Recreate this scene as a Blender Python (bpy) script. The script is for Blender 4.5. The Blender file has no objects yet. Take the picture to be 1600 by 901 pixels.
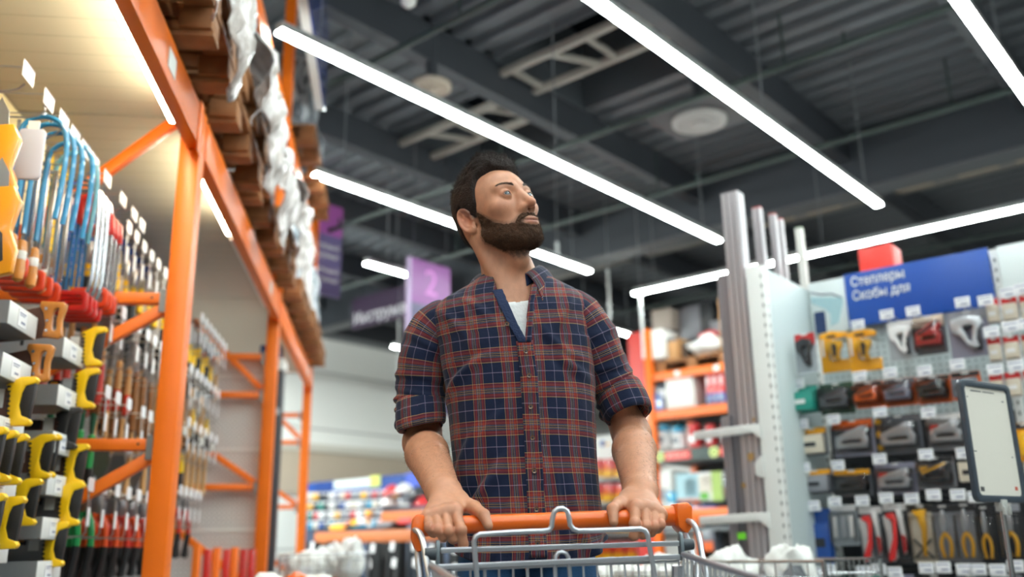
import bpy, bmesh, math, random
import numpy as np
from mathutils import Vector, Matrix, Euler
S = bpy.context.scene
COL = S.collection
rnd = random.Random(7)
PI = math.pi
# ------------------------------------------------------------------ camera
FPX = 1443.0
PITCH, ROLL, CAMZ = math.radians(15.8), math.radians(0.9), 0.95
_cp, _sp, _cr, _sr = math.cos(PITCH), math.sin(PITCH), math.cos(ROLL), math.sin(ROLL)
CAM = np.array([0, 0, CAMZ])
_F = np.array([0, _cp, _sp]); _U0 = np.array([0, -_sp, _cp]); _X = np.array([1.0, 0, 0])
_R = _cr * _X - _sr * _U0; _U = _sr * _X + _cr * _U0
cam_data = bpy.data.cameras.new('camera')
cam_data.sensor_width = 36.0
cam_data.lens = 36.0 * FPX / 1600
cam_data.clip_start = 0.05; cam_data.clip_end = 200
cam = bpy.data.objects.new('camera', cam_data); COL.objects.link(cam)
cam.matrix_world = Matrix(((_R[0], _U[0], -_F[0], 0), (_R[1], _U[1], -_F[1], 0), (_R[2], _U[2], -_F[2], CAMZ), (0, 0, 0, 1)))
cam_data.dof.use_dof = True
cam_data.dof.focus_distance = 1.85
cam_data.dof.aperture_fstop = 2.0
S.camera = cam
# ------------------------------------------------------------------ world, exposure
W = bpy.data.worlds.new('world'); S.world = W; W.use_nodes = True
W.node_tree.nodes['Background'].inputs[0].default_value = (0.75, 0.85, 1.0, 1)
W.node_tree.nodes['Background'].inputs[1].default_value = 0.25
S.view_settings.view_transform = 'Standard'
S.view_settings.look = 'None'
S.view_settings.exposure = 0.0
S.view_settings.gamma = 1.0
S.view_settings.use_curve_mapping = False
S.render.engine = 'CYCLES'
S.cycles.max_bounces = 6; S.cycles.diffuse_bounces = 4; S.cycles.glossy_bounces = 3
S.cycles.transparent_max_bounces = 8; S.cycles.caustics_reflective = False; S.cycles.caustics_refractive = False
S.cycles.sample_clamp_indirect = 4.0
S.cycles.use_denoising = True
# LED strip fixtures (local y runs 40.6 degrees right of the view): (x, y0, y1) in the ceiling frame, at LEDZ
LEDZ = 3.9
LED_POWER = 58.0
DEG_C, DEG_R, DEG_G = -40.6, 7.64, -38.5

def frame(deg):
    a = math.radians(deg); return np.array([math.cos(a), math.sin(a), 0]), np.array([-math.sin(a), math.cos(a), 0])
def ray(px, py): return _F + (px - 800) / FPX * _R + (450.5 - py) / FPX * _U
def loc(Pw, deg):
    x, y = frame(deg); return np.array([Pw @ x, Pw @ y, Pw[2]])
def wor(p, deg):
    x, y = frame(deg); return p[0] * x + p[1] * y + np.array([0, 0, p[2]])
def at_y(px, py, deg, y):           # local coordinates of the point of a wall plane (local y = const) seen at a pixel
    ax, ay = frame(deg); r = ray(px, py); return loc(CAM + r * (y / (r @ ay)), deg)
def at_x(px, py, deg, x):
    ax, ay = frame(deg); r = ray(px, py); return loc(CAM + r * (x / (r @ ax)), deg)
def wp(px, py, y):
    r = ray(px, py); return CAM + r * (y / r[1])
def at_z(px, py, deg, z):
    r = ray(px, py); return loc(CAM + r * ((z - CAMZ) / r[2]), deg)

# ------------------------------------------------------------------ materials
def lin(c):
    if isinstance(c, str):
        c = [int(c[i:i + 2], 16) / 255 for i in (0, 2, 4)]
    return tuple((x / 12.92 if x <= 0.04045 else ((x + 0.055) / 1.055) ** 2.4) for x in c[:3])
_mats = {}
def mat(key, col='808080', rough=0.5, metal=0.0, var=0.0, vscale=8.0, bump=0.0, bscale=60.0, emit=0.0, coat=0.0, stretch=None, spec=None, alpha=1.0):
    if key in _mats: return _mats[key]
    m = bpy.data.materials.new(key); m.use_nodes = True
    nt = m.node_tree; b = nt.nodes['Principled BSDF']
    c = lin(col); b.inputs['Base Color'].default_value = (*c, 1)
    b.inputs['Roughness'].default_value = rough; b.inputs['Metallic'].default_value = metal
    if coat: b.inputs['Coat Weight'].default_value = coat
    if spec is not None: b.inputs['Specular IOR Level'].default_value = spec
    if alpha < 1: b.inputs['Alpha'].default_value = alpha
    if emit:
        b.inputs['Emission Color'].default_value = (*c, 1); b.inputs['Emission Strength'].default_value = emit
    if var or bump:
        tc = nt.nodes.new('ShaderNodeTexCoord'); mp = nt.nodes.new('ShaderNodeMapping')
        nt.links.new(tc.outputs['Object'], mp.inputs[0])
        if stretch: mp.inputs['Scale'].default_value = stretch
        if var:
            n = nt.nodes.new('ShaderNodeTexNoise'); n.inputs['Scale'].default_value = vscale; n.inputs['Detail'].default_value = 4
            nt.links.new(mp.outputs[0], n.inputs['Vector'])
            mr = nt.nodes.new('ShaderNodeMapRange'); mr.inputs[1].default_value = 0.3; mr.inputs[2].default_value = 0.7
            mr.inputs[3].default_value = 1 - var; mr.inputs[4].default_value = 1 + var * 0.6
            nt.links.new(n.outputs[0], mr.inputs[0])
            mx = nt.nodes.new('ShaderNodeVectorMath'); mx.operation = 'SCALE'; mx.inputs[0].default_value = c
            nt.links.new(mr.outputs[0], mx.inputs['Scale']); nt.links.new(mx.outputs[0], b.inputs['Base Color'])
        if bump:
            n2 = nt.nodes.new('ShaderNodeTexNoise'); n2.inputs['Scale'].default_value = bscale; n2.inputs['Detail'].default_value = 3
            nt.links.new(mp.outputs[0], n2.inputs['Vector'])
            bp = nt.nodes.new('ShaderNodeBump'); bp.inputs['Strength'].default_value = bump; bp.inputs['Distance'].default_value = 0.01
            nt.links.new(n2.outputs[0], bp.inputs['Height']); nt.links.new(bp.outputs[0], b.inputs['Normal'])
    _mats[key] = m
    return m
def noded(key, build):
    """a material whose colour / bump come from build(nt, principled)"""
    if key in _mats: return _mats[key]
    m = bpy.data.materials.new(key); m.use_nodes = True
    build(m.node_tree, m.node_tree.nodes['Principled BSDF']); _mats[key] = m
    return m
def wave_bump(key, col, rough, axis, period, depth=0.02, metal=0.0, var=0.0, sharp=False, col2=None, strength=0.6):
    """ribbed sheet: bands across one local axis"""
    def f(nt, b):
        tc = nt.nodes.new('ShaderNodeTexCoord'); sx = nt.nodes.new('ShaderNodeSeparateXYZ'); nt.links.new(tc.outputs['Object'], sx.inputs[0])
        mu = nt.nodes.new('ShaderNodeMath'); mu.operation = 'MULTIPLY'; mu.inputs[1].default_value = 1 / period; nt.links.new(sx.outputs[axis], mu.inputs[0])
        fr = nt.nodes.new('ShaderNodeMath'); fr.operation = 'FRACT'; nt.links.new(mu.outputs[0], fr.inputs[0])
        cr = nt.nodes.new('ShaderNodeValToRGB'); e = cr.color_ramp.elements
        if sharp: e[0].position = 0.0; e[0].color = (0, 0, 0, 1); e[1].position = 0.04; e[1].color = (1, 1, 1, 1)
        else:
            e[0].position = 0.3; e[0].color = (0, 0, 0, 1); e[1].position = 0.45; e[1].color = (1, 1, 1, 1)
            e2 = cr.color_ramp.elements.new(0.85); e2.color = (1, 1, 1, 1); e3 = cr.color_ramp.elements.new(1.0); e3.color = (0, 0, 0, 1)
        nt.links.new(fr.outputs[0], cr.inputs[0])
        bp = nt.nodes.new('ShaderNodeBump'); bp.inputs['Distance'].default_value = depth; bp.inputs['Strength'].default_value = strength
        nt.links.new(cr.outputs[0], bp.inputs['Height']); nt.links.new(bp.outputs[0], b.inputs['Normal'])
        b.inputs['Roughness'].default_value = rough; b.inputs['Metallic'].default_value = metal
        if col2:
            mx = nt.nodes.new('ShaderNodeMix'); mx.data_type = 'RGBA'; nt.links.new(cr.outputs[0], mx.inputs[0])
            mx.inputs[6].default_value = (*lin(col2), 1); mx.inputs[7].default_value = (*lin(col), 1); nt.links.new(mx.outputs[2], b.inputs['Base Color'])
        else: b.inputs['Base Color'].default_value = (*lin(col), 1)
    return noded(key, f)
def pegboard(key, col, hole, pitch=0.025, r=0.004, axes=(0, 2)):
    def f(nt, b):
        tc = nt.nodes.new('ShaderNodeTexCoord'); sx = nt.nodes.new('ShaderNodeSeparateXYZ'); nt.links.new(tc.outputs['Object'], sx.inputs[0])
        acc = None
        for a in axes:
            m1 = nt.nodes.new('ShaderNodeMath'); m1.operation = 'PINGPONG'; m1.inputs[1].default_value = pitch / 2; nt.links.new(sx.outputs[a], m1.inputs[0])
            m2 = nt.nodes.new('ShaderNodeMath'); m2.operation = 'POWER'; m2.inputs[1].default_value = 2; nt.links.new(m1.outputs[0], m2.inputs[0])
            if acc is None: acc = m2
            else:
                ad = nt.nodes.new('ShaderNodeMath'); ad.operation = 'ADD'; nt.links.new(acc.outputs[0], ad.inputs[0]); nt.links.new(m2.outputs[0], ad.inputs[1]); acc = ad
        lt = nt.nodes.new('ShaderNodeMath'); lt.operation = 'LESS_THAN'; lt.inputs[1].default_value = r * r; nt.links.new(acc.outputs[0], lt.inputs[0])
        mx = nt.nodes.new('ShaderNodeMix'); mx.data_type = 'RGBA'; nt.links.new(lt.outputs[0], mx.inputs[0])
        mx.inputs[6].default_value = (*lin(col), 1); mx.inputs[7].default_value = (*lin(hole), 1)
        nt.links.new(mx.outputs[2], b.inputs['Base Color']); b.inputs['Roughness'].default_value = 0.45
    return noded(key, f)

# ------------------------------------------------------------------ mesh builder
class MB:
    def __init__(s): s.v, s.f, s.m = [], [], []
    def add(s, vs, fs, mi=0):
        n = len(s.v); s.v += [tuple(map(float, p)) for p in vs]; s.f += [tuple(i + n for i in f) for f in fs]; s.m += [mi] * len(fs); return s
    def box(s, cx, cy, cz, sx, sy, sz, mi=0, rot=None):
        vs = [(x * sx / 2, y * sy / 2, z * sz / 2) for x in (-1, 1) for y in (-1, 1) for z in (-1, 1)]
        if rot is not None:
            M = Euler(rot).to_matrix(); vs = [tuple(M @ Vector(p)) for p in vs]
        vs = [(a + cx, b + cy, c + cz) for a, b, c in vs]
        return s.add(vs, [(0, 1, 3, 2), (4, 6, 7, 5), (0, 4, 5, 1), (2, 3, 7, 6), (0, 2, 6, 4), (1, 5, 7, 3)], mi)
    def bar(s, p0, p1, w, h, mi=0, up=(0, 0, 1)):
        p0, p1 = np.array(p0, float), np.array(p1, float); d = p1 - p0; L = np.linalg.norm(d); d /= L
        u = np.array(up, float); a = np.cross(d, u)
        if np.linalg.norm(a) < 1e-4: a = np.cross(d, (1, 0, 0))
        a /= np.linalg.norm(a); b = np.cross(a, d)
        vs = [p + a * i * w / 2 + b * j * h / 2 for p in (p0, p1) for i, j in ((-1, -1), (1, -1), (1, 1), (-1, 1))]
        return s.add(vs, [(0, 1, 2, 3), (7, 6, 5, 4), (0, 4, 5, 1), (1, 5, 6, 2), (2, 6, 7, 3), (3, 7, 4, 0)], mi)
    def tube(s, pts, r, seg=8, closed=False, mi=0, cap=True):
        pts = [np.array(p, float) for p in pts]; n = len(pts)
        rs = r if isinstance(r, (list, tuple)) else [r] * n
        vs = []; prev = None
        for i, p in enumerate(pts):
            if closed: t = pts[(i + 1) % n] - pts[i - 1]
            else: t = pts[min(i + 1, n - 1)] - pts[max(i - 1, 0)]
            t = t / (np.linalg.norm(t) + 1e-12)
            if prev is None:
                a = np.cross(t, (0, 0, 1)); 
                if np.linalg.norm(a) < 1e-3: a = np.cross(t, (1, 0, 0))
            else: a = prev - t * (prev @ t)
            a /= np.linalg.norm(a) + 1e-12; prev = a; b = np.cross(t, a)
            for k in range(seg):
                th = 2 * PI * k / seg; vs.append(p + rs[i] * (math.cos(th) * a + math.sin(th) * b))
        fs = []
        for i in range(n if closed else n - 1):
            j = (i + 1) % n
            for k in range(seg):
                l = (k + 1) % seg; fs.append((i * seg + k, i * seg + l, j * seg + l, j * seg + k))
        if cap and not closed: fs += [tuple(range(seg))[::-1], tuple((n - 1) * seg + k for k in range(seg))]
        return s.add(vs, fs, mi)
    def cyl(s, p0, p1, r, r2=None, seg=16, mi=0): return s.tube([p0, p1], [r, r if r2 is None else r2], seg, mi=mi)
    def lathe(s, prof, seg=20, o=(0, 0, 0), mi=0, axis='z'):
        vs = []; 
        for r, z in prof:
            for k in range(seg):
                t = 2 * PI * k / seg; p = (r * math.cos(t), r * math.sin(t), z)
                if axis == 'y': p = (p[0], p[2], p[1])
                if axis == 'x': p = (p[2], p[0], p[1])
                vs.append((p[0] + o[0], p[1] + o[1], p[2] + o[2]))
        fs = []
        for i in range(len(prof) - 1):
            for k in range(seg):
                l = (k + 1) % seg; fs.append((i * seg + k, i * seg + l, (i + 1) * seg + l, (i + 1) * seg + k))
        fs += [tuple(range(seg))[::-1], tuple((len(prof) - 1) * seg + k for k in range(seg))]
        return s.add(vs, fs, mi)
    def prism(s, poly, d0, d1, plane='xz', mi=0, fn=None):
        """2-D outline extruded from depth d0 to d1 (third axis)"""
        n = len(poly)
        def m(a, b, d):
            if fn: return fn(a, b, d)
            return {'xz': (a, d, b), 'yz': (d, a, b), 'xy': (a, b, d)}[plane]
        vs = [m(a, b, d0) for a, b in poly] + [m(a, b, d1) for a, b in poly]
        fs = [tuple(range(n)), tuple(range(n, 2 * n))[::-1]] + [(i, (i + 1) % n, n + (i + 1) % n, n + i) for i in range(n)]
        return s.add(vs, fs, mi)
    def frame2(s, outer, inner, d0, d1, plane='xz', mi=0):
        """ring between two outlines with the same number of points, extruded"""
        n = len(outer)
        def m(a, b, d): return {'xz': (a, d, b), 'yz': (d, a, b), 'xy': (a, b, d)}[plane]
        vs = [m(*p, d0) for p in outer] + [m(*p, d0) for p in inner] + [m(*p, d1) for p in outer] + [m(*p, d1) for p in inner]
        fs = []
        for i in range(n):
            j = (i + 1) % n
            fs += [(i, j, n + j, n + i), (2 * n + i, 3 * n + i, 3 * n + j, 2 * n + j), (i, 2 * n + i, 2 * n + j, j), (n + i, n + j, 3 * n + j, 3 * n + i)]
        return s.add(vs, fs, mi)
    def grid(s, fn, nu, nv, mi=0, closed_u=False, skip=None):
        vs = [fn(i, j) for j in range(nv) for i in range(nu)]; fs = []
        for j in range(nv - 1):
            for i in range(nu if closed_u else nu - 1):
                k = (i + 1) % nu
                if skip and skip(i, j): continue
                fs.append((j * nu + i, j * nu + k, (j + 1) * nu + k, (j + 1) * nu + i))
        return s.add(vs, fs, mi)
    def build(s, name, mats, parent=None, smooth=35, bevel=0.0, loc=None, rotz=0.0, solid=0.0, merge=True, fix=True, bseg=2):
        me = bpy.data.meshes.new(name); me.from_pydata(s.v, [], s.f)
        if not isinstance(mats, (list, tuple)): mats = [mats]
        for m in mats: me.materials.append(m)
        if any(s.m): me.polygons.foreach_set('material_index', s.m)
        if fix or bevel:
            bm = bmesh.new(); bm.from_mesh(me)
            if bevel:
                bmesh.ops.remove_doubles(bm, verts=bm.verts, dist=1e-6)
                bmesh.ops.recalc_face_normals(bm, faces=bm.faces)
                ed = [e for e in bm.edges if len(e.link_faces) == 2 and e.calc_face_angle(0) > 0.5]
                bmesh.ops.bevel(bm, geom=ed, offset=bevel, segments=bseg, profile=0.5, affect='EDGES', clamp_overlap=True)
            bmesh.ops.recalc_face_normals(bm, faces=bm.faces)
            bm.to_mesh(me); bm.free()
        if smooth:
            me.shade_smooth(); me.set_sharp_from_angle(angle=math.radians(smooth))
        o = bpy.data.objects.new(name, me); COL.objects.link(o)
        if parent is not None: o.parent = parent
        if loc is not None: o.location = loc
        if rotz: o.rotation_euler[2] = rotz
        if solid:
            md = o.modifiers.new('solidify', 'SOLIDIFY'); md.thickness = solid; md.offset = -1
        return o

def tag(o, label=None, cat=None, group=None, kind=None):
    if label: o['label'] = label
    if cat: o['category'] = cat
    if group: o['group'] = group
    if kind: o['kind'] = kind
    return o
def thing(name, label, cat, p=(0, 0, 0), deg=0.0, group=None, world=None, rx=0.0, ry=0.0):
    """an Empty at the thing's base; p in the frame turned by deg"""
    o = bpy.data.objects.new(name, None); COL.objects.link(o); o.empty_display_size = 0.05
    o.location = wor(np.array(p, float), deg) if world is None else world
    o.rotation_euler = (rx, ry, math.radians(deg))
    return tag(o, label, cat, group)
def clone(root, label, p=None, deg=None, group=None, rx=None, ry=None, dz=0.0):
    r = root.copy(); COL.objects.link(r)
    if deg is not None:
        r.rotation_euler = (rx or 0, ry or 0, math.radians(deg + dz))
        if p is not None: r.location = wor(np.array(p, float), deg)
    elif p is not None: r.location = p
    r['label'] = label
    if group: r['group'] = group
    for ch in root.children:
        c = ch.copy(); COL.objects.link(c); c.parent = r
        for g in ch.children:
            d = g.copy(); COL.objects.link(d); d.parent = c
    return r
def struct(o, label=None):
    o['kind'] = 'structure'
    if label: o['label'] = label
    return o
def rrect(w, h, r, n=5, cx=0, cy=0):
    out = []
    for sx, sy, a0 in ((1, -1, -90), (1, 1, 0), (-1, 1, 90), (-1, -1, 180)):
        for k in range(n):
            a = math.radians(a0 + 90 * k / (n - 1)); out.append((cx + sx * (w / 2 - r) + r * math.cos(a), cy + sy * (h / 2 - r) + r * math.sin(a)))
    return out
def curve_pts(ctrl, n=8):
    """Catmull-Rom through control points"""
    c = [np.array(p, float) for p in ctrl]; c = [2 * c[0] - c[1]] + c + [2 * c[-1] - c[-2]]; out = []
    for i in range(1, len(c) - 2):
        for k in range(n):
            t = k / n; p0, p1, p2, p3 = c[i - 1:i + 3]
            out.append(0.5 * (2 * p1 + (p2 - p0) * t + (2 * p0 - 5 * p1 + 4 * p2 - p3) * t * t + (3 * p1 - p0 - 3 * p2 + p3) * t ** 3))
    out.append(c[-2]); return out
def text_obj(name, body, size, m, parent=None, p=(0, 0, 0), rot=(PI / 2, 0, 0), ext=0.0008, align='LEFT', shear=0.0, sx=1.0, bold=0.0):
    cu = bpy.data.curves.new(name, 'FONT'); cu.body = body; cu.size = size; cu.extrude = ext; cu.align_x = align; cu.align_y = 'CENTER'; cu.shear = shear; cu.offset = bold
    cu.resolution_u = 3
    cu.materials.append(m)
    o = bpy.data.objects.new(name, cu); COL.objects.link(o); o.location = p; o.rotation_euler = rot; o.scale = (sx, 1, 1)
    dg = bpy.context.evaluated_depsgraph_get(); me = bpy.data.meshes.new_from_object(o.evaluated_get(dg)); me.materials.clear(); me.materials.append(m)
    nm = o.name; bpy.data.objects.remove(o); o = bpy.data.objects.new(nm, me); COL.objects.link(o); o.location = p; o.rotation_euler = rot; o.scale = (sx, 1, 1)
    if parent is not None: o.parent = parent
    return o
def hsh(*a):
    h = 0
    for x in a: h = (h * 31 + int(x * 1009) + 17) % 100003
    return (math.sin(h * 12.9898) * 43758.5453) % 1.0
# common materials
M_orange = mat('orange_paint', 'F2740F', 0.40, 0.0, var=0.05, vscale=5)
M_white = mat('white_paint', 'E6E6E2', 0.4)
M_chrome = mat('zinc_wire', 'C9CCD0', 0.22, 1.0)
M_wire = mat('hook_wire', 'B9B7B4', 0.3, 0.9)
M_tag = mat('white_plastic_tag', 'EDEEF2', 0.35)
M_ink = mat('grey_print', '8A8FA8', 0.6)
M_black = mat('black_plastic', '17181B', 0.4)
M_rubber = mat('black_rubber_grip', '1C1D20', 0.55, bump=0.2, bscale=300)
M_steel = mat('tool_steel', '9A9DA3', 0.28, 0.9, var=0.1)
M_yellow = mat('yellow_plastic', 'F5C514', 0.35, coat=0.2)
M_red = mat('red_plastic', 'C81E22', 0.35, coat=0.2)
M_wood = mat('beech_wood', 'C98B4E', 0.45, var=0.25, vscale=14, stretch=(1, 6, 1))
M_pallet = mat('pallet_wood', '94633A', 0.7, var=0.3, vscale=9, bump=0.3, bscale=30)
# ================================================================== THE SETTING
M_floor = mat('grey_floor', '767674', 0.25, var=0.12, vscale=1.2)
M_deckc = mat('dark_roof_sheet', '5C6066', 0.5, 0.2)
M_beam = mat('dark_steel_beam', '33363C', 0.5)
M_beam2 = mat('grey_steel_girder', '3A3E45', 0.5)
M_wallw = wave_bump('white_wall_panel', 'F0EFEA', 0.5, 2, 1.0, 0.01, sharp=True, col2='8C8A86')
M_dark = mat('dark_grey_wall', '2C2E33', 0.7)
M_led = mat('led_diffuser', 'F4FFFB', 0.5, emit=LED_POWER)
M_ledfill = mat('bright_led_diffuser', 'F4FFFB', 0.5, emit=LED_POWER * 5.5)  # stronger glow, only for the added fill lines behind the left rack
M_ledh = mat('led_housing', 'C9CCCC', 0.4, 0.3)
struct(MB().box(0, 4, -0.05, 44, 44, 0.1).build('floor', M_floor, rotz=math.radians(DEG_C)))
def cbox(name, x0, x1, y0, y1, z0, z1, m, bevel=0):
    return struct(MB().box((x0 + x1) / 2, (y0 + y1) / 2, (z0 + z1) / 2, x1 - x0, y1 - y0, z1 - z0).build(name, m, rotz=math.radians(DEG_C), bevel=bevel))
cbox('wall_left', -13.2, -13.0, -12, 22, 0, 4.7, M_wallw)
cbox('wall_left', -13.2, -12.98, -12, 22, 4.7, 5.6, M_dark)
cbox('wall_back', -13.2, 16, 22, 22.2, 0, 5.6, M_dark)
cbox('wall_right', 16, 16.2, -12, 22.2, 0, 5.6, mat('light_wall', 'C9C9C6', 0.6))
cbox('wall_front', -13.2, 16.2, -12.2, -12, 0, 5.6, mat('light_wall', 'C9C9C6', 0.6))
cbox('trim_1', -13.0, -12.9, -12, 22, 4.62, 4.72, mat('grey_trim', '75777A', 0.5))
cbox('trim_2', -13.0, -12.93, 6, 22, 2.62, 2.75, mat('cream_trim', 'CFC9BD', 0.5))
cbox('wall_left', -13.0, -12.96, 8, 22, 1.9, 2.62, mat('tan_strip', 'B9A996', 0.6))
# ribbed roof deck with two skylight openings
holes = [(-6.95, -5.5, 6.0, 7.6), (-5.0, -3.5, 5.6, 7.0)]
def ribs(mb, x0, x1, y0, y1, per=0.25):
    n = max(1, round((y1 - y0) / per)); p = (y1 - y0) / n; prof = []
    for k in range(n):
        y = y0 + k * p; prof += [(y, 5.25), (y + 0.42 * p, 5.25), (y + 0.5 * p, 5.31), (y + 0.92 * p, 5.31)]
    prof.append((y1, 5.25))
    for (ya, za), (yb, zb) in zip(prof, prof[1:]):
        mb.add([(x0, ya, za), (x1, ya, za), (x1, yb, zb), (x0, yb, zb)], [(0, 1, 2, 3)])
mb = MB()
ribs(mb, -13.2, -6.95, -12, 22); ribs(mb, -3.5, 16, -12, 22)
ribs(mb, -6.95, -5.5, -12, 6.0); ribs(mb, -6.95, -5.5, 7.6, 22); ribs(mb, -5.5, -5.0, -12, 22)
ribs(mb, -5.0, -3.5, -12, 5.6); ribs(mb, -5.0, -3.5, 7.0, 22)
deck = struct(mb.build('ceiling', M_deckc, rotz=math.radians(DEG_C), smooth=0, fix=False))
cbox('ceiling', -13.2, 16, -12, 22, 6.4, 6.5, M_dark)
M_shaft = mat('skylight_shaft_sheet', '565B61', 0.45, 0.2)
M_night = mat('dark_skylight_glass', '0B1118', 0.1)
for n, (x0, x1, y0, y1) in enumerate(holes):
    mb = MB(); t = 0.03
    for a in ((x0, x0 + t, y0, y1), (x1 - t, x1, y0, y1), (x0, x1, y0, y0 + t), (x0, x1, y1 - t, y1)):
        mb.box((a[0] + a[1]) / 2, (a[2] + a[3]) / 2, 5.67, a[1] - a[0], a[3] - a[2], 0.86)
    f = struct(mb.build('window_%d' % (n + 1), M_shaft, rotz=math.radians(DEG_C)))
    MB().box((x0 + x1) / 2, (y0 + y1) / 2, 6.1, x1 - x0, y1 - y0, 0.02).build('pane', M_night, f)
    mb = MB()
    for k in range(1, 3):
        y = y0 + (y1 - y0) * k / 3; mb.box((x0 + x1) / 2, y, 6.05, x1 - x0, 0.05, 0.06)
    mb.box((x0 + x1) / 2, (y0 + y1) / 2, 6.05, 0.05, y1 - y0, 0.06)
    mb.build('window_bar', mat('pale_bar', 'B9B4AC', 0.5), f)
# beams along y, girders along x
for k in range(-5, 8):
    x = -3.21 + 1.8 * k
    cbox('ceiling_beam', x - 0.14, x, -12, 22, 4.92, 5.25, M_beam)
for y, a, b in ((9.4, 4.6, 5.25), (1.0, 4.7, 5.25), (-6.5, 4.6, 5.25), (16.5, 4.6, 5.25)):
    cbox('ceiling_beam', -13, 16, y, y + 0.12, a, b, M_beam2)
    cbox('ceiling_beam', -13, 16, y - 0.02, y + 0.30, a - 0.02, a, mat('girder_flange', '5A5C60', 0.5))
cbox('ceiling_beam', -13, 16, 10.3, 11.0, 5.0, 5.06, mat('duct_pale', '85827E', 0.6))
for x in (-4.9, -4.3, -3.2, -2.5, -1.9):
    o = cbox('ceiling_vent', x, x + 0.42, 10.45, 10.8, 4.96, 5.0, mat('duct_vent', 'B3A38F', 0.6)); o['kind'] = 'structure'
# pale truss bars under the skylights
M_truss = mat('pale_truss', '9B968F', 0.5)
mb = MB()
for x0, x1, y0, y1 in holes:
    mb.bar((x0 - 0.1, y0 + 0.15, 5.16), (x1 + 0.2, y0 + 0.15, 5.16), 0.06, 0.06); mb.bar((x0 - 0.1, y0 + 0.62, 5.16), (x1 + 0.2, y0 + 0.62, 5.16), 0.06, 0.06)
    for k in range(4):
        xx = x0 + 0.1 + k * 0.42; mb.bar((xx, y0 + 0.15, 5.16), (xx + (0.25 if k % 2 else 0), y0 + 0.62, 5.16), 0.045, 0.045)
struct(mb.build('ceiling_truss', M_truss, rotz=math.radians(DEG_C)))
# sprinkler pipes
M_pipe = mat('green_grey_pipe', '2E3B38', 0.45)
for i, (y, z) in enumerate(((6.62, 4.72), (8.35, 4.72), (4.35, 4.75), (12.6, 4.75), (-1, 4.75))):
    mb = MB().cyl((-12.9, y, z), (15.8, y, z), 0.028, seg=10)
    for k in range(9): xx = -12 + k * 3.1 + i * 0.8; mb.cyl((xx, y, z), (xx, y, z + 0.5), 0.012, seg=6).cyl((xx + 0.5, y, z), (xx + 0.5, y, z + 0.11), 0.016, seg=6)
    o = mb.build('ceiling_pipe', M_pipe, rotz=math.radians(DEG_C)); struct(o)
# round ceiling outlets
def outlet(p, r, col, lab, sq):
    t = thing('round_ceiling_diffuser', lab, 'ceiling vent', p, DEG_C)
    MB().lathe([(r, 0.03), (r, 0), (r * 0.82, -0.02), (r * 0.6, 0.0), (r * 0.55, -0.02), (r * 0.3, 0.0), (r * 0.28, -0.03), (0.01, -0.03)], 32).build('diffuser_disc', mat('vent_' + col, col, 0.6), t)
    if sq: MB().box(0, 0, 0.06, r * 3.0, r * 2.6, 0.05).build('mounting_plate', M_beam, t)
    MB().cyl((0, 0, 0.03), (0, 0, 5.24 - p[2]), 0.05, seg=10).build('duct_stem', M_beam, t)
outlet(at_z(674, 138, DEG_C, 4.68), 0.17, 'A89C8E', 'small cream round ceiling diffuser above the long light line left of the man', False)
outlet(at_z(1093, 192, DEG_C, 4.68), 0.25, '9A9694', 'large pale round ceiling diffuser on a dark square plate, beside the central light line', True)
t = thing('ceiling_camera', 'small white dome camera hanging from the roof near the top edge', 'camera', at_z(638, 6, DEG_C, 4.9), DEG_C)
MB().lathe([(0.03, 0.34), (0.05, 0.1), (0.06, 0.05), (0.055, 0.0), (0.02, -0.03), (0.005, -0.035)], 16).build('housing', M_white, t)
# LED light lines
ORD_ = ['first', 'second', 'third', 'fourth', 'fifth', 'sixth']
def led(x, y0, y1, lab, along='y', z=LEDZ, w=0.065, group=None, dm=None):
    c = ((x, (y0 + y1) / 2, z) if along == 'y' else ((y0 + y1) / 2, x, z)); L = y1 - y0
    t = thing('led_light_line', lab, 'ceiling light', c, DEG_C, group)
    def bx(zz, ww, h): 
        return MB().box(0, 0, zz, *((ww, L, h) if along == 'y' else (L, ww, h)))
    bx(0.045, w, 0.05).build('housing', M_ledh, t)
    bx(0.01, w, 0.02).build('diffuser', dm or M_led, t)
    n = max(2, int(L / 1.5))
    for k in range(n):
        q = -L / 2 + 0.3 + (L - 0.6) * k / (n - 1); q = (0, q) if along == 'y' else (q, 0)
        MB().cyl((q[0], q[1], 0.06), (q[0], q[1], 5.24 - z), 0.006, seg=6).build('hanger_wire', mat('grey_hanger', '6A6E72', 0.4), t)
    return t
led(-4.16, 2.78, 8.06, 'long LED ceiling line crossing behind the hair of the man, second from the left rack')
led(-5.74, 4.25, 8.02, 'LED ceiling line passing just behind the ear and collar of the man')
led(-2.59, 1.6, 8.16, 'long LED ceiling line at the centre top, running down to the upper right')
led(-1.055, -1.4, 8.2, 'LED ceiling line cut by the top right corner of the view')
led(9.15, -5.9, 3.0, 'LED ceiling line running crosswise behind the metal profiles to the right edge', along='x')
led(-7.29, 6.12, 6.86, 'short LED line ending at the left edge of the purple sign with the number 2')
led(-7.20, 9.6, 11.25, 'far LED line whose end shows beside the right shoulder, above the red panel')
led(-10.18, 9.12, 14.0, 'farthest LED line, small below the dark sign at the left')
for i, x in enumerate((0.48, 2.05, 3.6)):
    led(x, -1.5, 8.1, 'LED ceiling line beyond the right edge of the view, %s one out' % ('first', 'second', 'third')[i])
for i, (x, y0, y1) in enumerate(((1.0, 12.5, 20), (3.5, 11, 20), (6.0, 9.5, 20), (-1.2, 17.0, 21.5))):  # unseen lines added to brighten the far area
    led(x, y0, y1, 'LED ceiling line hidden behind the right shelving, %s of four' % ORD_[i])
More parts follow.
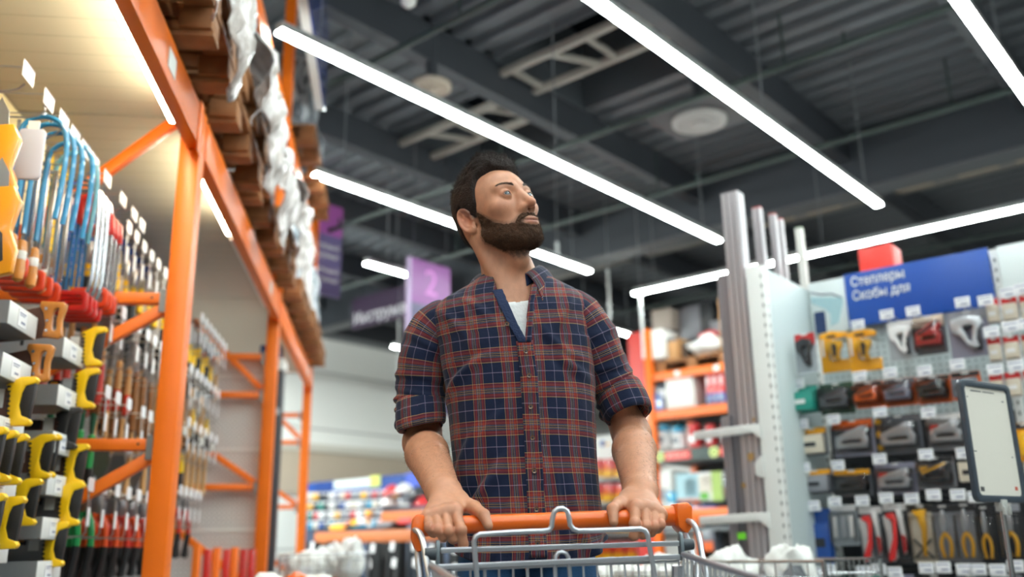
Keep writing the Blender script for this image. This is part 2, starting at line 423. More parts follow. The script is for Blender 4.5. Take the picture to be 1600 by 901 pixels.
for i, (x, y0, y1) in enumerate(((-8.9, -6, 3.5), (-10.4, -6, 5.5), (-11.7, -6, 8.0))):  # unseen lines added to brighten the white left wall
    led(x, y0, y1, 'LED ceiling line hidden behind the left rack, %s of three' % ORD_[i], dm=M_ledfill)
for i, x in enumerate((-4.16, -1.0, 1.3, 3.6)):  # unseen lines added as front light on the man
    led(x, -8.5, -1.6, 'LED ceiling line behind the camera, %s of four from the left' % ORD_[i])
# ================================================================== THE MAN
import openvdb as vdb
def _len(v): return np.sqrt((v * v).sum(-1))
def s_ell(P, c, r, R=None):
    q = P - np.array(c)
    if R is not None: q = q @ R
    r = np.array(r, float); k0 = _len(q / r); k1 = _len(q / (r * r)) + 1e-9
    return k0 * (k0 - 1) / k1
def s_cone(P, a, b, r1, r2):
    a, b = np.array(a, float), np.array(b, float); ab = b - a; t = np.clip(((P - a) @ ab) / (ab @ ab), 0, 1)
    return _len(P - a - t[:, None] * ab) - (r1 + (r2 - r1) * t)
def smin(a, b, k):
    h = np.maximum(k - np.abs(a - b), 0) / k; return np.minimum(a, b) - h * h * k * 0.25
def smax(a, b, k): return -smin(-a, -b, k)
def sstep(x, a, b):
    t = np.clip((x - a) / (b - a), 0, 1); return t * t * (3 - 2 * t)
def vnoise(P, f, seed=0):
    """smooth value noise in [-1,1]"""
    q = P * f + seed * 17.31; i = np.floor(q).astype(np.int64); u = q - i; u = u * u * (3 - 2 * u)
    def h(a, b, c):
        n = (a * 73856093) ^ (b * 19349663) ^ (c * 83492791); n = (n ^ (n >> 13)) * 1274126177; n = n & 0x7fffffff
        return (n % 10007) / 5003.5 - 1
    x, y, z = i[:, 0], i[:, 1], i[:, 2]; r = 0
    for dx in (0, 1):
        for dy in (0, 1):
            for dz in (0, 1):
                w = (u[:, 0] if dx else 1 - u[:, 0]) * (u[:, 1] if dy else 1 - u[:, 1]) * (u[:, 2] if dz else 1 - u[:, 2])
                r = r + w * h(x + dx, y + dy, z + dz)
    return r
def iso_mesh(fn, lo, hi, h, B=20):
    """surface of fn(P)<0 on a lattice of step h, evaluated only in blocks near the surface"""
    lo, hi = np.array(lo), np.array(hi); nb = np.ceil((hi - lo) / (h * B)).astype(int)
    g = vdb.FloatGrid(); g.background = 0.05
    I = np.stack(np.meshgrid(*[np.arange(n) for n in nb], indexing='ij'), -1).reshape(-1, 3)
    ctr = lo + (I + 0.5) * B * h; d = fn(ctr); near = I[np.abs(d) < B * h * 0.87 * 1.25 + 0.012]
    inner = I[(d < 0)]
    k = np.arange(B); K = np.stack(np.meshgrid(k, k, k, indexing='ij'), -1).reshape(-1, 3)
    nset = set(map(tuple, near))
    for b in inner:
        if tuple(b) not in nset: g.fill(tuple(int(x) for x in b * B), tuple(int(x) for x in b * B + B - 1), -0.05, False)
    for s in range(0, len(near), 24):
        bb = near[s:s + 24]; P = lo + (bb[:, None, :] * B + K[None]) * h
        v = fn(P.reshape(-1, 3)).reshape(len(bb), B, B, B).astype(np.float32)
        for q, b in enumerate(bb): g.copyFromArray(np.ascontiguousarray(np.clip(v[q], -0.05, 0.05)), ijk=tuple(int(x) for x in b * B))
    pts, quads = g.convertToQuads(isovalue=0.0)[:2]
    pts = np.array(pts, float) * h + lo
    return pts, np.array(quads)
def fast_mesh(name, pts, quads, m, parent=None, smooth=True, flip=False):
    me = bpy.data.meshes.new(name)
    q = quads[:, ::-1] if flip else quads
    me.vertices.add(len(pts)); me.vertices.foreach_set('co', np.asarray(pts, np.float32).ravel())
    n = q.shape[1]; me.loops.add(len(q) * n); me.loops.foreach_set('vertex_index', q.astype(np.int32).ravel())
    me.polygons.add(len(q)); me.polygons.foreach_set('loop_start', np.arange(0, len(q) * n, n, dtype=np.int32))
    me.update(calc_edges=True); me.validate()
    if smooth: me.shade_smooth()
    for x in (m if isinstance(m, (list, tuple)) else [m]): me.materials.append(x)
    o = bpy.data.objects.new(name, me); COL.objects.link(o)
    if parent is not None: o.parent = parent
    return o
# --- pose
HEADC = np.array([-0.033, 2.0, 1.683])
HY, HP, HR = math.radians(38), math.radians(-14), math.radians(-11.5); HS = 1.06
def _hm(yaw, pit, rol):
    cy, sy = math.cos(yaw), math.sin(yaw); Z = np.array([[cy, -sy, 0], [sy, cy, 0], [0, 0, 1]])
    c, s = math.cos(pit), math.sin(pit); Xm = np.array([[1, 0, 0], [0, c, -s], [0, s, c]])
    c, s = math.cos(rol), math.sin(rol); Y = np.array([[c, 0, s], [0, 1, 0], [-s, 0, c]])
    return Z @ Xm @ Y
HM = _hm(HY, HP, HR)
def hl(P): return (P - HEADC) @ HM / HS          # world -> head local
def hw(p): return HM @ np.array(p) * HS + HEADC
def skull(p):
    ax = np.abs(p[:, 0]); q = np.stack([ax, p[:, 1], p[:, 2]], 1)
    d = s_ell(q, (0, 0.006, 0.040), (0.0700, 0.083, 0.073))
    d = smin(d, s_ell(q, (0, 0.030, 0.002), (0.060, 0.060, 0.064)), 0.03)
    d = smin(d, s_ell(q, (0, -0.028, 0.020), (0.060, 0.062, 0.066)), 0.03)
    d = smin(d, s_ell(q, (0, -0.034, -0.040), (0.052, 0.051, 0.055)), 0.03)
    d = smin(d, s_ell(q, (0.0, -0.048, -0.074), (0.034, 0.034, 0.024)), 0.025)
    d = smin(d, s_cone(q, (0.052, -0.002, -0.048), (0.018, -0.066, -0.083), 0.015, 0.014), 0.024)   # jaw line
    return d, q
def face(p):
    d, q = skull(p)
    d = smin(d, s_cone(q, (0.0, -0.073, -0.084), (0.009, -0.072, -0.084), 0.0130, 0.0115), 0.016)     # chin
    d = smin(d, s_ell(q, (0.043, -0.060, -0.010), (0.020, 0.018, 0.014)), 0.022)                     # cheekbones
    d = smin(d, s_cone(q, (0.010, -0.0835, 0.027), (0.042, -0.073, 0.029), 0.0080, 0.0065), 0.014)   # brow ridge
    d = smax(d, -s_ell(q, (0.0310, -0.0985, 0.011), (0.0190, 0.0165, 0.0125)), 0.013)                # sockets
    n = s_cone(q, (0, -0.087, 0.022), (0, -0.110, -0.022), 0.0060, 0.0082)                           # nose
    n = smin(n, s_ell(q, (0, -0.1115, -0.0260), (0.0078, 0.0092, 0.0072)), 0.010)
    n = smin(n, s_ell(q, (0.0108, -0.0990, -0.0290), (0.0056, 0.0088, 0.0060)), 0.007)
    n = smin(n, s_cone(q, (0.006, -0.092, 0.0), (0.013, -0.089, -0.029), 0.006, 0.007), 0.014)
    d = smin(d, n, 0.009)
    d = smax(d, -s_ell(q, (0.0062, -0.1045, -0.0375), (0.0036, 0.0058, 0.0042)), 0.003)              # nostrils
    d = smin(d, s_ell(q, (0, -0.082, -0.056), (0.026, 0.016, 0.020)), 0.016)                         # muzzle
    d = smin(d, s_ell(q, (0.006, -0.0945, -0.0535), (0.0150, 0.0052, 0.0027)), 0.005)                # lips
    d = smin(d, s_ell(q, (0, -0.0935, -0.0622), (0.0145, 0.0056, 0.0036)), 0.005)
    d = smax(d, -s_ell(q, (0, -0.103, -0.0578), (0.0250, 0.0075, 0.0011)), 0.0030)
    d = smax(d, -s_ell(q, (0, -0.1030, -0.0735), (0.016, 0.008, 0.0055)), 0.010)
    # eyelids round the eyeball
    e = np.array([0.0315, -0.0775, 0.0100]); le = _len(q - e)
    lid = le - 0.0137
    lid = smax(lid, -s_ell(q, (0.0312, -0.0920, 0.0098), (0.0112, 0.0120, 0.0031)), 0.0012)
    d = smin(d, lid, 0.0035)
    d = np.maximum(d, -(le - 0.0121))
    # ears
    a = math.radians(24); E = np.array([[math.cos(a), 0, -math.sin(a)], [0, 1, 0], [math.sin(a), 0, math.cos(a)]])
    Rz = np.array([[math.cos(0.5), -math.sin(0.5), 0], [math.sin(0.5), math.cos(0.5), 0], [0, 0, 1]])
    t = math.radians(-10); Rx = np.array([[1, 0, 0], [0, math.cos(t), -math.sin(t)], [0, math.sin(t), math.cos(t)]])
    w = (q - np.array([0.0750, 0.012, -0.002])) @ Rz.T @ Rx / 0.90
    ear = s_ell(w, (0, 0, 0), (0.0055, 0.0180, 0.0310))
    ang = np.arctan2(w[:, 2], w[:, 1]); rr = np.sqrt((w[:, 1] / 0.0165) ** 2 + (w[:, 2] / 0.029) ** 2)
    helix = np.sqrt(((rr - 1) * 0.020) ** 2 + (w[:, 0] - 0.004) ** 2) - 0.0042
    helix = np.where((ang > -1.9) & (ang < 2.6), helix, 0.05)
    ear = smin(ear, helix, 0.004)
    ear = smin(ear, s_ell(w, (0.001, -0.004, -0.027), (0.005, 0.009, 0.009)), 0.006)                 # lobe
    ear = smin(ear, s_ell(w, (0.003, -0.015, -0.004), (0.004, 0.004, 0.006)), 0.004)                 # tragus
    ear = smax(ear, -s_ell(w, (0.0080, -0.003, -0.003), (0.0105, 0.0085, 0.0140)), 0.003)            # concha
    ear = smax(ear, -s_ell(w, (0.0080, 0.006, 0.015), (0.0075, 0.0045, 0.0100)), 0.003)
    d = smin(d, ear, 0.006)
    return d
NECKB = np.array([0.000, 2.035, 1.525])
def neck(P):
    top = hw((0, 0.022, -0.045)); d = s_cone(P, NECKB, top, 0.057, 0.051)
    d = smin(d, s_cone(P, (0.03, 1.985, 1.50), hw((0.058, 0.022, -0.045)), 0.013, 0.014), 0.03)
    d = smin(d, s_cone(P, (-0.02, 1.985, 1.50), hw((-0.058, 0.022, -0.045)), 0.013, 0.014), 0.03)
    d = smin(d, s_ell(P, hw((0, -0.028, -0.112)), (0.020, 0.020, 0.022)), 0.03)
    return d
def torso(P):
    d = s_cone(P, (-0.12, 2.04, 1.43), (0.11, 2.04, 1.45), 0.042, 0.042)
    d = smin(d, s_ell(P, (-0.004, 2.035, 1.42), (0.135, 0.088, 0.10)), 0.04)
    d = smin(d, s_cone(P, (-0.07, 2.045, 1.475), NECKB + (0, 0.01, 0.02), 0.022, 0.042), 0.04)
    d = smin(d, s_cone(P, (0.07, 2.045, 1.485), NECKB + (0, 0.01, 0.02), 0.022, 0.042), 0.04)
    d = smin(d, s_ell(P, (0.01, 2.035, 1.25), (0.12, 0.080, 0.22)), 0.05)
    d = smin(d, s_ell(P, (0.022, 2.035, 1.00), (0.128, 0.085, 0.13)), 0.05)
    return d
SH_R, EL_R, WR_R = np.array([-0.170, 2.035, 1.425]), np.array([-0.207, 2.085, 1.185]), None
SH_L, EL_L, WR_L = np.array([0.150, 2.035, 1.445]), np.array([0.262, 2.075, 1.195]), None
BARC = np.array([0.065, 1.722, 1.0]); BARD = np.array([math.cos(math.radians(8)), math.sin(math.radians(8)), 0.022]); BARD /= np.linalg.norm(BARD)
def ybar(px):
    r = ray(px, 815); a, b = r[0], r[1]          # y where the sight line crosses the bar's vertical plane
    k = math.tan(math.radians(8)); y = (BARC[1] - k * BARC[0]) / (1 - k * a / b); return y
def make_hand(wr, mcp, pip, end, thumb, wdep=0.085):
    """joint positions of a hand closed on the bar; each finger: MCP, PIP, DIP, tip"""
    H = {'wr': wp(*wr, ybar(wr[0]) + wdep), 'f': []}
    for m, p, e in zip(mcp, pip, end):
        yb = ybar(m[0]); M_ = wp(*m, yb - 0.014); P_ = wp(*p, yb - 0.041); D_ = wp(*e, yb - 0.034)
        T_ = D_ + np.array([0, 0.024, -0.002]); H['f'].append((M_, P_, D_, T_))
    yb = ybar(thumb[1][0]); dy = (0.055, 0.012, -0.022, -0.034)
    H['t'] = [wp(*q, yb + d) for q, d in zip(thumb, dy)]
    return H
HAND_R = make_hand((693, 768), [(667, 806), (680, 802), (695, 798), (711, 796)], [(671, 824), (685, 828), (701, 829), (720, 827)],
                   [(676, 832), (692, 838), (708, 841), (724, 850)], [(716, 782), (741, 793), (756, 804), (763, 821)])
HAND_L = make_hand((1001, 768), [(1033, 802), (1022, 795), (1009, 791), (993, 790)], [(1032, 819), (1022, 822), (1009, 822), (992, 818)],
                   [(1028, 826), (1018, 831), (1006, 834), (991, 836)], [(983, 779), (968, 786), (957, 795), (959, 815)])
WR_R, WR_L = HAND_R['wr'], HAND_L['wr']
def arm(P, S_, E_, H, sgn):
    Wr = H['wr']; ax = (Wr - E_) / np.linalg.norm(Wr - E_)
    d = s_cone(P, S_, E_, 0.040, 0.038)
    mid = E_ + ax * 0.09
    d = smin(d, s_cone(P, E_, mid, 0.037, 0.0400), 0.03)
    d = smin(d, s_cone(P, mid, Wr - ax * 0.01, 0.0395, 0.0235), 0.035)
    side = BARD * 0.011
    d = smin(d, s_cone(P, mid + ax * 0.06 + side, Wr + side * 0.9, 0.024, 0.0165), 0.03)
    d = smin(d, s_cone(P, mid + ax * 0.06 - side, Wr - side * 0.9, 0.024, 0.0165), 0.03)
    return d
def hand(P, H, sgn):
    Wr = H['wr']; d = s_ell(P, Wr, (0.026, 0.024, 0.019))
    rr = [(0.0090, 0.0080, 0.0074, 0.0068), (0.0096, 0.0086, 0.0080, 0.0074), (0.0102, 0.0091, 0.0084, 0.0078), (0.0104, 0.0094, 0.0086, 0.0079)]
    pal = d
    up = np.array([0, 0, 0.004])
    for (M_, P_, D_, T_), r in zip(H['f'], rr):
        pal = smin(pal, s_cone(P, Wr * 0.75 + M_ * 0.25 - up, M_ - up, 0.0155, 0.0118), 0.016)
    f4 = H['f']; ctr = (Wr + f4[1][0] + f4[2][0]) / 3
    tc, tm, ti, tt = H['t']
    pal = smin(pal, s_cone(P, Wr * 0.6 + tc * 0.4 - up, tc, 0.017, 0.0150), 0.016)
    pal = smin(pal, s_cone(P, tc, tm, 0.0155, 0.0125), 0.014)
    pal = smin(pal, s_cone(P, tc, f4[3][0] - up * 2, 0.013, 0.009), 0.016)          # web
    th = smin(s_cone(P, tm, ti, 0.0118, 0.0102), s_cone(P, ti, tt, 0.0104, 0.0082), 0.004)
    pal = smin(pal, th, 0.006)
    for i, ((M_, P_, D_, T_), r) in enumerate(zip(H['f'], rr)):
        kn = s_ell(P, M_ + (0, 0.0, 0.0015), (r[0] * 0.98,) * 3)
        f = smin(s_cone(P, M_, P_, r[0] * 0.95, r[1]), s_cone(P, P_, D_, r[1], r[2]), 0.004)
        f = smin(f, s_cone(P, D_, T_, r[2], r[3]), 0.004)
        f = smin(f, s_ell(P, P_ + (0, -0.001, 0), (r[1] * 1.05,) * 3), 0.004)
        pal = smin(pal, kn, 0.007)
        H.setdefault('d', None)
        pal = smin(pal, f, 0.0012)
        # crease between neighbouring fingers just below the knuckles
        if i < 3:
            Mn = H['f'][i + 1][0]; Pn = H['f'][i + 1][1]
            c0 = (M_ + Mn) / 2 + (P_ - M_) * 0.30 + np.array([0, -0.0085, 0.002]); c1 = (P_ + Pn) / 2 + np.array([0, -0.0085, 0])
            pal = smax(pal, -s_cone(P, c0, c1, 0.0012, 0.0026), 0.003)
    return pal
def in_box(P, lo, hi, m):
    return np.all((P > np.array(lo) - m) & (P < np.array(hi) + m), axis=1)
def bbx(pts, m): a = np.array(pts); return a.min(0) - m, a.max(0) + m
def body(P):
    d = np.full(len(P), 0.2)
    def grp(lo, hi, fn, k):
        nonlocal d
        i = in_box(P, lo, hi, 0.06)
        if i.any(): d[i] = smin(d[i], fn(P[i]), k)
    grp((-0.20, 1.93, 0.86), (0.19, 2.15, 1.58), torso, 0.03)
    grp((-0.12, 1.85, 1.44), (0.12, 2.12, 1.72), neck, 0.035)
    grp(HEADC - 0.15, HEADC + 0.16, lambda p: face(hl(p)), 0.016)
    for S_, E_, H, sg in ((SH_R, EL_R, HAND_R, -1), (SH_L, EL_L, HAND_L, 1)):
        lo, hi = bbx([S_, E_, H['wr']], 0.055); grp(lo, hi, lambda p: arm(p, S_, E_, H, sg), 0.02)
        lo, hi = bbx([H['wr']] + list(H['t']) + [q for f in H['f'] for q in f], 0.03); grp(lo, hi, lambda p: hand(p, H, sg), 0.022)
    return d
# --- skin material with per-vertex tints (beard shadow, lips, knuckles)
def _skin(nt, b):
    at = nt.nodes.new('ShaderNodeAttribute'); at.attribute_name = 'tint'
    no = nt.nodes.new('ShaderNodeTexNoise'); no.inputs['Scale'].default_value = 45; no.inputs['Detail'].default_value = 5
    mr = nt.nodes.new('ShaderNodeMapRange'); mr.inputs[1].default_value = 0.3; mr.inputs[2].default_value = 0.7; mr.inputs[3].default_value = 0.9; mr.inputs[4].default_value = 1.07
    nt.links.new(no.outputs[0], mr.inputs[0])
    sc = nt.nodes.new('ShaderNodeVectorMath'); sc.operation = 'SCALE'; nt.links.new(at.outputs['Color'], sc.inputs[0]); nt.links.new(mr.outputs[0], sc.inputs['Scale'])
    nt.links.new(sc.outputs[0], b.inputs['Base Color'])
    b.inputs['Roughness'].default_value = 0.46; b.inputs['Subsurface Weight'].default_value = 0.12
    b.inputs['Subsurface Radius'].default_value = (0.012, 0.005, 0.003); b.inputs['Subsurface Scale'].default_value = 0.6
    n2 = nt.nodes.new('ShaderNodeTexNoise'); n2.inputs['Scale'].default_value = 350; n2.inputs['Detail'].default_value = 3
    bp = nt.nodes.new('ShaderNodeBump'); bp.inputs['Strength'].default_value = 0.25; bp.inputs['Distance'].default_value = 0.002
    nt.links.new(n2.outputs[0], bp.inputs['Height']); nt.links.new(bp.outputs[0], b.inputs['Normal'])
M_skin = noded('skin', _skin)
SKIN = np.array(lin('C0886A')); HAIRC = np.array(lin('2A211E'))
man = thing('person', 'man in a plaid shirt with rolled sleeves, hands on the cart handle, looking up', 'person', world=(0.02, 2.03, 0))
def rel(pts): return pts - np.array([0.02, 2.03, 0])
pts, quads = iso_mesh(body, (-0.30, 1.60, 0.85), (0.34, 2.18, 1.86), 0.0016)
# a couple of relaxation steps keep the lattice from showing
def relax(pts, quads, n=2, lam=0.5):
    e = np.concatenate([quads[:, [0, 1]], quads[:, [1, 2]], quads[:, [2, 3]], quads[:, [3, 0]]]); e = np.concatenate([e, e[:, ::-1]])
    cnt = np.bincount(e[:, 0], minlength=len(pts))[:, None]
    for _ in range(n):
        a = np.stack([np.bincount(e[:, 0], weights=pts[e[:, 1], k], minlength=len(pts)) for k in range(3)], 1)
        pts = pts + lam * (a / np.maximum(cnt, 1) - pts)
    return pts
pts = relax(pts, quads, 1, 0.5)
def normals_of(pts, quads):
    n = np.cross(pts[quads[:, 2]] - pts[quads[:, 0]], pts[quads[:, 3]] - pts[quads[:, 1]]); N = np.zeros_like(pts)
    for k in range(4):
        for c in range(3): N[:, c] += np.bincount(quads[:, k], weights=n[:, c], minlength=len(pts))
    return N / (_len(N)[:, None] + 1e-12)
NB = normals_of(pts, quads)
_c = body(pts[:2000] + NB[:2000] * 0.002) - body(pts[:2000]); FL = _c.mean() < 0
if FL: NB = -NB
bodyo = fast_mesh('body', rel(pts), quads, M_skin, man, flip=FL)
# beard / hair region masks in head-local coordinates
def interp(x, xs, ys): return np.interp(x, xs, ys)
def beard_mask(q):
    ax = np.abs(q[:, 0]); y, z = q[:, 1], q[:, 2]
    zt = interp(y, [-0.13, -0.096, -0.088, -0.078, -0.062, -0.045, -0.030, -0.020, 0.0], [-0.038, -0.038, -0.040, -0.052, -0.047, -0.034, -0.012, 0.004, 0.02])
    zt = np.where(ax < 0.022, np.maximum(zt, -0.0415), zt)
    m = sstep(zt - z, -0.004, 0.006)
    yb = interp(z, [-0.15, -0.10, -0.06, -0.03, 0.01], [-0.036, -0.020, 0.000, -0.006, -0.010])
    m = m * sstep(yb - y, -0.003, 0.008) * sstep(z + 0.112 + 0.25 * (y + 0.07), -0.003, 0.004)
    lips = s_ell(np.stack([ax, y, z], 1), (0, -0.098, -0.0585), (0.0225, 0.03, 0.0075))
    m = m * sstep(lips, -0.001, 0.0035)
    m = m * (1 - 0.75 * sstep(0.010 - ax, 0, 0.006) * sstep(z, -0.049, -0.046) * sstep(-0.038 - z, -0.003, 0.001) * 0)
    return m
def hair_mask(q):
    ax = np.abs(q[:, 0]); y, z = q[:, 1], q[:, 2]
    zh = interp(y, [-0.12, -0.088, -0.075, -0.060, -0.048, -0.040, -0.034, -0.026, -0.012, 0.006, 0.018, 0.034, 0.044, 0.07, 0.10, 0.13],
                [0.082, 0.080, 0.078, 0.078, 0.076, 0.070, 0.052, 0.018, -0.006, -0.004, 0.036, 0.036, 0.010, -0.055, -0.072, -0.072])
    zh = zh + 0.010 * sstep(ax, 0.0, 0.05) * sstep(-y, 0.05, 0.07)
    return sstep(z - zh, -0.004, 0.006)
q = hl(pts); inh = in_box(pts, HEADC - 0.15, HEADC + 0.15, 0)
tint = np.tile(SKIN, (len(pts), 1)) * (1 + 0.05 * vnoise(pts, 40)[:, None])
bm_ = beard_mask(q) * inh * (q[:, 2] < 0.03) ; hm_ = hair_mask(q) * inh * (q[:, 1] > -0.1)
speck = np.clip(0.7 + 0.35 * vnoise(pts, 600, 3), 0, 1)
def mixc(a, c, t): return a * (1 - t[:, None]) + np.array(c) * t[:, None]
bsoft = sstep(sum(beard_mask(q + np.array(o)) for o in ((0, 0.006, 0), (0, -0.006, 0), (0, 0, 0.006), (0, 0, -0.006), (0, 0.012, 0.004), (0, -0.004, -0.010))) / 6, 0.05, 0.9) * inh * (q[:, 2] < 0.03)
tint = mixc(tint, HAIRC * 1.6, np.clip(bsoft * speck, 0, 0.85))
tint = mixc(tint, HAIRC * 1.3, np.clip(hm_ * 0.9, 0, 0.9))
qa = np.stack([np.abs(q[:, 0]), q[:, 1], q[:, 2]], 1)
lipm = sstep(-s_ell(qa, (0, -0.099, -0.0585), (0.0225, 0.014, 0.0085)), -0.001, 0.003) * inh
tint = mixc(tint, lin('B5796A'), lipm * 0.6)
mc = sstep(-s_ell(qa, (0, -0.100, -0.0578), (0.0225, 0.012, 0.0013)), -0.0005, 0.0006) * inh
tint = mixc(tint, lin('5A302A'), mc * 0.8)
red = sstep(-s_ell(qa, (0.045, -0.07, -0.018), (0.025, 0.03, 0.02)), -0.01, 0.01) * 0.12 + sstep(-s_ell(qa, (0, -0.115, -0.028), (0.014, 0.014, 0.012)), -0.004, 0.004) * 0.3 + sstep(-s_ell(qa, (0.077, 0.016, 0), (0.02, 0.02, 0.034)), -0.004, 0.004) * 0.4
tint = mixc(tint, lin('C4765C'), np.clip(red, 0, 1) * inh)
lash = sstep(-s_ell(qa, (0.0312, -0.0905, 0.0098), (0.0150, 0.0120, 0.0058)), -0.0003, 0.0008) * inh
tint = mixc(tint, lin('6B4538'), lash * 0.75)
for H in (HAND_R, HAND_L):
    for f in H['f']:
        for j, s_ in ((0, 0.011), (1, 0.010)):
            tint = mixc(tint, lin('C07560'), sstep(s_ - _len(pts - f[j]) + 0.004, 0, 0.008) * 0.45)
ca = bodyo.data.color_attributes.new('tint', 'FLOAT_COLOR', 'POINT')
ca.data.foreach_set('color', np.concatenate([tint, np.ones((len(tint), 1))], 1).astype(np.float32).ravel())
# --- eyes
M_eyew = mat('eye_white', 'B5ABA5', 0.12, coat=0.5); M_iris = mat('grey_blue_iris', '3C4C56', 0.15, coat=0.6); M_pupil = mat('pupil', '08090A', 0.08, coat=0.6)
for s in (-1, 1):
    c = np.array([s * 0.0315, -0.0775, 0.0100]); g = np.array([-0.22, -1, 0.02]); g /= np.linalg.norm(g)
    a = np.cross(g, (0, 0, 1)); a /= np.linalg.norm(a); b = np.cross(a, g); mb = MB()
    th = [0.001, 0.15, 0.165, 0.30, 0.47, 0.485, 0.7, 1.0, 1.3, 1.6, 2.0, 2.5, 3.14]; n = 24
    for i, t in enumerate(th):
        r = 0.0119 + (0.0004 if t < 0.48 else 0)
        for k in range(n):
            ph = 2 * PI * k / n; mb.v.append(tuple(rel(hw(c + r * (math.cos(t) * g + math.sin(t) * (math.cos(ph) * a + math.sin(ph) * b))))))
    for i in range(len(th) - 1):
        for k in range(n):
            l = (k + 1) % n; mb.f.append((i * n + k, i * n + l, (i + 1) * n + l, (i + 1) * n + k)); mb.m.append(2 if th[i] < 0.15 else 1 if th[i] < 0.47 else 0)
    tag(mb.build('eye', [M_eyew, M_iris, M_pupil], man, smooth=80), 'grey-blue eye looking up')
# --- hair strands
M_hair = mat('dark_brown_hair', '261C19', 0.7, var=0.35, vscale=60, bump=0.5, bscale=260, spec=0.25)
M_beardm = mat('brown_beard_hair', '4C3628', 0.75, spec=0.2, var=0.35, vscale=80, bump=0.5, bscale=300)
def strands(root, dirs, length, rad, bend=None, seg=2):
    """tapered 3-sided hairs: root (N,3), dirs (N,3), length (N,)"""
    N = len(root); d = dirs / (_len(dirs)[:, None] + 1e-9); u = np.cross(d, rng.normal(size=(N, 3))); u /= _len(u)[:, None] + 1e-9; v = np.cross(d, u)
    bend = np.zeros((N, 3)) if bend is None else bend
    V = []; 
    for s in range(seg + 1):
        t = s / seg; c = root + d * (length * t)[:, None] + bend * (length * t * t)[:, None]; r = rad * (1 - t * 0.85)
        for k in range(3): a = 2 * PI * k / 3; V.append(c + r * (math.cos(a) * u + math.sin(a) * v))
    V = np.stack(V, 1); nv = V.shape[1]; F = []
    for s in range(seg):
        for k in range(3): l = (k + 1) % 3; F.append((s * 3 + k, s * 3 + l, s * 3 + 3 + l, s * 3 + 3 + k))
    F = np.array(F)[None] + (np.arange(N) * nv)[:, None, None]
    return V.reshape(-1, 3), F.reshape(-1, 4)
rng = np.random.default_rng(3)
def join(*parts):
    P = []; Q = []; n = 0
    for p, f in parts: P.append(p); Q.append(f + n); n += len(p)
    return np.concatenate(P), np.concatenate(Q)
def hair_thick(q):
    y, z = q[:, 1], q[:, 2]; ax = np.abs(q[:, 0])
    top = sstep(z, 0.055, 0.115)
    t = 0.0022 + 0.0065 * sstep(z, 0.0, 0.075) + top * (0.007 + 0.017 * np.exp(-((y + 0.045) / 0.036) ** 2)) * (1 - 0.5 * sstep(ax, 0.03, 0.07)) - 0.006 * sstep(-y, 0.062, 0.085)
    t = t + 0.003 * vnoise(q * np.array([1, 0.45, 1]), 75, 5) * (0.3 + top) + 0.0022 * vnoise(q * np.array([1, 0.5, 1]), 190, 6) * (0.25 + top)
    return t
def hair_sdf(P):
    q = hl(P); d, _ = skull(q); m = hair_mask(q)
    return (d - (hair_thick(q) * m - 0.003 * (1 - m))) * 0.8
hp_, hq_ = iso_mesh(hair_sdf, HEADC - 0.15, HEADC + 0.165, 0.0022); hp_ = relax(hp_, hq_, 1, 0.4)
HN = normals_of(hp_, hq_)
if (hair_sdf(hp_[:500] + HN[:500] * 0.002) - hair_sdf(hp_[:500])).mean() < 0: HN = -HN; hfl = True
else: hfl = False
hql = hl(hp_); mm = hair_mask(hql) * (hair_sdf(hp_) < 0.004)
sel = rng.choice(np.where((mm > 0.55) & (skull(hql)[0] > 0.001))[0], 9000)
r0 = hp_[sel] - HN[sel] * 0.002; ql = hql[sel]; nl = HN[sel] @ HM
top = sstep(ql[:, 2], 0.06, 0.11)
flow = np.stack([ql[:, 0] * 3 + 0.12, 0.35 + 0 * top, -0.6 + 1.5 * top], 1)        # sides comb down and back, top sweeps up and back
flow[:, 1] = np.where(top > 0.4, -0.35 - 3.5 * ql[:, 1] * 0 + 0.9 * (ql[:, 1] > -0.02), 0.55)
dl = nl * (0.05 + 0.12 * top[:, None]) + flow * 0.9 + rng.normal(size=(len(sel), 3)) * 0.12
hs = strands(r0, dl @ HM.T, 0.004 + 0.010 * top * rng.random(len(sel)) + 0.003 * rng.random(len(sel)), 0.00034)
hkeep = (hair_mask(hql) > 0.03)[hq_].any(1); hq_ = hq_[hkeep]
hqq = hq_[:, ::-1] if hfl else hq_
fast_mesh('hair', rel(join((hp_, hqq), hs)[0]), join((hp_, hqq), hs)[1], M_hair, man)
# --- beard
def beard_sdf(P):
    q = hl(P); d = face(q); m = beard_mask(q)
    t = 0.0010 + 0.0015 * sstep(-q[:, 1], 0.04, 0.085) * sstep(-q[:, 2], 0.06, 0.09) + 0.0014 * vnoise(q, 260, 9)
    return (d - (t * m - 0.0025 * (1 - m))) * 0.85
bp_, bq_ = iso_mesh(beard_sdf, HEADC - 0.16, HEADC + 0.13, 0.0020)
BN = normals_of(bp_, bq_)
bfl = (beard_sdf(bp_[:500] + BN[:500] * 0.002) - beard_sdf(bp_[:500])).mean() < 0
if bfl: BN = -BN
bl = hl(bp_); bm2 = beard_mask(bl)
keep_v = (bm2 > 0.05); kf = keep_v[bq_].all(1)
sel = rng.choice(np.where(bm2 > 0.12)[0], 9000)
dl = BN[sel] * 0.55 + (np.array([0, 0.1, -0.75]) + rng.normal(size=(len(sel), 3)) * 0.25) @ HM.T
bs = strands(bp_[sel] - BN[sel] * 0.002, dl, 0.004 + 0.004 * rng.random(len(sel)), 0.00032)
P_, Q_ = join((bp_, (bq_[kf][:, ::-1] if bfl else bq_[kf])), bs)
fast_mesh('beard', rel(P_), Q_, M_beardm, man)
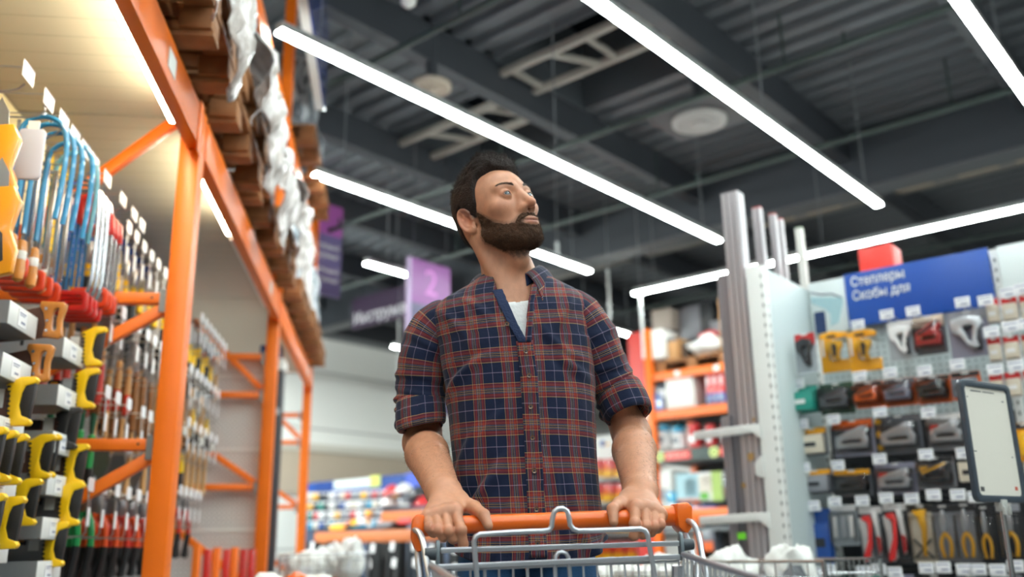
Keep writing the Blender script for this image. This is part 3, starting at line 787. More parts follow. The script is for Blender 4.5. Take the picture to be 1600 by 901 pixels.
# --- eyebrows
ebp = []; ebd = []
for s in (-1, 1):
    for _ in range(300):
        t = rnd.random(); x = 0.013 + 0.034 * t; z = 0.0285 + 0.007 * math.sin(t * 2.4) + (rnd.random() - 0.5) * 0.0065 * (1 - 0.6 * t); ebp.append((s * x, -0.12, z)); ebd.append((s * (0.8 + 0.2 * t), 0.25 * t, 0.45 - 0.8 * t))
ebp = np.array(ebp); 
for _ in range(30): ebp[:, 1] += np.clip(face(ebp), -0.01, 0.02) * 0.6
eb = strands(ebp @ HM.T * HS + HEADC, (np.array(ebd) + rng.normal(size=ebp.shape) * 0.15) @ HM.T, np.full(len(ebp), 0.0055), 0.00026)
fast_mesh('eyebrows', rel(eb[0]), eb[1], mat('eyebrow_hair', '4E3B30', 0.6), man)
# --- forearm hair
fa = []
for E_, H in ((EL_R, HAND_R), (EL_L, HAND_L)):
    ax = H['wr'] - E_; t = ((pts - E_) @ ax) / (ax @ ax); dd = _len(pts - E_ - t[:, None] * ax)
    ok = np.where((t > 0.02) & (t < 1.02) & (dd < 0.06))[0]
    if not len(ok): continue
    sel = rng.choice(ok, 1500)
    dl = ax / np.linalg.norm(ax) + NB[sel] * 0.25 + rng.normal(size=(1500, 3)) * 0.22
    fa.append(strands(pts[sel], dl, 0.007 + 0.009 * rng.random(1500), 0.00015))
if fa: fa = join(*fa); fast_mesh('forearm_hair', rel(fa[0]), fa[1], mat('arm_hair', '4A3527', 0.6), man)
# ------------------------------------------------------------------ clothes
def _plaid(nt, b):
    uv = nt.nodes.new('ShaderNodeUVMap'); uv.uv_map = 'UVMap'; sx = nt.nodes.new('ShaderNodeSeparateXYZ'); nt.links.new(uv.outputs[0], sx.inputs[0])
    navy, mar, red, cream, pale, blk = lin('121D38'), lin('702329'), lin('8E3427'), lin('B09468'), lin('807890'), lin('171822')
    def prof(a): # a = where the band starts
        w = 1 - a; f = lambda t: a + w * t
        return [(0.0, navy), (a / 2 - 0.012, pale), (a / 2 + 0.010, navy), (f(0), cream), (f(0.038), mar), (f(0.16), red), (f(0.30), blk), (f(0.34), pale), (f(0.375), blk), (f(0.42), cream), (f(0.455), navy),
                (f(0.54), cream), (f(0.575), blk), (f(0.62), pale), (f(0.655), blk), (f(0.695), red), (f(0.84), mar), (f(0.962), cream)]
    outs = []
    for ax, per, off, st in ((0, 0.0670, 0.10, 0.62), (1, 0.0785, 0.33, 0.57)):
        stops = prof(st)
        m1 = nt.nodes.new('ShaderNodeMath'); m1.operation = 'MULTIPLY_ADD'; m1.inputs[1].default_value = 1 / per; m1.inputs[2].default_value = off; nt.links.new(sx.outputs[ax], m1.inputs[0])
        fr = nt.nodes.new('ShaderNodeMath'); fr.operation = 'FRACT'; nt.links.new(m1.outputs[0], fr.inputs[0])
        cr = nt.nodes.new('ShaderNodeValToRGB'); cr.color_ramp.interpolation = 'CONSTANT'; e = cr.color_ramp.elements
        e[0].position = 0; e[0].color = (*stops[0][1], 1); e[1].position = stops[1][0]; e[1].color = (*stops[1][1], 1)
        for p, c in stops[2:]: q = e.new(p); q.color = (*c, 1)
        nt.links.new(fr.outputs[0], cr.inputs[0]); outs.append(cr)
    mx = nt.nodes.new('ShaderNodeMix'); mx.data_type = 'RGBA'; mx.inputs[0].default_value = 0.52
    nt.links.new(outs[0].outputs[0], mx.inputs[6]); nt.links.new(outs[1].outputs[0], mx.inputs[7])
    # fine twill
    tw = nt.nodes.new('ShaderNodeTexWave'); tw.wave_type = 'BANDS'; tw.bands_direction = 'DIAGONAL'; tw.inputs['Scale'].default_value = 260
    nt.links.new(uv.outputs[0], tw.inputs[0])
    mr = nt.nodes.new('ShaderNodeMapRange'); mr.inputs[3].default_value = 0.86; mr.inputs[4].default_value = 1.16; nt.links.new(tw.outputs[1], mr.inputs[0])
    sc = nt.nodes.new('ShaderNodeVectorMath'); sc.operation = 'SCALE'; nt.links.new(mx.outputs[2], sc.inputs[0]); nt.links.new(mr.outputs[0], sc.inputs['Scale'])
    nt.links.new(sc.outputs[0], b.inputs['Base Color'])
    b.inputs['Roughness'].default_value = 0.85; b.inputs['Sheen Weight'].default_value = 0.12; b.inputs['Sheen Roughness'].default_value = 0.5; b.inputs['Specular IOR Level'].default_value = 0.25
    no = nt.nodes.new('ShaderNodeTexNoise'); no.inputs['Scale'].default_value = 60; nt.links.new(uv.outputs[0], no.inputs['Vector'])
    bp = nt.nodes.new('ShaderNodeBump'); bp.inputs['Strength'].default_value = 0.3; bp.inputs['Distance'].default_value = 0.004
    nt.links.new(no.outputs[0], bp.inputs['Height']); nt.links.new(bp.outputs[0], b.inputs['Normal'])
M_plaid = noded('plaid_cotton', _plaid)
M_navy = mat('navy_lining', '18294C', 0.85, bump=0.3, bscale=200)
M_tee = mat('white_jersey', 'DCDDDF', 0.85, bump=0.25, bscale=120)
M_jean = mat('blue_denim', '1B4C78', 0.85, var=0.25, vscale=30, bump=0.4, bscale=400)
def cloth(name, V, nu, nv, uvfn, m, parent, skip=None, closed=False, thick=0.0015, sub=0):
    """regular nu x nv sheet of points V (nv, nu, 3); uvfn(i, j) -> uv"""
    me = bpy.data.meshes.new(name); fs = []
    for j in range(nv - 1):
        for i in range(nu if closed else nu - 1):
            if skip is not None and skip[j, i]: continue
            k = (i + 1) % nu; fs.append((j * nu + i, j * nu + k, (j + 1) * nu + k, (j + 1) * nu + i))
    me.from_pydata([tuple(p) for p in V.reshape(-1, 3)], [], fs); uvl = me.uv_layers.new(name='UVMap')
    li = 0; data = []
    for f in me.polygons:
        vi = list(f.vertices); j0, i0 = divmod(vi[0], nu)
        for w, (di, dj) in zip(vi, ((0, 0), (1, 0), (1, 1), (0, 1))): data += list(uvfn(i0 + di, j0 + dj))
    uvl.data.foreach_set('uv', data); me.shade_smooth(); me.materials.append(m)
    o = bpy.data.objects.new(name, me); COL.objects.link(o); o.parent = parent
    if thick:
        md = o.modifiers.new('solidify', 'SOLIDIFY'); md.thickness = thick; md.offset = 0
    return o
TZ = [0.90, 0.94, 1.03, 1.12, 1.22, 1.32, 1.39, 1.43, 1.46, 1.485, 1.505, 1.525, 1.55]
TCX = [.022, .024, .024, .021, .016, .012, .006, .000, -.004, -.007, -.008, -.006, -.003]
TA = [.168, .166, .161, .157, .160, .166, .172, .178, .182, .174, .152, .118, .076]
TB = [.118, .117, .112, .109, .113, .119, .118, .114, .108, .099, .088, .078, .068]
TY = [2.035] * 7 + [2.035, 2.035, 2.037, 2.038, 2.038, 2.038]
def ring(z, th, grow=0.0):
    """torso cross-section; th = 0 at the front centre, + towards +x"""
    cx, a, b, cy = (np.interp(z, TZ, t) for t in (TCX, TA, TB, TY))
    s, c = np.sin(th), np.cos(th); n = 2.35
    r = 1 / (np.abs(s) ** n + np.abs(c) ** n) ** (1 / n)
    x = cx + (a + grow) * r * s; y = cy - (b + grow) * r * c
    tilt = 0.085 * np.interp(z, [1.25, 1.5], [0, 1]) * (x - cx)
    return np.stack([x, y, z + tilt + 0 * x], -1)
NU, NV = 260, 240
th = np.linspace(-PI, PI, NU, endpoint=False); zz = np.concatenate([np.linspace(0.925, 1.43, 150), np.linspace(1.4335, 1.552, 90)])
TH, ZZ = np.meshgrid(th, zz)
V = ring(ZZ, TH)
# arc length from the front centre gives u, height along the body gives v
seg = np.linalg.norm(np.roll(V, -1, 1) - V, axis=2); i0 = NU // 2
U = np.zeros((NV, NU + 1)); 
for i in range(i0 + 1, NU + 1): U[:, i] = U[:, i - 1] + seg[:, i - 1]
for i in range(i0 - 1, -1, -1): U[:, i] = U[:, i + 1] - seg[:, i]
dv = np.linalg.norm(V[1:] - V[:-1], axis=2).mean(1); VV = np.concatenate([[0], np.cumsum(np.maximum(dv, 0.002))])
Q = V.reshape(-1, 3)
nrm = np.stack([np.sin(TH), -np.cos(TH), np.zeros_like(TH)], -1)
x_, z_ = V[..., 0], V[..., 2]
def wrinkle(x, z, x0, z0, ang, length, wid, amp):
    """a single fold: ridge along a line through (x0,z0)"""
    c, s = math.cos(ang), math.sin(ang); a = (x - x0) * c + (z - z0) * s; b = -(x - x0) * s + (z - z0) * c
    b = b + 0.12 * a * a / length
    return amp * np.exp(-(a / length) ** 2) * (np.exp(-(b / wid) ** 2) - 0.6 * np.exp(-((b - 1.6 * wid) / wid) ** 2))
D = 0.0035 * vnoise(Q * np.array([1, 1, 0.45]), 16, 1).reshape(NV, NU) + 0.0016 * vnoise(Q * np.array([1, 1, 0.6]), 38, 2).reshape(NV, NU)
front = (np.cos(TH) > -0.1)
for a in ((-.10, 1.02, 1.0, .09, .011, .010), (-.07, 1.06, 1.05, .10, .012, .009), (-.11, 1.14, 1.15, .07, .010, .006), (-.02, 1.00, 1.25, .09, .010, .006), (.09, 1.03, 1.75, .10, .009, .006),
          (.13, 1.00, 1.9, .10, .010, .007), (-.09, 1.33, 0.55, .06, .010, .005), (-.12, 1.30, 0.8, .05, .009, .006), (.12, 1.33, 2.4, .05, .010, .006), (.10, 1.37, 2.5, .06, .009, .005),
          (-.12, 1.42, -0.9, .05, .009, .005), (-.08, 1.46, -0.7, .06, .008, .004), (.11, 1.44, -2.1, .05, .010, .005), (.02, 1.25, 1.4, .09, .010, .003), (.06, 1.12, 1.6, .10, .010, .004), (-.05, 1.20, 0.9, .07, .010, .004)):
    D += wrinkle(x_, z_, *a) * front
D += 0.006 * np.exp(-((z_ - 0.93) / 0.03) ** 2) * np.sin(TH * 9)
V = V + nrm * D[..., None]
V[..., 0] += 0.004 * vnoise(Q * np.array([1, 1, .5]), 9, 4).reshape(NV, NU) * (z_ < 1.4)
V[..., 2] += 0.045 * np.abs(np.sin(TH)) ** 5 * np.clip((0.99 - z_) / 0.06, 0, 1)
# neck opening: V-shaped gap in front
zo = np.array([1.36, 1.375, 1.42, 1.47, 1.50, 1.56]); xl = np.interp(z_, zo, [.022, .016, -.006, -.026, -.036, -.05]); xr = np.interp(z_, zo, [.022, .028, .032, .038, .044, .056])
gap = (x_ > xl) & (x_ < xr) & (np.cos(TH) > 0) & (z_ > 1.372)
sk = np.zeros((NV, NU), bool); sk[:-1] = gap[:-1] & gap[1:]
sk |= (V[..., 2] > 1.547)
UW = 0.006 * vnoise(Q, 5.5, 21).reshape(NV, NU) + 0.010 * np.exp(-((x_ + 0.10) / 0.07) ** 2 - ((z_ - 1.12) / 0.12) ** 2) * (np.cos(TH) > 0); VW = 0.005 * vnoise(Q, 6.0, 22).reshape(NV, NU)
uvf = lambda i, j: (U[j, min(i, NU)] + UW[j, i % NU], VV[j] + VW[j, i % NU])
shirt = cloth('shirt', V - np.array([0.02, 2.03, 0]), NU, NV, uvf, M_plaid, man, sk, True, 0.0018)
tag(shirt, 'navy and red plaid shirt')
def surf(x, z, off=0.0):
    """front torso surface point at world x and ring height z"""
    t = np.linspace(-1.5, 1.5, 400); R_ = ring(np.full(400, z), t); k = np.argmin(np.abs(R_[:, 0] - x)); n = np.array([math.sin(t[k]), -math.cos(t[k]), 0])
    jj = np.argmin(np.abs(zz - z)); ii = np.argmin(np.abs(th - t[k])); return R_[k] + n * (off + D[jj, ii])
ORG = np.array([0.02, 2.03, 0])
def strip(name, pts2, wid, off, m, thick=0.002, uvo=0.0, sub=None):
    """ribbon on the torso front following (x, z) points"""
    n = len(pts2); A = np.zeros((n, 9, 3))
    for j, (x, z) in enumerate(pts2):
        w = wid if np.isscalar(wid) else wid[j]
        for i in range(9): A[j, i] = surf(x + w * (i / 8 - 0.5), z, off + 0.0008 * math.cos((i - 4) / 4 * 1.57))
    s = np.concatenate([[0], np.cumsum(np.linalg.norm(A[1:, 4] - A[:-1, 4], axis=1))])
    return cloth(name, A - ORG, 9, n, lambda i, j: (uvo + 0.0045 * i, s[j] + 0.02), m, sub or man, None, False, thick)
zp = np.linspace(1.375, 0.935, 60); xp = np.interp(zp, [0.93, 1.03, 1.17, 1.30, 1.375], [.043, .041, .037, .032, .024])
plk = strip('placket', list(zip(xp, zp)), 0.034, 0.0030, M_plaid, 0.002, 0.03)
zq = np.linspace(1.50, 1.372, 24); xq = np.interp(zq, zo, [.022, .016, -.006, -.026, -.036, -.05])
strip('inner_placket', list(zip(xq + 0.004, zq)), np.linspace(0.022, 0.018, 24), 0.0042, M_navy, 0.0025)
zr2 = np.linspace(1.505, 1.372, 26); xr2 = np.interp(zr2, zo, [.022, .028, .032, .038, .044, .056])
strip('facing_edge', list(zip(xr2 + 0.004, zr2)), 0.013, 0.0040, M_plaid, 0.0028, 0.05)
# buttons
M_btn = mat('brown_button', '6B5140', 0.25, coat=0.5); M_btn2 = mat('button_thread', '20242E', 0.7)
bpos = [surf(np.interp(z, [0.93, 1.03, 1.17, 1.30, 1.375], [.043, .041, .037, .032, .024]), z, 0.0065) for z in (1.352, 1.300, 1.236, 1.172, 1.105, 1.028, 0.962)] + [surf(-0.012, 1.414, 0.0085)]
for k, p in enumerate(bpos):
    mb = MB(); mb.lathe([(0.0050, 0.0), (0.0054, -0.0010), (0.0050, -0.0020), (0.0036, -0.0012), (0.0005, -0.0012)], 16, axis='y')
    t = mb.build('button', M_btn, man, loc=tuple(p - ORG), smooth=50)
    MB().lathe([(0.0022, -0.0013), (0.0018, -0.0018), (0.0002, -0.0018)], 10, axis='y').build('thread', M_btn2, t)
# --- collar: stand and folded leaf
def collar_pt(ph, t):
    """ph: -1..1 round the neck from the left front end over the back to the right front end; t: 0 stand bottom, 1 fold, 2 leaf edge"""
    a = ph * 2.62                                      # angle from the back
    s = abs(ph); sg = 1 if ph > 0 else -1
    cx, cy = -0.003, 2.040; zt = 1.588 - 0.062 * s ** 2.4 + 0.012 * ph
    if ph > 0: zt += 0.004
    r0x, r0y = 0.066, 0.066
    dirn = np.array([math.sin(a), math.cos(a), 0])
    base = np.array([cx, cy, 0]) + dirn * np.array([r0x, r0y + 0.010 * s, 0])
    top = base * 1.0; 
    if t <= 1: return np.array([base[0] + dirn[0] * 0.006 * (1 - t), base[1] + dirn[1] * 0.006 * (1 - t), zt - 0.030 * (1 - t)])
    u = t - 1; ln = 0.046 + 0.030 * s ** 3
    out = 0.004 + 0.026 * math.sin(min(u, 1) * 1.45) + 0.010 * s * u
    p = base + dirn * out; p[2] = zt + 0.004 * math.sin(u * PI) - ln * u ** 1.15
    p += np.array([sg * 0.016 * s ** 4 * u, -0.006 * s ** 3 * u, 0])
    return p
def collar_sheet(t0, t1, nt_, n=91):
    A = np.zeros((nt_, n, 3))
    for j in range(nt_):
        for i in range(n): A[j, i] = collar_pt(-1 + 2 * i / (n - 1), t0 + (t1 - t0) * j / (nt_ - 1))
    return A
A = collar_sheet(0, 1, 8); cs = cloth('collar_stand', A - ORG, 91, 8, lambda i, j: (i * 0.004, j * 0.004), M_navy, man, None, False, 0.002)
A = collar_sheet(1, 2, 16)
cl = cloth('collar_leaf', A - ORG, 91, 16, lambda i, j: (i * 0.0042 + 0.01, j * 0.004 + 0.055), M_plaid, man, None, False, 0.0028)
# --- white T-shirt
ths = np.linspace(-1.25, 1.25, 90); zs = np.linspace(1.30, 1.515, 50); T_, Z_ = np.meshgrid(ths, zs); A = ring(Z_, T_, -0.007)
xx = A[..., 0] - 0.004; cut = A[..., 2] > 1.463 + 5.0 * xx ** 2
A[..., 1] = np.where(A[..., 1] < 1.97, A[..., 1] + 0.0, A[..., 1])
tee = cloth('t_shirt', A - ORG, 90, 50, lambda i, j: (i * .004, j * .004), M_tee, man, cut, False, 0.002)
tag(tee, 'white t-shirt showing in the open collar')
mb = MB(); rp = []
for x in np.linspace(-0.062, 0.070, 30): zl = 1.463 + 5.0 * (x - 0.004) ** 2; tl = 0.085 * np.interp(zl, [1.25, 1.5], [0, 1]) * x; p = surf(x, min(zl - tl, 1.515), 0) ; rp.append(p + np.array([0, 0.0065 + 0.0035, 0.0]) - ORG)
mb.tube(rp, 0.0042, 8); mb.build('t_shirt_neckband', M_tee, man)
# --- sleeves
def sleeve(name, ctrl, rad, seed, sgn, cuff):
    c = np.array(curve_pts(ctrl, 16)); n = len(c); s = np.concatenate([[0], np.cumsum(np.linalg.norm(c[1:] - c[:-1], axis=1))]); L = s[-1]
    r = np.interp(s / L, *rad); m = 96; A = np.zeros((n, m, 3)); tprev = None; ph = np.linspace(0, 2 * PI, m, endpoint=False)
    a = np.array([0, -1.0, 0])
    for j in range(n):
        t = c[min(j + 1, n - 1)] - c[max(j - 1, 0)]; t /= np.linalg.norm(t); a = a - t * (a @ t); a /= np.linalg.norm(a); b = np.cross(t, a)
        A[j] = c[j] + r[j] * (np.cos(ph)[:, None] * a + np.sin(ph)[:, None] * b)
    Nn = A - c[:, None]; Nn /= np.linalg.norm(Nn, axis=2)[..., None]
    q = A.reshape(-1, 3); u = s / L
    d = 0.0045 * vnoise(q * np.array([1, 1, 1.6]), 17, seed).reshape(n, m) + 0.0020 * vnoise(q * np.array([1, 1, 1.8]), 40, seed + 1).reshape(n, m)
    for k, (u0, p0, am) in enumerate(((0.90, 0.4, 0.006), (0.80, 1.5, 0.006), (0.72, -0.6, 0.005), (0.62, 0.9, 0.004), (0.35, 0.2, 0.003), (0.95, 2.6, 0.006))):
        dd = u[:, None] - u0 - 0.035 * np.sin(ph[None] + p0 + seed); d += am * (np.exp(-(dd / 0.022) ** 2) - 0.5 * np.exp(-((dd - 0.035) / 0.022) ** 2)) * (0.5 + 0.5 * np.cos(ph[None] - p0))
    d *= np.minimum(1, u / 0.12)[:, None]
    A = A + Nn * d[..., None]
    o = cloth(name, A - ORG, m, n, lambda i, j: (0.0 + i * 2 * PI * 0.058 / m, -s[j] + 0.03), M_plaid, man, None, True, 0.0018)
    # rolled cuff: three turns of cloth
    t = c[-1] - c[-4]; t /= np.linalg.norm(t); cc, cr_, cl_ = cuff; b0 = np.cross(t, (0, -1.0, 0)); b0 /= np.linalg.norm(b0); a0 = np.cross(b0, t)
    prof = [(0.000, -0.052), (0.004, -0.050), (0.0065, -0.040), (0.0060, -0.026), (0.0085, -0.022), (0.0080, -0.008), (0.0075, 0.010), (0.0060, 0.019), (0.0010, 0.022), (-0.0060, 0.018), (-0.0080, 0.004), (-0.0070, -0.02)]
    B = np.zeros((len(prof), m, 3))
    ww = 0.0022 * vnoise(np.stack([np.cos(ph) * 3, np.sin(ph) * 3, ph * 0 + seed], 1), 1.3, seed)
    for j, (dr, dz) in enumerate(prof):
        tl = cl_ * np.cos(ph - 0.6) * 0.012
        B[j] = np.array(cc) + t * (dz + tl)[:, None] + (cr_ + dr + ww)[:, None] * (np.cos(ph)[:, None] * a0 + np.sin(ph)[:, None] * b0)
    uvs = np.concatenate([[0], np.cumsum([math.hypot(prof[k + 1][0] - prof[k][0], prof[k + 1][1] - prof[k][1]) for k in range(len(prof) - 1)])])
    cf = cloth('cuff', B - ORG, m, len(prof), lambda i, j: (0.02 + i * 2 * PI * 0.055 / m, uvs[j] + 0.012 + seed * .01), M_plaid, o, None, True, 0.002)
    md = cf.modifiers.new('s', 'SUBSURF'); md.levels = 1; md.render_levels = 1
    return o
sleeve('sleeve', [(-0.120, 2.036, 1.440), (-0.160, 2.033, 1.440), (-0.188, 2.034, 1.412), (-0.204, 2.040, 1.360), (-0.209, 2.050, 1.300), (-0.211, 2.055, 1.245), (-0.209, 2.050, 1.215)],
       ([0, .1, .25, .45, .7, .9, 1], [.046, .054, .056, .054, .052, .0515, .050]), 3, -1, ((-0.2065, 2.040, 1.232), 0.0475, 1.0))
sleeve('sleeve', [(0.100, 2.036, 1.462), (0.136, 2.033, 1.464), (0.163, 2.034, 1.438), (0.190, 2.040, 1.385), (0.214, 2.050, 1.325), (0.236, 2.055, 1.270), (0.247, 2.050, 1.240)],
       ([0, .1, .25, .45, .7, .9, 1], [.046, .055, .057, .055, .052, .050, .049]), 8, 1, ((0.2485, 2.040, 1.250), 0.0465, -0.6))
# --- jeans and shoes
def leg_loft(sx):
    n = 40; m = 36; A = np.zeros((n, m, 3)); ph = np.linspace(0, 2 * PI, m, endpoint=False)
    for j in range(n):
        z = 0.97 - 0.92 * j / (n - 1); t = j / (n - 1)
        cx = 0.022 + sx * np.interp(z, [0, .5, .8, .97], [.12, .105, .082, .062]); rx = np.interp(z, [0, .1, .5, .8, .9, .97], [.062, .062, .072, .084, .080, .074]); ry = np.interp(z, [0, .1, .5, .8, .9, .97], [.075, .07, .078, .096, .100, .094])
        A[j] = np.stack([cx + rx * np.cos(ph), 2.035 + ry * np.sin(ph) + (0.02 if z < 0.5 else 0) * (0.5 - z), z + 0 * ph], 1)
    q = A.reshape(-1, 3); A += (0.004 * vnoise(q * np.array([1, 1, 2]), 14, 11)).reshape(n, m, 1) * np.stack([np.cos(ph), np.sin(ph), 0 * ph], 1)[None]
    return cloth('jeans_leg', A - ORG, m, n, lambda i, j: (i * .01, j * .02), M_jean, man, None, True, 0.002)
for sx in (-1, 1): tag(leg_loft(sx), 'blue denim trouser leg')
for sx in (-1, 1):
    mb = MB(); x0 = 0.02 + sx * 0.12 - ORG[0]; prof = [(0.0, .040, .030), (0.05, .046, .050), (0.12, .050, .085), (0.17, .050, .060), (0.23, .052, .045), (0.28, .046, .035), (0.305, .025, .022)]
    m = 20; vs = []
    for yy, hw_, hh in prof:
        for k in range(m): a = 2 * PI * k / m; vs.append((x0 + hw_ * math.cos(a), 0.09 - yy, 0.012 + max(0, (hh * 0.5) + hh * 0.5 * math.sin(a)) + 0.01))
    fs = [(i * m + k, i * m + (k + 1) % m, (i + 1) * m + (k + 1) % m, (i + 1) * m + k) for i in range(len(prof) - 1) for k in range(m)] + [tuple(range(m)), tuple(range((len(prof) - 1) * m, len(prof) * m))]
    mb.add(vs, fs); sh = mb.build('shoe', mat('grey_sneaker', '4A4C52', 0.7), man)
    MB().prism([(x0 + 0.053 * math.cos(a), -0.06 + 0.155 * math.sin(a)) for a in np.linspace(0, 2 * PI, 24, endpoint=False)], 0.0, 0.024, 'xy').build('sole', mat('white_sole', 'DDDDD8', 0.6), sh)
# ================================================================== THE SHOPPING CART
M_cart = mat('zinc_cart_wire', 'C6CAD2', 0.28, 0.75); M_oh = mat('orange_handle_plastic', 'EE6A10', 0.38, coat=0.3); M_gplast = mat('dark_grey_plastic', '3B444C', 0.45)
cart = thing('shopping_cart', 'chrome wire shopping cart with an orange handle, pushed by the man in plaid', 'shopping cart', world=(BARC[0], BARC[1], 0))
cart.rotation_euler[2] = math.radians(8)
_ca, _sa = math.cos(math.radians(8)), math.sin(math.radians(8))
def cl_(px, py, yl):
    """pixel -> cart-local point on the cart's plane y = yl"""
    ay = np.array([-_sa, _ca, 0]); ax = np.array([_ca, _sa, 0]); o = np.array([BARC[0], BARC[1], 0]); r = ray(px, py)
    t = (yl - (CAM - o) @ ay) / (r @ ay); Pw = CAM + r * t - o; return np.array([Pw @ ax, Pw @ ay, Pw[2]])
L0, R0 = cl_(652, 822, 0), cl_(1072, 806, 0)
mb = MB(); n = 24; mb.tube([L0 + (R0 - L0) * k / n for k in range(n + 1)], [0.0158] * (n + 1), 20); mb.build('handle', M_oh, cart, bevel=0)
def bezel(p, sx, big):
    """wedge-shaped end of the handle with the tube sockets"""
    mb = MB(); a = np.array(p)
    poly = [(-0.005, 0.020), (0.016, 0.022), (0.024, 0.014), (0.022, -0.022), (0.010, -0.036), (-0.004, -0.022), (-0.006, 0.0)] if big else [(0.006, 0.018), (-0.008, 0.021), (-0.016, 0.012), (-0.018, -0.020), (-0.008, -0.044), (0.004, -0.042), (0.006, -0.012)]
    mb.prism([(a[0] + q * 1.0, a[2] + w) for q, w in poly], a[1] - 0.030, a[1] + 0.018)
    o = mb.build('handle_end_cap', M_oh, cart, bevel=0.004); return o
bezel(R0 + np.array([-0.020, 0, 0.002]), 1, True)
MB().cyl(R0 + np.array([-0.050, 0, 0.001]), R0 + np.array([-0.020, 0, 0.001]), 0.0182, seg=20).build('handle_sleeve', M_oh, cart)
bezel(L0 + np.array([0.006, 0, 0]), -1, False)
MB().cyl(L0 + np.array([0.004, 0, 0]), L0 + np.array([0.020, 0, 0]), 0.0178, seg=20).build('handle_sleeve', M_oh, cart)
r_ = 0.0044
# side tubes from the caps down
mb = MB()
mb.tube(curve_pts([cl_(1072, 812, -0.02), cl_(1083, 818, -0.05), cl_(1091, 835, -0.075), cl_(1097, 866, -0.10), cl_(1104, 905, -0.13), cl_(1112, 960, -0.16)], 6), 0.0052, 10)
mb.tube(curve_pts([cl_(1066, 828, -0.01), cl_(1072, 838, -0.03), cl_(1077, 852, -0.045), cl_(1084, 880, -0.06), cl_(1092, 920, -0.08), cl_(1098, 970, -0.10)], 6), 0.0058, 10)
mb.build('side_tube', M_cart, cart)
mb = MB()
mb.tube(curve_pts([cl_(646, 826, -0.02), cl_(655, 832, -0.05), cl_(661, 846, -0.075), cl_(665, 870, -0.10), cl_(671, 905, -0.13), cl_(676, 960, -0.16)], 6), 0.0052, 10)
mb.tube(curve_pts([cl_(652, 852, -0.01), cl_(653, 875, -0.03), cl_(656, 905, -0.05), cl_(660, 960, -0.08)], 6), 0.0050, 10)
mb.build('side_tube', M_cart, cart)
# child seat back frame: inverted U with the raised loop
yU = -0.115
pts_ = [(748, 935), (745, 900), (742, 865), (740.5, 846), (743, 838), (750, 834.5), (765, 833.5), (800, 831), (850, 829), (858, 827.5), (862, 822), (863, 810), (866, 799), (872, 794.5), (879, 794), (886, 798), (889, 808), (891, 820), (896, 826.5), (904, 829), (930, 828.5), (975, 827), (1001, 826), (1008, 828.5), (1012, 836), (1016, 860), (1022, 892), (1029, 935)]
MB().tube([cl_(x, y, yU) for x, y in pts_], r_, 12).build('child_seat_frame', M_cart, cart)
# two flat cross bars and the wires hanging from the lower one
yb = -0.10
MB().bar(cl_(689, 859.5, yb), cl_(1061, 848.5, yb), 0.005, 0.0085).build('cross_bar', M_cart, cart, bevel=0.001)
MB().bar(cl_(683, 885.5, yb - 0.01), cl_(1062, 869.5, yb - 0.01), 0.006, 0.0085).build('cross_bar', M_cart, cart, bevel=0.001)
MB().bar(cl_(684, 891, yb - 0.002), cl_(1060, 876, yb - 0.002), 0.004, 0.004).build('cross_bar', M_cart, cart, bevel=0.0008)
MB().tube([cl_(x, y, yb - 0.004) for x, y in ((868, 905), (867, 880), (868, 869), (872, 863), (878, 861.5), (884, 864), (888, 870), (889, 880), (891, 905))], 0.0036, 10).build('lock_loop', M_cart, cart)
mb = MB(); a, b = cl_(690, 886, yb + 0.004), cl_(1060, 872, yb + 0.004)
for k in range(18):
    p = a + (b - a) * k / 17; mb.tube([p, p + np.array([0.0, -0.012, -0.10]), p + np.array([0, -0.03, -0.40])], 0.0019 if k % 3 else 0.0027, 8)
for k in range(1, 5): z = -0.09 * k; mb.bar(a + np.array([0, -0.012, z]), b + np.array([0, -0.012, z]), 0.004, 0.004)
mb.build('rear_wire_gate', M_cart, cart)
# hinge discs
for px, py, s in ((684, 865, -1), (1064, 851, 1)):
    c = cl_(px, py, yb + 0.004); mb = MB()
    mb.prism([(c[1] + 0.010 * math.cos(t), c[2] - 0.002 + 0.024 * math.sin(t)) for t in np.linspace(0, 2 * PI, 24, endpoint=False)], c[0] - 0.003, c[0] + 0.003, 'yz')
    h = mb.build('hinge_disc', mat('grey_hinge', '6D7A82', 0.4), cart, bevel=0.0012)
    MB().cyl(c + np.array([0.003 * s, 0, 0.0]), c + np.array([0.022 * s, 0, 0.001]), 0.011, 0.009, seg=14).build('hinge_boss', M_gplast, cart, bevel=0.001)
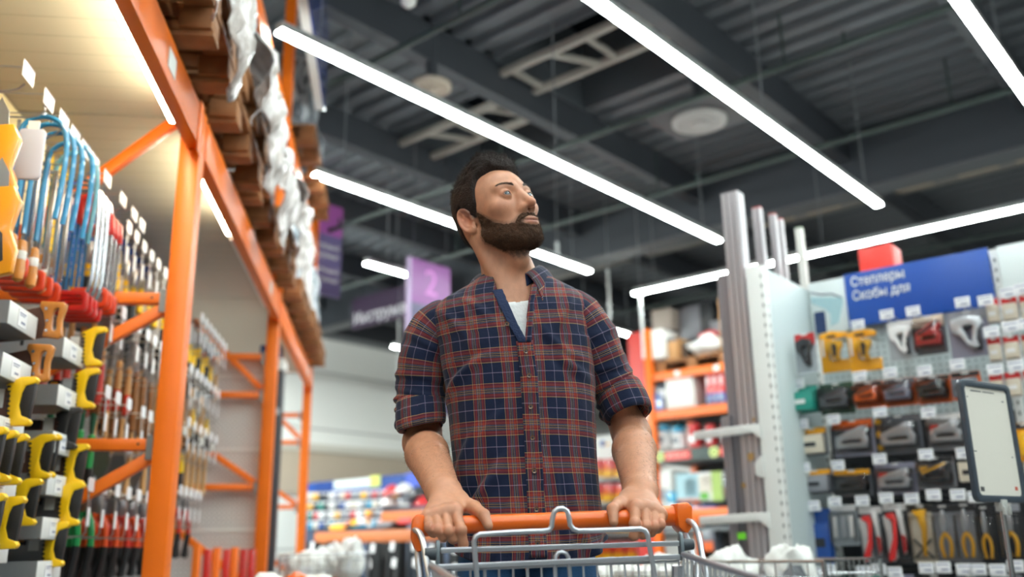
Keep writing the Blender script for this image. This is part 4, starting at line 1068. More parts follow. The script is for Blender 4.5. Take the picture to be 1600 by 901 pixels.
# basket: rims, walls, floor
rimR = [cl_(1066, 860, -0.10)] ; zr = rimR[0][2]
RR = [np.array([0.200, -0.10, 0.945]), np.array([0.196, -0.35, 0.920]), np.array([0.186, -0.62, 0.893]), np.array([0.172, -0.90, 0.866])]
aR = cl_(1068, 866, -0.11); aL = cl_(673, 882, -0.11)
bR = cl_(1180, 902, -0.50); bL = cl_(704, 902, -0.42)
def ext(a, b, y): return a + (b - a) * (y - a[1]) / (b[1] - a[1])
nR, nL = ext(aR, bR, -0.93), ext(aL, bL, -0.93)
mb = MB()
mb.tube([aR, ext(aR, bR, -0.5), nR, nL, ext(aL, bL, -0.5), aL], 0.0050, 10)
mb.build('basket_rim', M_cart, cart)
mb = MB(); botR, botL = np.array([0.16, 0, 0.52]), np.array([-0.16, 0, 0.52])
for side, A_, B_ in ((1, aR, nR), (-1, aL, nL)):
    for k in range(30):
        p = A_ + (B_ - A_) * k / 29; q = np.array([side * (0.17 - 0.03 * k / 29), p[1] + 0.05 * (1 - k / 29) * 0, 0.50 + 0.03 * k / 29]); mb.tube([p, q], 0.0022, 6)
    for j in range(1, 6):
        f = j / 6; mb.tube([A_ + (np.array([side * 0.17, A_[1], 0.50]) - A_) * f, B_ + (np.array([side * 0.14, B_[1], 0.53]) - B_) * f], 0.0026, 6)
    f = 0.10; mb.tube([A_ + (np.array([side * 0.17, A_[1], 0.50]) - A_) * f, B_ + (np.array([side * 0.14, B_[1], 0.53]) - B_) * f], 0.0026, 6)
mb.build('basket_side_wires', M_cart, cart)
mb = MB()
for k in range(15):
    t = k / 14; mb.tube([nL + (nR - nL) * t, (-0.14 + 0.28 * t, nR[1], 0.53), (-0.17 + 0.34 * t, -0.11, 0.50)], 0.0022, 6)
for j in range(1, 9): y = -0.11 - 0.1 * j; mb.tube([(-0.16, y, 0.503 + 0.003 * j), (0.16, y, 0.503 + 0.003 * j)], 0.0024, 6)
mb.build('basket_floor_wires', M_cart, cart)
# chassis and wheels
mb = MB()
for s in (-1, 1):
    mb.tube([(s * 0.20, -0.10, 0.92), (s * 0.205, -0.06, 0.5), (s * 0.21, -0.05, 0.20), (s * 0.20, -0.20, 0.14), (s * 0.15, -0.85, 0.13)], 0.011, 10)
mb.tube([(-0.21, -0.05, 0.2), (0.21, -0.05, 0.2)], 0.009, 8); mb.tube([(-0.15, -0.85, 0.13), (0.15, -0.85, 0.13)], 0.009, 8); mb.tube([(-0.165, -0.5, 0.50), (-0.18, -0.45, 0.14)], 0.008, 8); mb.tube([(0.165, -0.5, 0.50), (0.18, -0.45, 0.14)], 0.008, 8)
mb.build('chassis', M_cart, cart)
for x, y in ((-0.205, -0.08), (0.205, -0.08), (-0.15, -0.83), (0.15, -0.83)):
    f = MB().box(x - 0.02, y, 0.10, 0.004, 0.04, 0.09).box(x + 0.02, y, 0.10, 0.004, 0.04, 0.09).box(x, y, 0.14, 0.044, 0.04, 0.006).build('castor', M_cart, cart)
    MB().lathe([(0.02, -0.014), (0.055, -0.012), (0.0599, -0.006), (0.0599, 0.006), (0.055, 0.012), (0.02, 0.014)], 24, (x, y, 0.06), axis='x').build('wheel', M_rubber, f)
# ================================================================== THE LEFT RACK (local x = towards the aisle, y = along the aisle)
DR = DEG_R
ORD = ['first', 'second', 'third', 'fourth', 'fifth', 'sixth', 'seventh', 'eighth', 'ninth', 'tenth', 'eleventh', 'twelfth', 'thirteenth', 'fourteenth', 'fifteenth', 'sixteenth', 'seventeenth', 'eighteenth']
rack = thing('pallet_rack', 'tall orange pallet rack filling the left side, tools hung in its lower bays', 'pallet rack', (0, 0, 0), DR)
M_deckcream = wave_bump('cream_deck_panel', 'B4AE9D', 0.45, 1, 0.115, 0.012, sharp=True, col2='8D8775', strength=0.5)
M_galv = mat('galvanised_plate', '8E9296', 0.4, 0.7)
POSTS = (0.66, 3.38, 6.10, 8.82)
for D in POSTS:
    for x in (-0.782, -1.87):
        top = 5.15 if D < 8 else 5.0
        if D == 0.66: top = 2.6
        if D == 3.38 and x > -1: top = 2.62
        mb = MB(); mb.box(x, D + 0.05, top / 2, 0.075, 0.10, top)
        post = mb.build('post', M_orange, rack, bevel=0.004)
        MB().box(x, D + 0.05, 0.005, 0.11, 0.14, 0.01).build('foot_plate', M_galv, post)
    y = D + 0.05
    hz = (1.86, 1.327, 0.30) if D < 6 else (2.20, 1.947, 1.36, 0.30)
    for z in hz:
        b = MB().bar((-0.815, y, z), (-1.84, y, z), 0.045, 0.040).build('brace', M_orange, rack, bevel=0.003)
        MB().box(-0.832, y - 0.024, z - 0.012, 0.03, 0.006, 0.085).cyl((-0.832, y - 0.03, z + 0.012), (-0.832, y - 0.024, z + 0.012), 0.006, seg=8).build('bracket', M_galv, b)
        MB().cyl((-0.875, y - 0.0245, z), (-0.875, y - 0.021, z), 0.0045, seg=8).build('bolt_hole', M_black, b)
    dg = (((-0.83, 2.60), (-1.84, 1.66)), ((-0.82, 1.83), (-1.84, 1.21)), ((-0.82, 1.29), (-1.84, 0.67))) if D < 6 else (((-0.84, 1.99), (-1.30, 2.44)), ((-0.84, 1.385), (-1.60, 1.89)), ((-0.84, 0.76), (-1.60, 1.32)), ((-0.83, 2.75), (-1.84, 3.6)))
    for a, b in dg: MB().bar((a[0], y, a[1]), (b[0], y, b[1]), 0.035, 0.042).build('brace', M_orange, rack, bevel=0.003)
def beam_at(y0, y1, z0, z1, x):
    b = MB().box(x, (y0 + y1) / 2, (z0 + z1) / 2, 0.05, y1 - y0, z1 - z0).build('beam', M_orange, rack, bevel=0.004)
    MB().box(x + 0.027 if x > -1 else x, y1 - 0.04, (z0 + z1) / 2 - 0.01, 0.006, 0.07, z1 - z0 + 0.05).build('beam_end_plate', M_orange, b, bevel=0.002)
    return b
for y0, y1 in ((0.76, 3.38), (3.48, 6.10), (6.20, 8.82)):
    b = beam_at(y0, y1, 2.44, 2.60, -0.765); beam_at(y0, y1, 2.44, 2.60, -1.86)
    MB().box(-0.7385, y0 + (y1 - y0) * 0.80, 2.515, 0.002, 0.10, 0.07).build('price_sticker', M_white, b)
    MB().box(-1.325, (y0 + y1) / 2 + 0.03, 2.622, 1.06, y1 - y0 + 0.085, 0.03).build('deck_panel', M_deckcream, rack)
for y0, y1 in ((3.48, 6.10), (6.20, 8.82)):
    beam_at(y0, y1, 3.70, 3.86, -0.765); beam_at(y0, y1, 3.70, 3.86, -1.86)
    MB().box(-1.325, (y0 + y1) / 2, 3.875, 1.06, y1 - y0, 0.03).build('deck_panel', mat('grey_deck', '7C7A78', 0.6), rack)
# LED tubes under the deck
M_ledw = mat('warm_led_tube', 'FFF5D4', 0.5, emit=70)
for k, (y0, y1, lb) in enumerate(((1.2, 3.24, 'lit tube light under the cream deck at the upper left, in the nearest bay'), (3.66, 4.50, 'short lit tube light under the deck beyond the nearest orange post'))):
    t = thing('tube_light', lb, 'light', (-0.812, (y0 + y1) / 2, 2.49), DR)
    MB().box(0, 0, 0.004, 0.028, y1 - y0, 0.024).build('diffuser', M_ledw, t); MB().box(0.004, 0, 0.024, 0.018, y1 - y0 + 0.02, 0.016).build('housing', M_white, t)
    MB().box(-0.002, 0, 0.078, 0.02, 0.3, 0.10).build('mount', M_white, t)
t = thing('unlit_tube_light', 'switched off white tube light under the deck before the second orange post', 'light', (-0.812, 5.25, 2.49), DR)
MB().box(0, 0, 0, 0.026, 1.35, 0.016).build('diffuser', M_white, t); MB().box(-0.002, 0, 0.018, 0.034, 1.37, 0.02).build('housing', M_white, t); MB().box(-0.002, 0, 0.078, 0.02, 0.3, 0.10).build('mount', M_white, t)
# back board of the tool bays
t = thing('pegboard_wall', 'grey perforated back board behind the hanging tools in the left rack', 'pegboard', (-1.46, 3.4, 1.2), DR)
MB().box(0, 0, 0, 0.02, 5.2, 2.0).build('board', pegboard('grey_pegboard', '7C7D7F', '3A3A3A', axes=(1, 2)), t)
t = thing('header_board', 'cream, yellow and blue header board above the tool hooks at the upper left', 'sign', (-1.45, 3.5, 2.40), DR)
MB().box(0, -1.0, 0, 0.014, 2.6, 0.40).build('cream_panel', mat('cream_board', 'E6DFB4', 0.5), t)
MB().box(0.001, 0.44, 0, 0.016, 0.30, 0.40).build('yellow_panel', mat('yellow_board', 'E9C92C', 0.5), t)
MB().box(0.001, 1.34, 0, 0.016, 1.50, 0.40).build('blue_panel', mat('blue_board', '1D4FA8', 0.5), t)
# white cross panel in the second frame
t = thing('cross_pegboard', 'white perforated panel closing the bay beside the second orange post', 'pegboard', (-1.32, 6.24, 1.1), DR)
MB().box(0, 0, 0, 1.0, 0.02, 2.2).build('board', pegboard('white_pegboard', 'D9D5D2', '8A8480', 0.03, 0.006), t)
for z in (-0.5, 0.0, 0.5, 0.98): MB().box(0, -0.014, z, 1.0, 0.012, 0.02).build('rail', M_white, t)
# ---- hooks with price tags
def make_hook(ln, tagz, low, tagw=0.042, tagh=0.052):
    """arms run from the back board (local x<0) to the tip at x = 0; tag hangs at the tip, facing the aisle"""
    t = thing('display_hook', 'x', 'hook', (0, 0, -9), DR)
    mb = MB(); mb.tube([(-ln, 0, 0), (-0.004, 0, 0)], 0.0022, 6)
    mb.build('tag_arm', M_wire, t)
    if low:
        MB().tube([(-ln, 0, -low), (-0.05, 0, -low), (-0.02, 0, -low + 0.008), (-0.004, 0, -low + 0.024)], 0.0030, 8).build('hook_arm', M_wire, t)
    g = MB().box(0.002, 0, -tagh / 2 + 0.004, 0.0022, tagw, tagh).build('price_tag', M_tag, t, bevel=0.0006)
    MB().box(0.0034, 0, 0.001, 0.0012, tagw, 0.004).box(0.0036, -tagw * 0.05, -tagh / 2 + 0.006, 0.0005, tagw * 0.5, 0.003).box(0.0036, tagw * 0.1, -tagh / 2 - 0.006, 0.0005, tagw * 0.28, 0.004).build('tag_print', M_ink, g)
    return t
def make_loop_hook(ln, h, w=0.062):
    t = thing('display_hook', 'x', 'hook', (0, 0, -9), DR)
    MB().tube([(-ln, 0, 0), (-0.012, 0, 0), (-0.002, 0, -0.010), (0.0, 0, -h + 0.014), (-0.010, 0, -h), (-ln, 0, -h)], 0.0030, 8).build('hook_arm', M_wire, t)
    MB().box(0.003, 0.004, -h * 0.62, 0.002, 0.030, 0.062).build('lower_label', M_tag, t)
    g = MB().prism(rrect(w, 0.046, 0.010, 4, 0, 0.004), 0.0015, 0.0045, 'yz').build('price_tag', M_tag, t)
    return t
H_top = make_hook(0.45, 0, 0.075, 0.078, 0.048); H_loop = make_loop_hook(0.45, 0.165)
tpl = []
used = set()
def put(tpl_, p, label, deg=DR, group=None, rx=0, dz=0.0, ry=0):
    """first use moves the template itself, later uses copy it"""
    if tpl_.name not in used:
        used.add(tpl_.name); o = tpl_; o.location = wor(np.array(p, float), deg); o.rotation_euler = (rx, ry, math.radians(deg + dz)); o['label'] = label
        if group: o['group'] = group
        return o
    return clone(tpl_, label, p, deg, group, rx=rx, ry=ry, dz=dz)
for i, D in enumerate((2.415, 2.574, 2.704, 2.81, 2.914, 3.016, 3.16, 3.36, 3.52, 3.64)):
    put(H_top, (-1.0, D, 2.24), 'long wire hook with a white price tag, %s from the left in the top row' % ORD[i], group='price tagged hooks in the top row')
# ---- bow saws and hacksaws hanging from the top hooks. origin = hanging point; x to the aisle, z up
def bow_saw(col, name, label):
    t = thing('coping_saw', label, 'saw', (0, 0, -9), DR)
    pts_ = curve_pts([(-0.075, 0, -0.33), (-0.075, 0, -0.20), (-0.070, 0, -0.06), (-0.045, 0, -0.012), (0, 0, 0.0), (0.040, 0, -0.02), (0.060, 0, -0.08), (0.060, 0, -0.20), (0.052, 0, -0.315)], 5)
    MB().tube(pts_, 0.0078, 8).build('frame', col, t)
    MB().bar((-0.075, 0, -0.015), (-0.075, 0, -0.35), 0.0012, 0.010).build('blade', M_steel, t)
    MB().lathe([(0.006, -0.35), (0.012, -0.355), (0.0155, -0.375), (0.0145, -0.40), (0.0175, -0.44), (0.0150, -0.470), (0.006, -0.478)], 14, (-0.075, 0, 0)).build('wooden_handle', mat('varnished_handle', 'D08A3C', 0.3, var=0.2, vscale=20, coat=0.4), t)
    MB().lathe([(0.0152, -0.385), (0.0158, -0.387), (0.0160, -0.410), (0.0152, -0.412)], 14, (-0.075, 0, 0)).build('label_sticker', M_white, t)
    MB().lathe([(0.004, 0.0), (0.008, 0.002), (0.008, 0.010), (0.004, 0.014), (0.003, 0.030), (0.006, 0.034), (0.001, 0.038)], 10, (-0.012, 0, 0)).build('wing_nut', M_chrome, t)
    return t
M_bluef = mat('blue_frame_paint', '1E7FB4', 0.3, coat=0.4); M_tealf = mat('teal_frame_paint', '4C8CA0', 0.3, coat=0.3); M_redf = mat('red_frame_paint', 'C1201C', 0.3, coat=0.4)
M_orangef = mat('orange_red_plastic', 'D63E16', 0.35, coat=0.3); M_silver = mat('brushed_tube', 'B9BCC2', 0.25, 0.9)
B1 = bow_saw(M_bluef, 'coping_saw', 'x')
for i, (D, x) in enumerate(((2.64, -1.02), (2.69, -1.015), (2.75, -1.01), (2.82, -1.00))):
    put(B1, (x, D, 2.20), 'blue framed coping saw with a wooden handle, %s from the left of four' % ORD[i], group='blue coping saws', dz=6)
B2 = bow_saw(M_tealf, 'coping_saw', 'x'); put(B2, (-1.02, 2.94, 2.22), 'wide teal framed coping saw hanging just right of the blue ones')
def hack_saw(fcol, hcol, style, ht=0.40):
    t = thing('hacksaw', 'x', 'saw', (0, 0, -9), DR)
    if style == 'tube':
        p = curve_pts([(0.03, 0, -ht), (0.062, 0, -ht + 0.03), (0.066, 0, -0.22), (0.060, 0, -0.06), (0.03, 0, -0.008), (-0.02, 0, 0.0), (-0.058, 0, -0.02), (-0.064, 0, -0.05)], 5)
        MB().tube(p, 0.0075, 8).build('frame', fcol, t)
    elif style == 'tri':
        MB().frame2([(-0.075, -0.02), (-0.03, 0.0), (0.055, -0.09), (0.062, -0.16), (0.03, -0.16), (-0.07, -0.12)], [(-0.055, -0.035), (-0.03, -0.022), (0.035, -0.095), (0.040, -0.135), (0.022, -0.135), (-0.052, -0.10)], -0.006, 0.006).build('frame', fcol, t, bevel=0.0015)
        MB().bar((0.05, 0, -0.14), (0.045, 0, -ht), 0.010, 0.014).build('spine', M_silver, t)
    else:
        MB().bar((0.055, 0, -0.01), (0.055, 0, -ht + 0.02), 0.008, 0.016).bar((0.06, 0, -0.012), (-0.065, 0, -0.012), 0.008, 0.014).build('frame', fcol, t, bevel=0.002)
    MB().bar((-0.064, 0, -0.015), (-0.064, 0, -ht + 0.02), 0.0012, 0.011).build('blade', mat('painted_blade', '2D6FA8', 0.4), t)
    h = MB().frame2(rrect(0.125, 0.070, 0.016, 4, 0, -ht - 0.02), rrect(0.085, 0.036, 0.012, 4, 0.004, -ht - 0.02), -0.010, 0.010).build('grip', hcol, t, bevel=0.003)
    return t
K1 = hack_saw(M_silver, M_orangef, 'flat', 0.355)
for i, D in enumerate((2.76, 2.83, 2.90, 2.97, 3.04)): put(K1, (-1.13, D, 2.145), 'hacksaw with an orange-red plastic grip, %s from the left of five' % ORD[i], group='orange grip hacksaws', dz=4)
K2 = hack_saw(M_silver, M_redf, 'tube', 0.41)
for i, D in enumerate((3.10, 3.15, 3.20, 3.25)): put(K2, (-1.06, D, 2.19), 'silver tube hacksaw with rounded frame, %s from the left of four' % ORD[i], group='silver tube hacksaws')
K3 = hack_saw(M_redf, M_orangef, 'tri', 0.37)
for i, D in enumerate((3.24, 3.29, 3.34)): put(K3, (-1.04, D, 2.20), 'red framed hacksaw, %s from the left of three, right of the silver ones' % ORD[i], group='red framed hacksaws')
# orange pistol-grip pruning saws at the far left edge
def pistol_saw():
    t = thing('drywall_saw', 'x', 'saw', (0, 0, -9), DR)
    MB().prism([(-0.05, 0.0), (0.03, 0.01), (0.05, -0.03), (0.035, -0.11), (0.055, -0.16), (0.05, -0.22), (0.0, -0.235), (-0.03, -0.20), (-0.02, -0.12), (-0.05, -0.07)], -0.013, 0.013).build('grip', mat('amber_plastic', 'EE9A16', 0.3, coat=0.4), t, bevel=0.004)
    MB().prism([(-0.03, 0.0), (0.015, 0.0), (0.010, 0.05), (-0.012, 0.09), (-0.03, 0.05)], -0.001, 0.001).build('blade', M_steel, t)
    MB().prism([(0.0, -0.10), (0.02, -0.12), (0.03, -0.19), (0.0, -0.21), (-0.012, -0.15)], -0.0145, 0.0145).build('grip_insert', M_rubber, t, bevel=0.002)
    MB().box(0.0, 0.014, -0.05, 0.05, 0.001, 0.03).build('label_sticker', M_black, t)
    return t
K4 = pistol_saw()
put(K4, (-1.02, 2.36, 2.03), 'amber plastic handled saw at the left edge, the upper one'); put(K4, (-0.99, 2.34, 1.85), 'amber plastic handled saw at the left edge, the lower one'); put(K4, (-1.06, 2.46, 1.96), 'amber plastic handled saw beside the blue coping saws')
t = thing('blister_pack', 'grey plastic pack hanging in front of the saws at the left edge', 'package', (-1.0, 2.50, 2.02), DR)
MB().prism(rrect(0.07, 0.15, 0.012, 4), -0.005, 0.005, 'xz').build('pack_body', mat('pale_lilac_plastic', 'B9BCCB', 0.3), t, bevel=0.002); MB().box(0, 0, 0.085, 0.03, 0.004, 0.03).build('hang_tab', M_white, t)
# ---- saw bins and hand saws
M_bin = mat('grey_bin_sheet', '8C8F93', 0.4, 0.3); M_binf = mat('white_bin_front', 'DADBDA', 0.4)
def make_bin():
    t = thing('saw_bin', 'x', 'bin', (0, 0, -9), DR); w, h, ln = 0.20, 0.062, 0.44
    MB().box(0, 0, -h / 2, 0.004, w, h).build('front_panel', M_binf, t, bevel=0.001)
    MB().box(-ln / 2, -w / 2, -h / 2, ln, 0.003, h).box(-ln / 2, w / 2, -h / 2, ln, 0.003, h).box(-ln / 2, 0, -h, ln, w, 0.003).build('tray', M_bin, t)
    g = MB().box(0.003, -0.01, -h / 2, 0.001, 0.060, h * 0.72).build('price_label', M_tag, t)
    MB().box(0.0038, -0.01, -h / 2 + 0.015, 0.0006, 0.044, 0.003).box(0.0038, -0.014, -h / 2 + 0.009, 0.0006, 0.034, 0.002).box(0.0038, -0.004, -h / 2 - 0.010, 0.0006, 0.026, 0.006).build('label_print', M_ink, g)
    MB().box(-0.12, -w / 2 - 0.002, -0.014, 0.010, 0.001, 0.030).box(-0.30, -w / 2 - 0.002, -0.014, 0.010, 0.001, 0.030).build('slots', M_black, t)
    return t
BIN = make_bin(); rows1 = [1.604, 1.465, 1.305, 1.147, 1.0]; rows2 = [1.602, 1.455, 1.315, 1.190, 1.064, 0.940]
for i, z in enumerate(rows1): put(BIN, (-1.0, 2.60, z), 'white fronted saw bin in the column at the left edge, %s from the top' % ORD[i], group='saw bins in the left column')
for i, z in enumerate(rows2): put(BIN, (-1.0, 3.03, z), 'white fronted saw bin in the column by the orange frame, %s from the top' % ORD[i], group='saw bins in the right column')
M_blade = mat('saw_blade_grey', '8E9093', 0.3, 0.75, var=0.06); M_bladeb = mat('saw_blade_brown', '5E4138', 0.35, 0.3)
def hand_saw(kind, bl):
    """x = 0 at the front of the handle, blade runs back to x = -0.46; z = 0 at mid handle"""
    t = thing('hand_saw', 'x', 'saw', (0, 0, -9), DR)
    MB().prism([(-0.042, 0.046), (-0.042, -0.052), (-0.44, -0.100), (-0.44, -0.055)], -0.0008, 0.0008).build('blade', bl, t)
    if kind == 'wood':
        sc = lambda L_: [(a * 0.72, b * 0.85) for a, b in L_]
        outer = [(-0.105, 0.062), (-0.02, 0.060), (-0.006, 0.050), (-0.010, 0.030), (-0.018, 0.0), (-0.016, -0.035), (-0.012, -0.058), (-0.030, -0.066), (-0.085, -0.060), (-0.078, -0.02), (-0.090, 0.02), (-0.108, 0.045)]
        inner = [(-0.050, 0.034), (-0.040, 0.040), (-0.032, 0.036), (-0.034, 0.025), (-0.038, 0.0), (-0.037, -0.025), (-0.036, -0.036), (-0.043, -0.042), (-0.052, -0.038), (-0.056, -0.02), (-0.056, 0.01), (-0.054, 0.025)]
        h = MB().frame2(sc(outer), sc(inner), -0.010, 0.010).build('handle', mat('saw_handle_wood', 'C07B33', 0.35, var=0.2, vscale=20, coat=0.3), t, bevel=0.003)
        MB().cyl((-0.058, -0.0125, 0.030), (-0.058, -0.010, 0.030), 0.0045, seg=10).build('screw', M_chrome, h); MB().cyl((-0.052, -0.0125, -0.005), (-0.052, -0.010, -0.005), 0.0045, seg=10).build('screw', M_chrome, h); MB().cyl((-0.051, -0.0125, -0.034), (-0.051, -0.010, -0.034), 0.0045, seg=10).build('screw', M_chrome, h)
    else:
        yel = M_yellow if kind == 'yellow' else mat('black_yellow_handle', '2A2A2C', 0.45)
        back = [(-0.100, 0.050), (-0.050, 0.074), (-0.004, 0.075), (0.006, 0.064), (-0.002, 0.054), (-0.034, 0.046), (-0.042, 0.026), (-0.047, -0.012), (-0.036, -0.040), (-0.012, -0.047), (-0.002, -0.058), (-0.010, -0.068), (-0.070, -0.070), (-0.084, -0.03), (-0.082, 0.02)]
        back = [(a * 0.76, b * 0.92) for a, b in back]
        h = MB().prism(back, -0.013, 0.013).build('handle', yel, t, bevel=0.0035)
        g = MB().prism([(a * 0.76, b * 0.92) for a, b in [(-0.034, 0.048), (-0.002, 0.056), (-0.006, 0.0), (-0.012, -0.052), (-0.036, -0.043), (-0.048, -0.012), (-0.044, 0.026)]], -0.0105, 0.0105).build('rubber_grip', M_rubber, t, bevel=0.003)
        mb = MB()
        for k in range(8): mb.box(-0.066 + 0.001 * k, -0.0135, 0.040 - k * 0.013, 0.009, 0.002, 0.005)
        mb.build('ribs', M_rubber, h)
        MB().box(-0.095, -0.0018, 0.010, 0.030, 0.001, 0.05).build('label_sticker', M_white, t); MB().box(-0.135, -0.0018, 0.015, 0.035, 0.001, 0.028).build('brand_patch', M_black, t)
        if kind == 'yellow': MB().box(-0.135, -0.0026, 0.017, 0.022, 0.0006, 0.010).build('brand_stripe', mat('amber_plastic', 'EE9A16', 0.3), t)
    return t
SW = hand_saw('wood', M_bladeb); SY = hand_saw('yellow', M_bladeb); SG = hand_saw('yellow', M_blade); SB = hand_saw('black', M_bladeb)
put(SW, (-0.925, 2.72, 1.605), 'hand saw with a brown wooden handle, upper one at the left edge'); put(SW, (-0.945, 2.72, 1.480), 'hand saw with a brown wooden handle, lower one below the first white bin')
put(SY, (-0.945, 2.61, 1.350), 'large yellow and black hand saw between second and third left column bins')
for i, D in enumerate((2.38, 2.45, 2.52, 2.59)): put(SY, (-0.945, D, 1.195), 'yellow and black hand saw in the fan of four at the left, %s' % ORD[i], group='fan of four yellow hand saws')
for i, D in enumerate((2.47, 2.60)): put(SG, (-0.935, D, 1.035), 'yellow hand saw with grey blade low at the left, %s of two' % ORD[i], group='two low yellow hand saws')
put(SG, (-0.935, 3.12, 1.610), 'yellow and black hand saw beside the top bin of the right column'); put(SG, (-0.94, 3.11, 1.470), 'yellow and black hand saw beside the second bin of the right column')
put(SB, (-0.965, 3.06, 1.335), 'black handled hand saw behind the third bin of the right column')
put(SY, (-0.945, 3.10, 1.225), 'yellow hand saw just under the lower orange brace end'); put(SG, (-0.94, 3.08, 1.105), 'yellow hand saw with black and yellow square label on its blade')
put(SG, (-0.965, 3.06, 0.985), 'lowest yellow hand saw of the right column with orange label on the blade')
for i, (D, z) in enumerate(((2.93, 1.235), (2.97, 1.24), (2.86, 1.10))): put(SY, (-0.99, D, z), 'yellow hand saw half hidden between the two bin columns, %s one' % ORD[i], group='half hidden yellow saws')
# ---- rows of hanging tools beyond the frame
def handled(name, cat, parts, lab='x'):
    t = thing(name, lab, cat, (0, 0, -9), DR)
    for pn, mb, m, bev in parts: mb.build(pn, m, t, bevel=bev)
    return t
def handle_lathe(z0, z1, r): L_ = z0 - z1; return MB().lathe([(r * 0.6, z0), (r, z0 - 0.02 * L_ - 0.004), (r * 0.85, z0 - 0.3 * L_), (r * 1.1, z0 - 0.7 * L_), (r, z1 + 0.006), (r * 0.4, z1)], 10)
M_hw = mat('pale_ash_handle', 'C99A62', 0.5, var=0.2, vscale=20, stretch=(1, 1, .3)); M_hwd = mat('brown_handle_wood', '8A5A2E', 0.5, var=0.3, vscale=20); M_redh = mat('red_dipped_grip', 'C4301F', 0.35, coat=0.3); M_orh = mat('orange_red_grip', 'D9501F', 0.4); M_greenh = mat('green_grip', '1E9A54', 0.35, coat=0.3); M_dkgreen = mat('dark_green_grip', '14583C', 0.4)
T = {}
T['rasp'] = handled('rasp', 'file', [('blade', MB().bar((0, 0, 0), (0, 0, -0.10), 0.006, 0.022), M_steel, 0.001), ('collar', handle_lathe(-0.09, -0.15, 0.013), M_yellow, 0), ('handle', handle_lathe(-0.14, -0.30, 0.020), M_black, 0)])
T['scraper'] = handled('putty_knife', 'putty knife', [('blade', MB().prism([(-0.012, 0), (0.012, 0), (0.02, -0.07), (-0.02, -0.07)], -0.001, 0.001), M_steel, 0), ('handle', handle_lathe(-0.06, -0.17, 0.014), M_yellow, 0), ('sleeve_card', MB().box(0, 0.010, -0.17, 0.045, 0.002, 0.13), M_tag, 0)])
T['chisel'] = handled('wood_chisel', 'chisel', [('blade', MB().bar((0, 0, 0), (0, 0, -0.12), 0.004, 0.018), M_steel, 0), ('handle', handle_lathe(-0.11, -0.24, 0.013), M_hw, 0), ('grip_end', handle_lathe(-0.22, -0.31, 0.0145), M_redh, 0)])
T['mallet'] = handled('hammer', 'hammer', [('head', MB().box(0, 0, -0.012, 0.095, 0.024, 0.026).cyl((0.04, 0, -0.012), (0.062, 0, -0.012), 0.016, seg=12), M_steel, 0.002), ('handle', MB().tube([(0, 0, -0.01), (0, 0, -0.12), (0, 0, -0.28)], [0.010, 0.011, 0.014], 10), M_hw, 0)])
T['red_mallet'] = handled('hammer', 'hammer', [('head', MB().box(0, 0, -0.012, 0.095, 0.024, 0.026).cyl((0.04, 0, -0.012), (0.062, 0, -0.012), 0.016, seg=12), M_steel, 0.002), ('handle', MB().tube([(0, 0, -0.01), (0, 0, -0.18)], [0.010, 0.011], 10), M_hw, 0), ('grip', MB().tube([(0, 0, -0.17), (0, 0, -0.31)], [0.0125, 0.015], 10), M_redh, 0)])
T['brown'] = handled('gouge', 'chisel', [('blade', MB().bar((0, 0, 0), (0, 0, -0.12), 0.004, 0.016), M_steel, 0), ('handle', handle_lathe(-0.11, -0.36, 0.015), M_hwd, 0)])
T['green'] = handled('pry_tool', 'tool', [('head', MB().prism([(-0.02, 0), (0.02, 0), (0.016, -0.04), (-0.016, -0.04)], -0.006, 0.006), M_hwd, 0.001), ('shaft', MB().tube([(0, 0, -0.03), (0, 0, -0.12)], [0.013, 0.007], 10), M_dkgreen, 0), ('grip', handle_lathe(-0.11, -0.24, 0.014), M_greenh, 0), ('black_end', handle_lathe(-0.23, -0.36, 0.017), M_black, 0)])
T['trowel'] = handled('trowel', 'trowel', [('handle', handle_lathe(0.0, -0.12, 0.012), M_hw, 0), ('blade', MB().prism([(-0.02, -0.13), (0.02, -0.13), (0.034, -0.20), (0.0, -0.29), (-0.034, -0.20)], -0.001, 0.001), M_steel, 0), ('tail', handle_lathe(-0.27, -0.34, 0.013), M_black, 0)])
def snips(g1, g2, nm='tin_snips'):
    return handled(nm, 'snips', [('jaws', MB().prism([(-0.016, 0), (0.002, 0.006), (0.016, 0), (0.018, -0.05), (0.008, -0.075), (-0.008, -0.075), (-0.018, -0.05)], -0.006, 0.006), M_steel, 0.002), ('handle', MB().tube(curve_pts([(-0.006, 0, -0.06), (-0.026, 0, -0.11), (-0.030, 0, -0.19), (-0.016, 0, -0.285)], 4), 0.0125, 8), g1, 0), ('handle', MB().tube(curve_pts([(0.006, 0, -0.06), (0.026, 0, -0.11), (0.030, 0, -0.19), (0.016, 0, -0.285)], 4), 0.0125, 8), g2, 0), ('black_end', MB().tube(curve_pts([(-0.0305, 0, -0.18), (-0.027, 0, -0.22), (-0.015, 0, -0.295)], 4), 0.0140, 8), M_black, 0), ('black_end', MB().tube(curve_pts([(0.0305, 0, -0.18), (0.027, 0, -0.22), (0.015, 0, -0.295)], 4), 0.0140, 8), M_black, 0)])
T['snips_g'] = snips(M_greenh, M_greenh); T['snips_o'] = snips(M_orh, M_orh); T['snips_k'] = snips(M_redh, M_redh, 'pliers')
T['axe'] = handled('hatchet', 'axe', [('head', MB().prism([(-0.055, 0.005), (-0.05, -0.045), (-0.01, -0.030), (0.022, -0.030), (0.022, -0.005), (-0.01, -0.005)], -0.009, 0.009), M_black, 0.002), ('handle', MB().tube([(0.01, 0, -0.01), (0.012, 0, -0.14), (0.006, 0, -0.30)], [0.009, 0.010, 0.013], 8), M_hw, 0), ('label_sticker', MB().box(0.012, -0.012, -0.11, 0.02, 0.002, 0.06), M_tag, 0)])
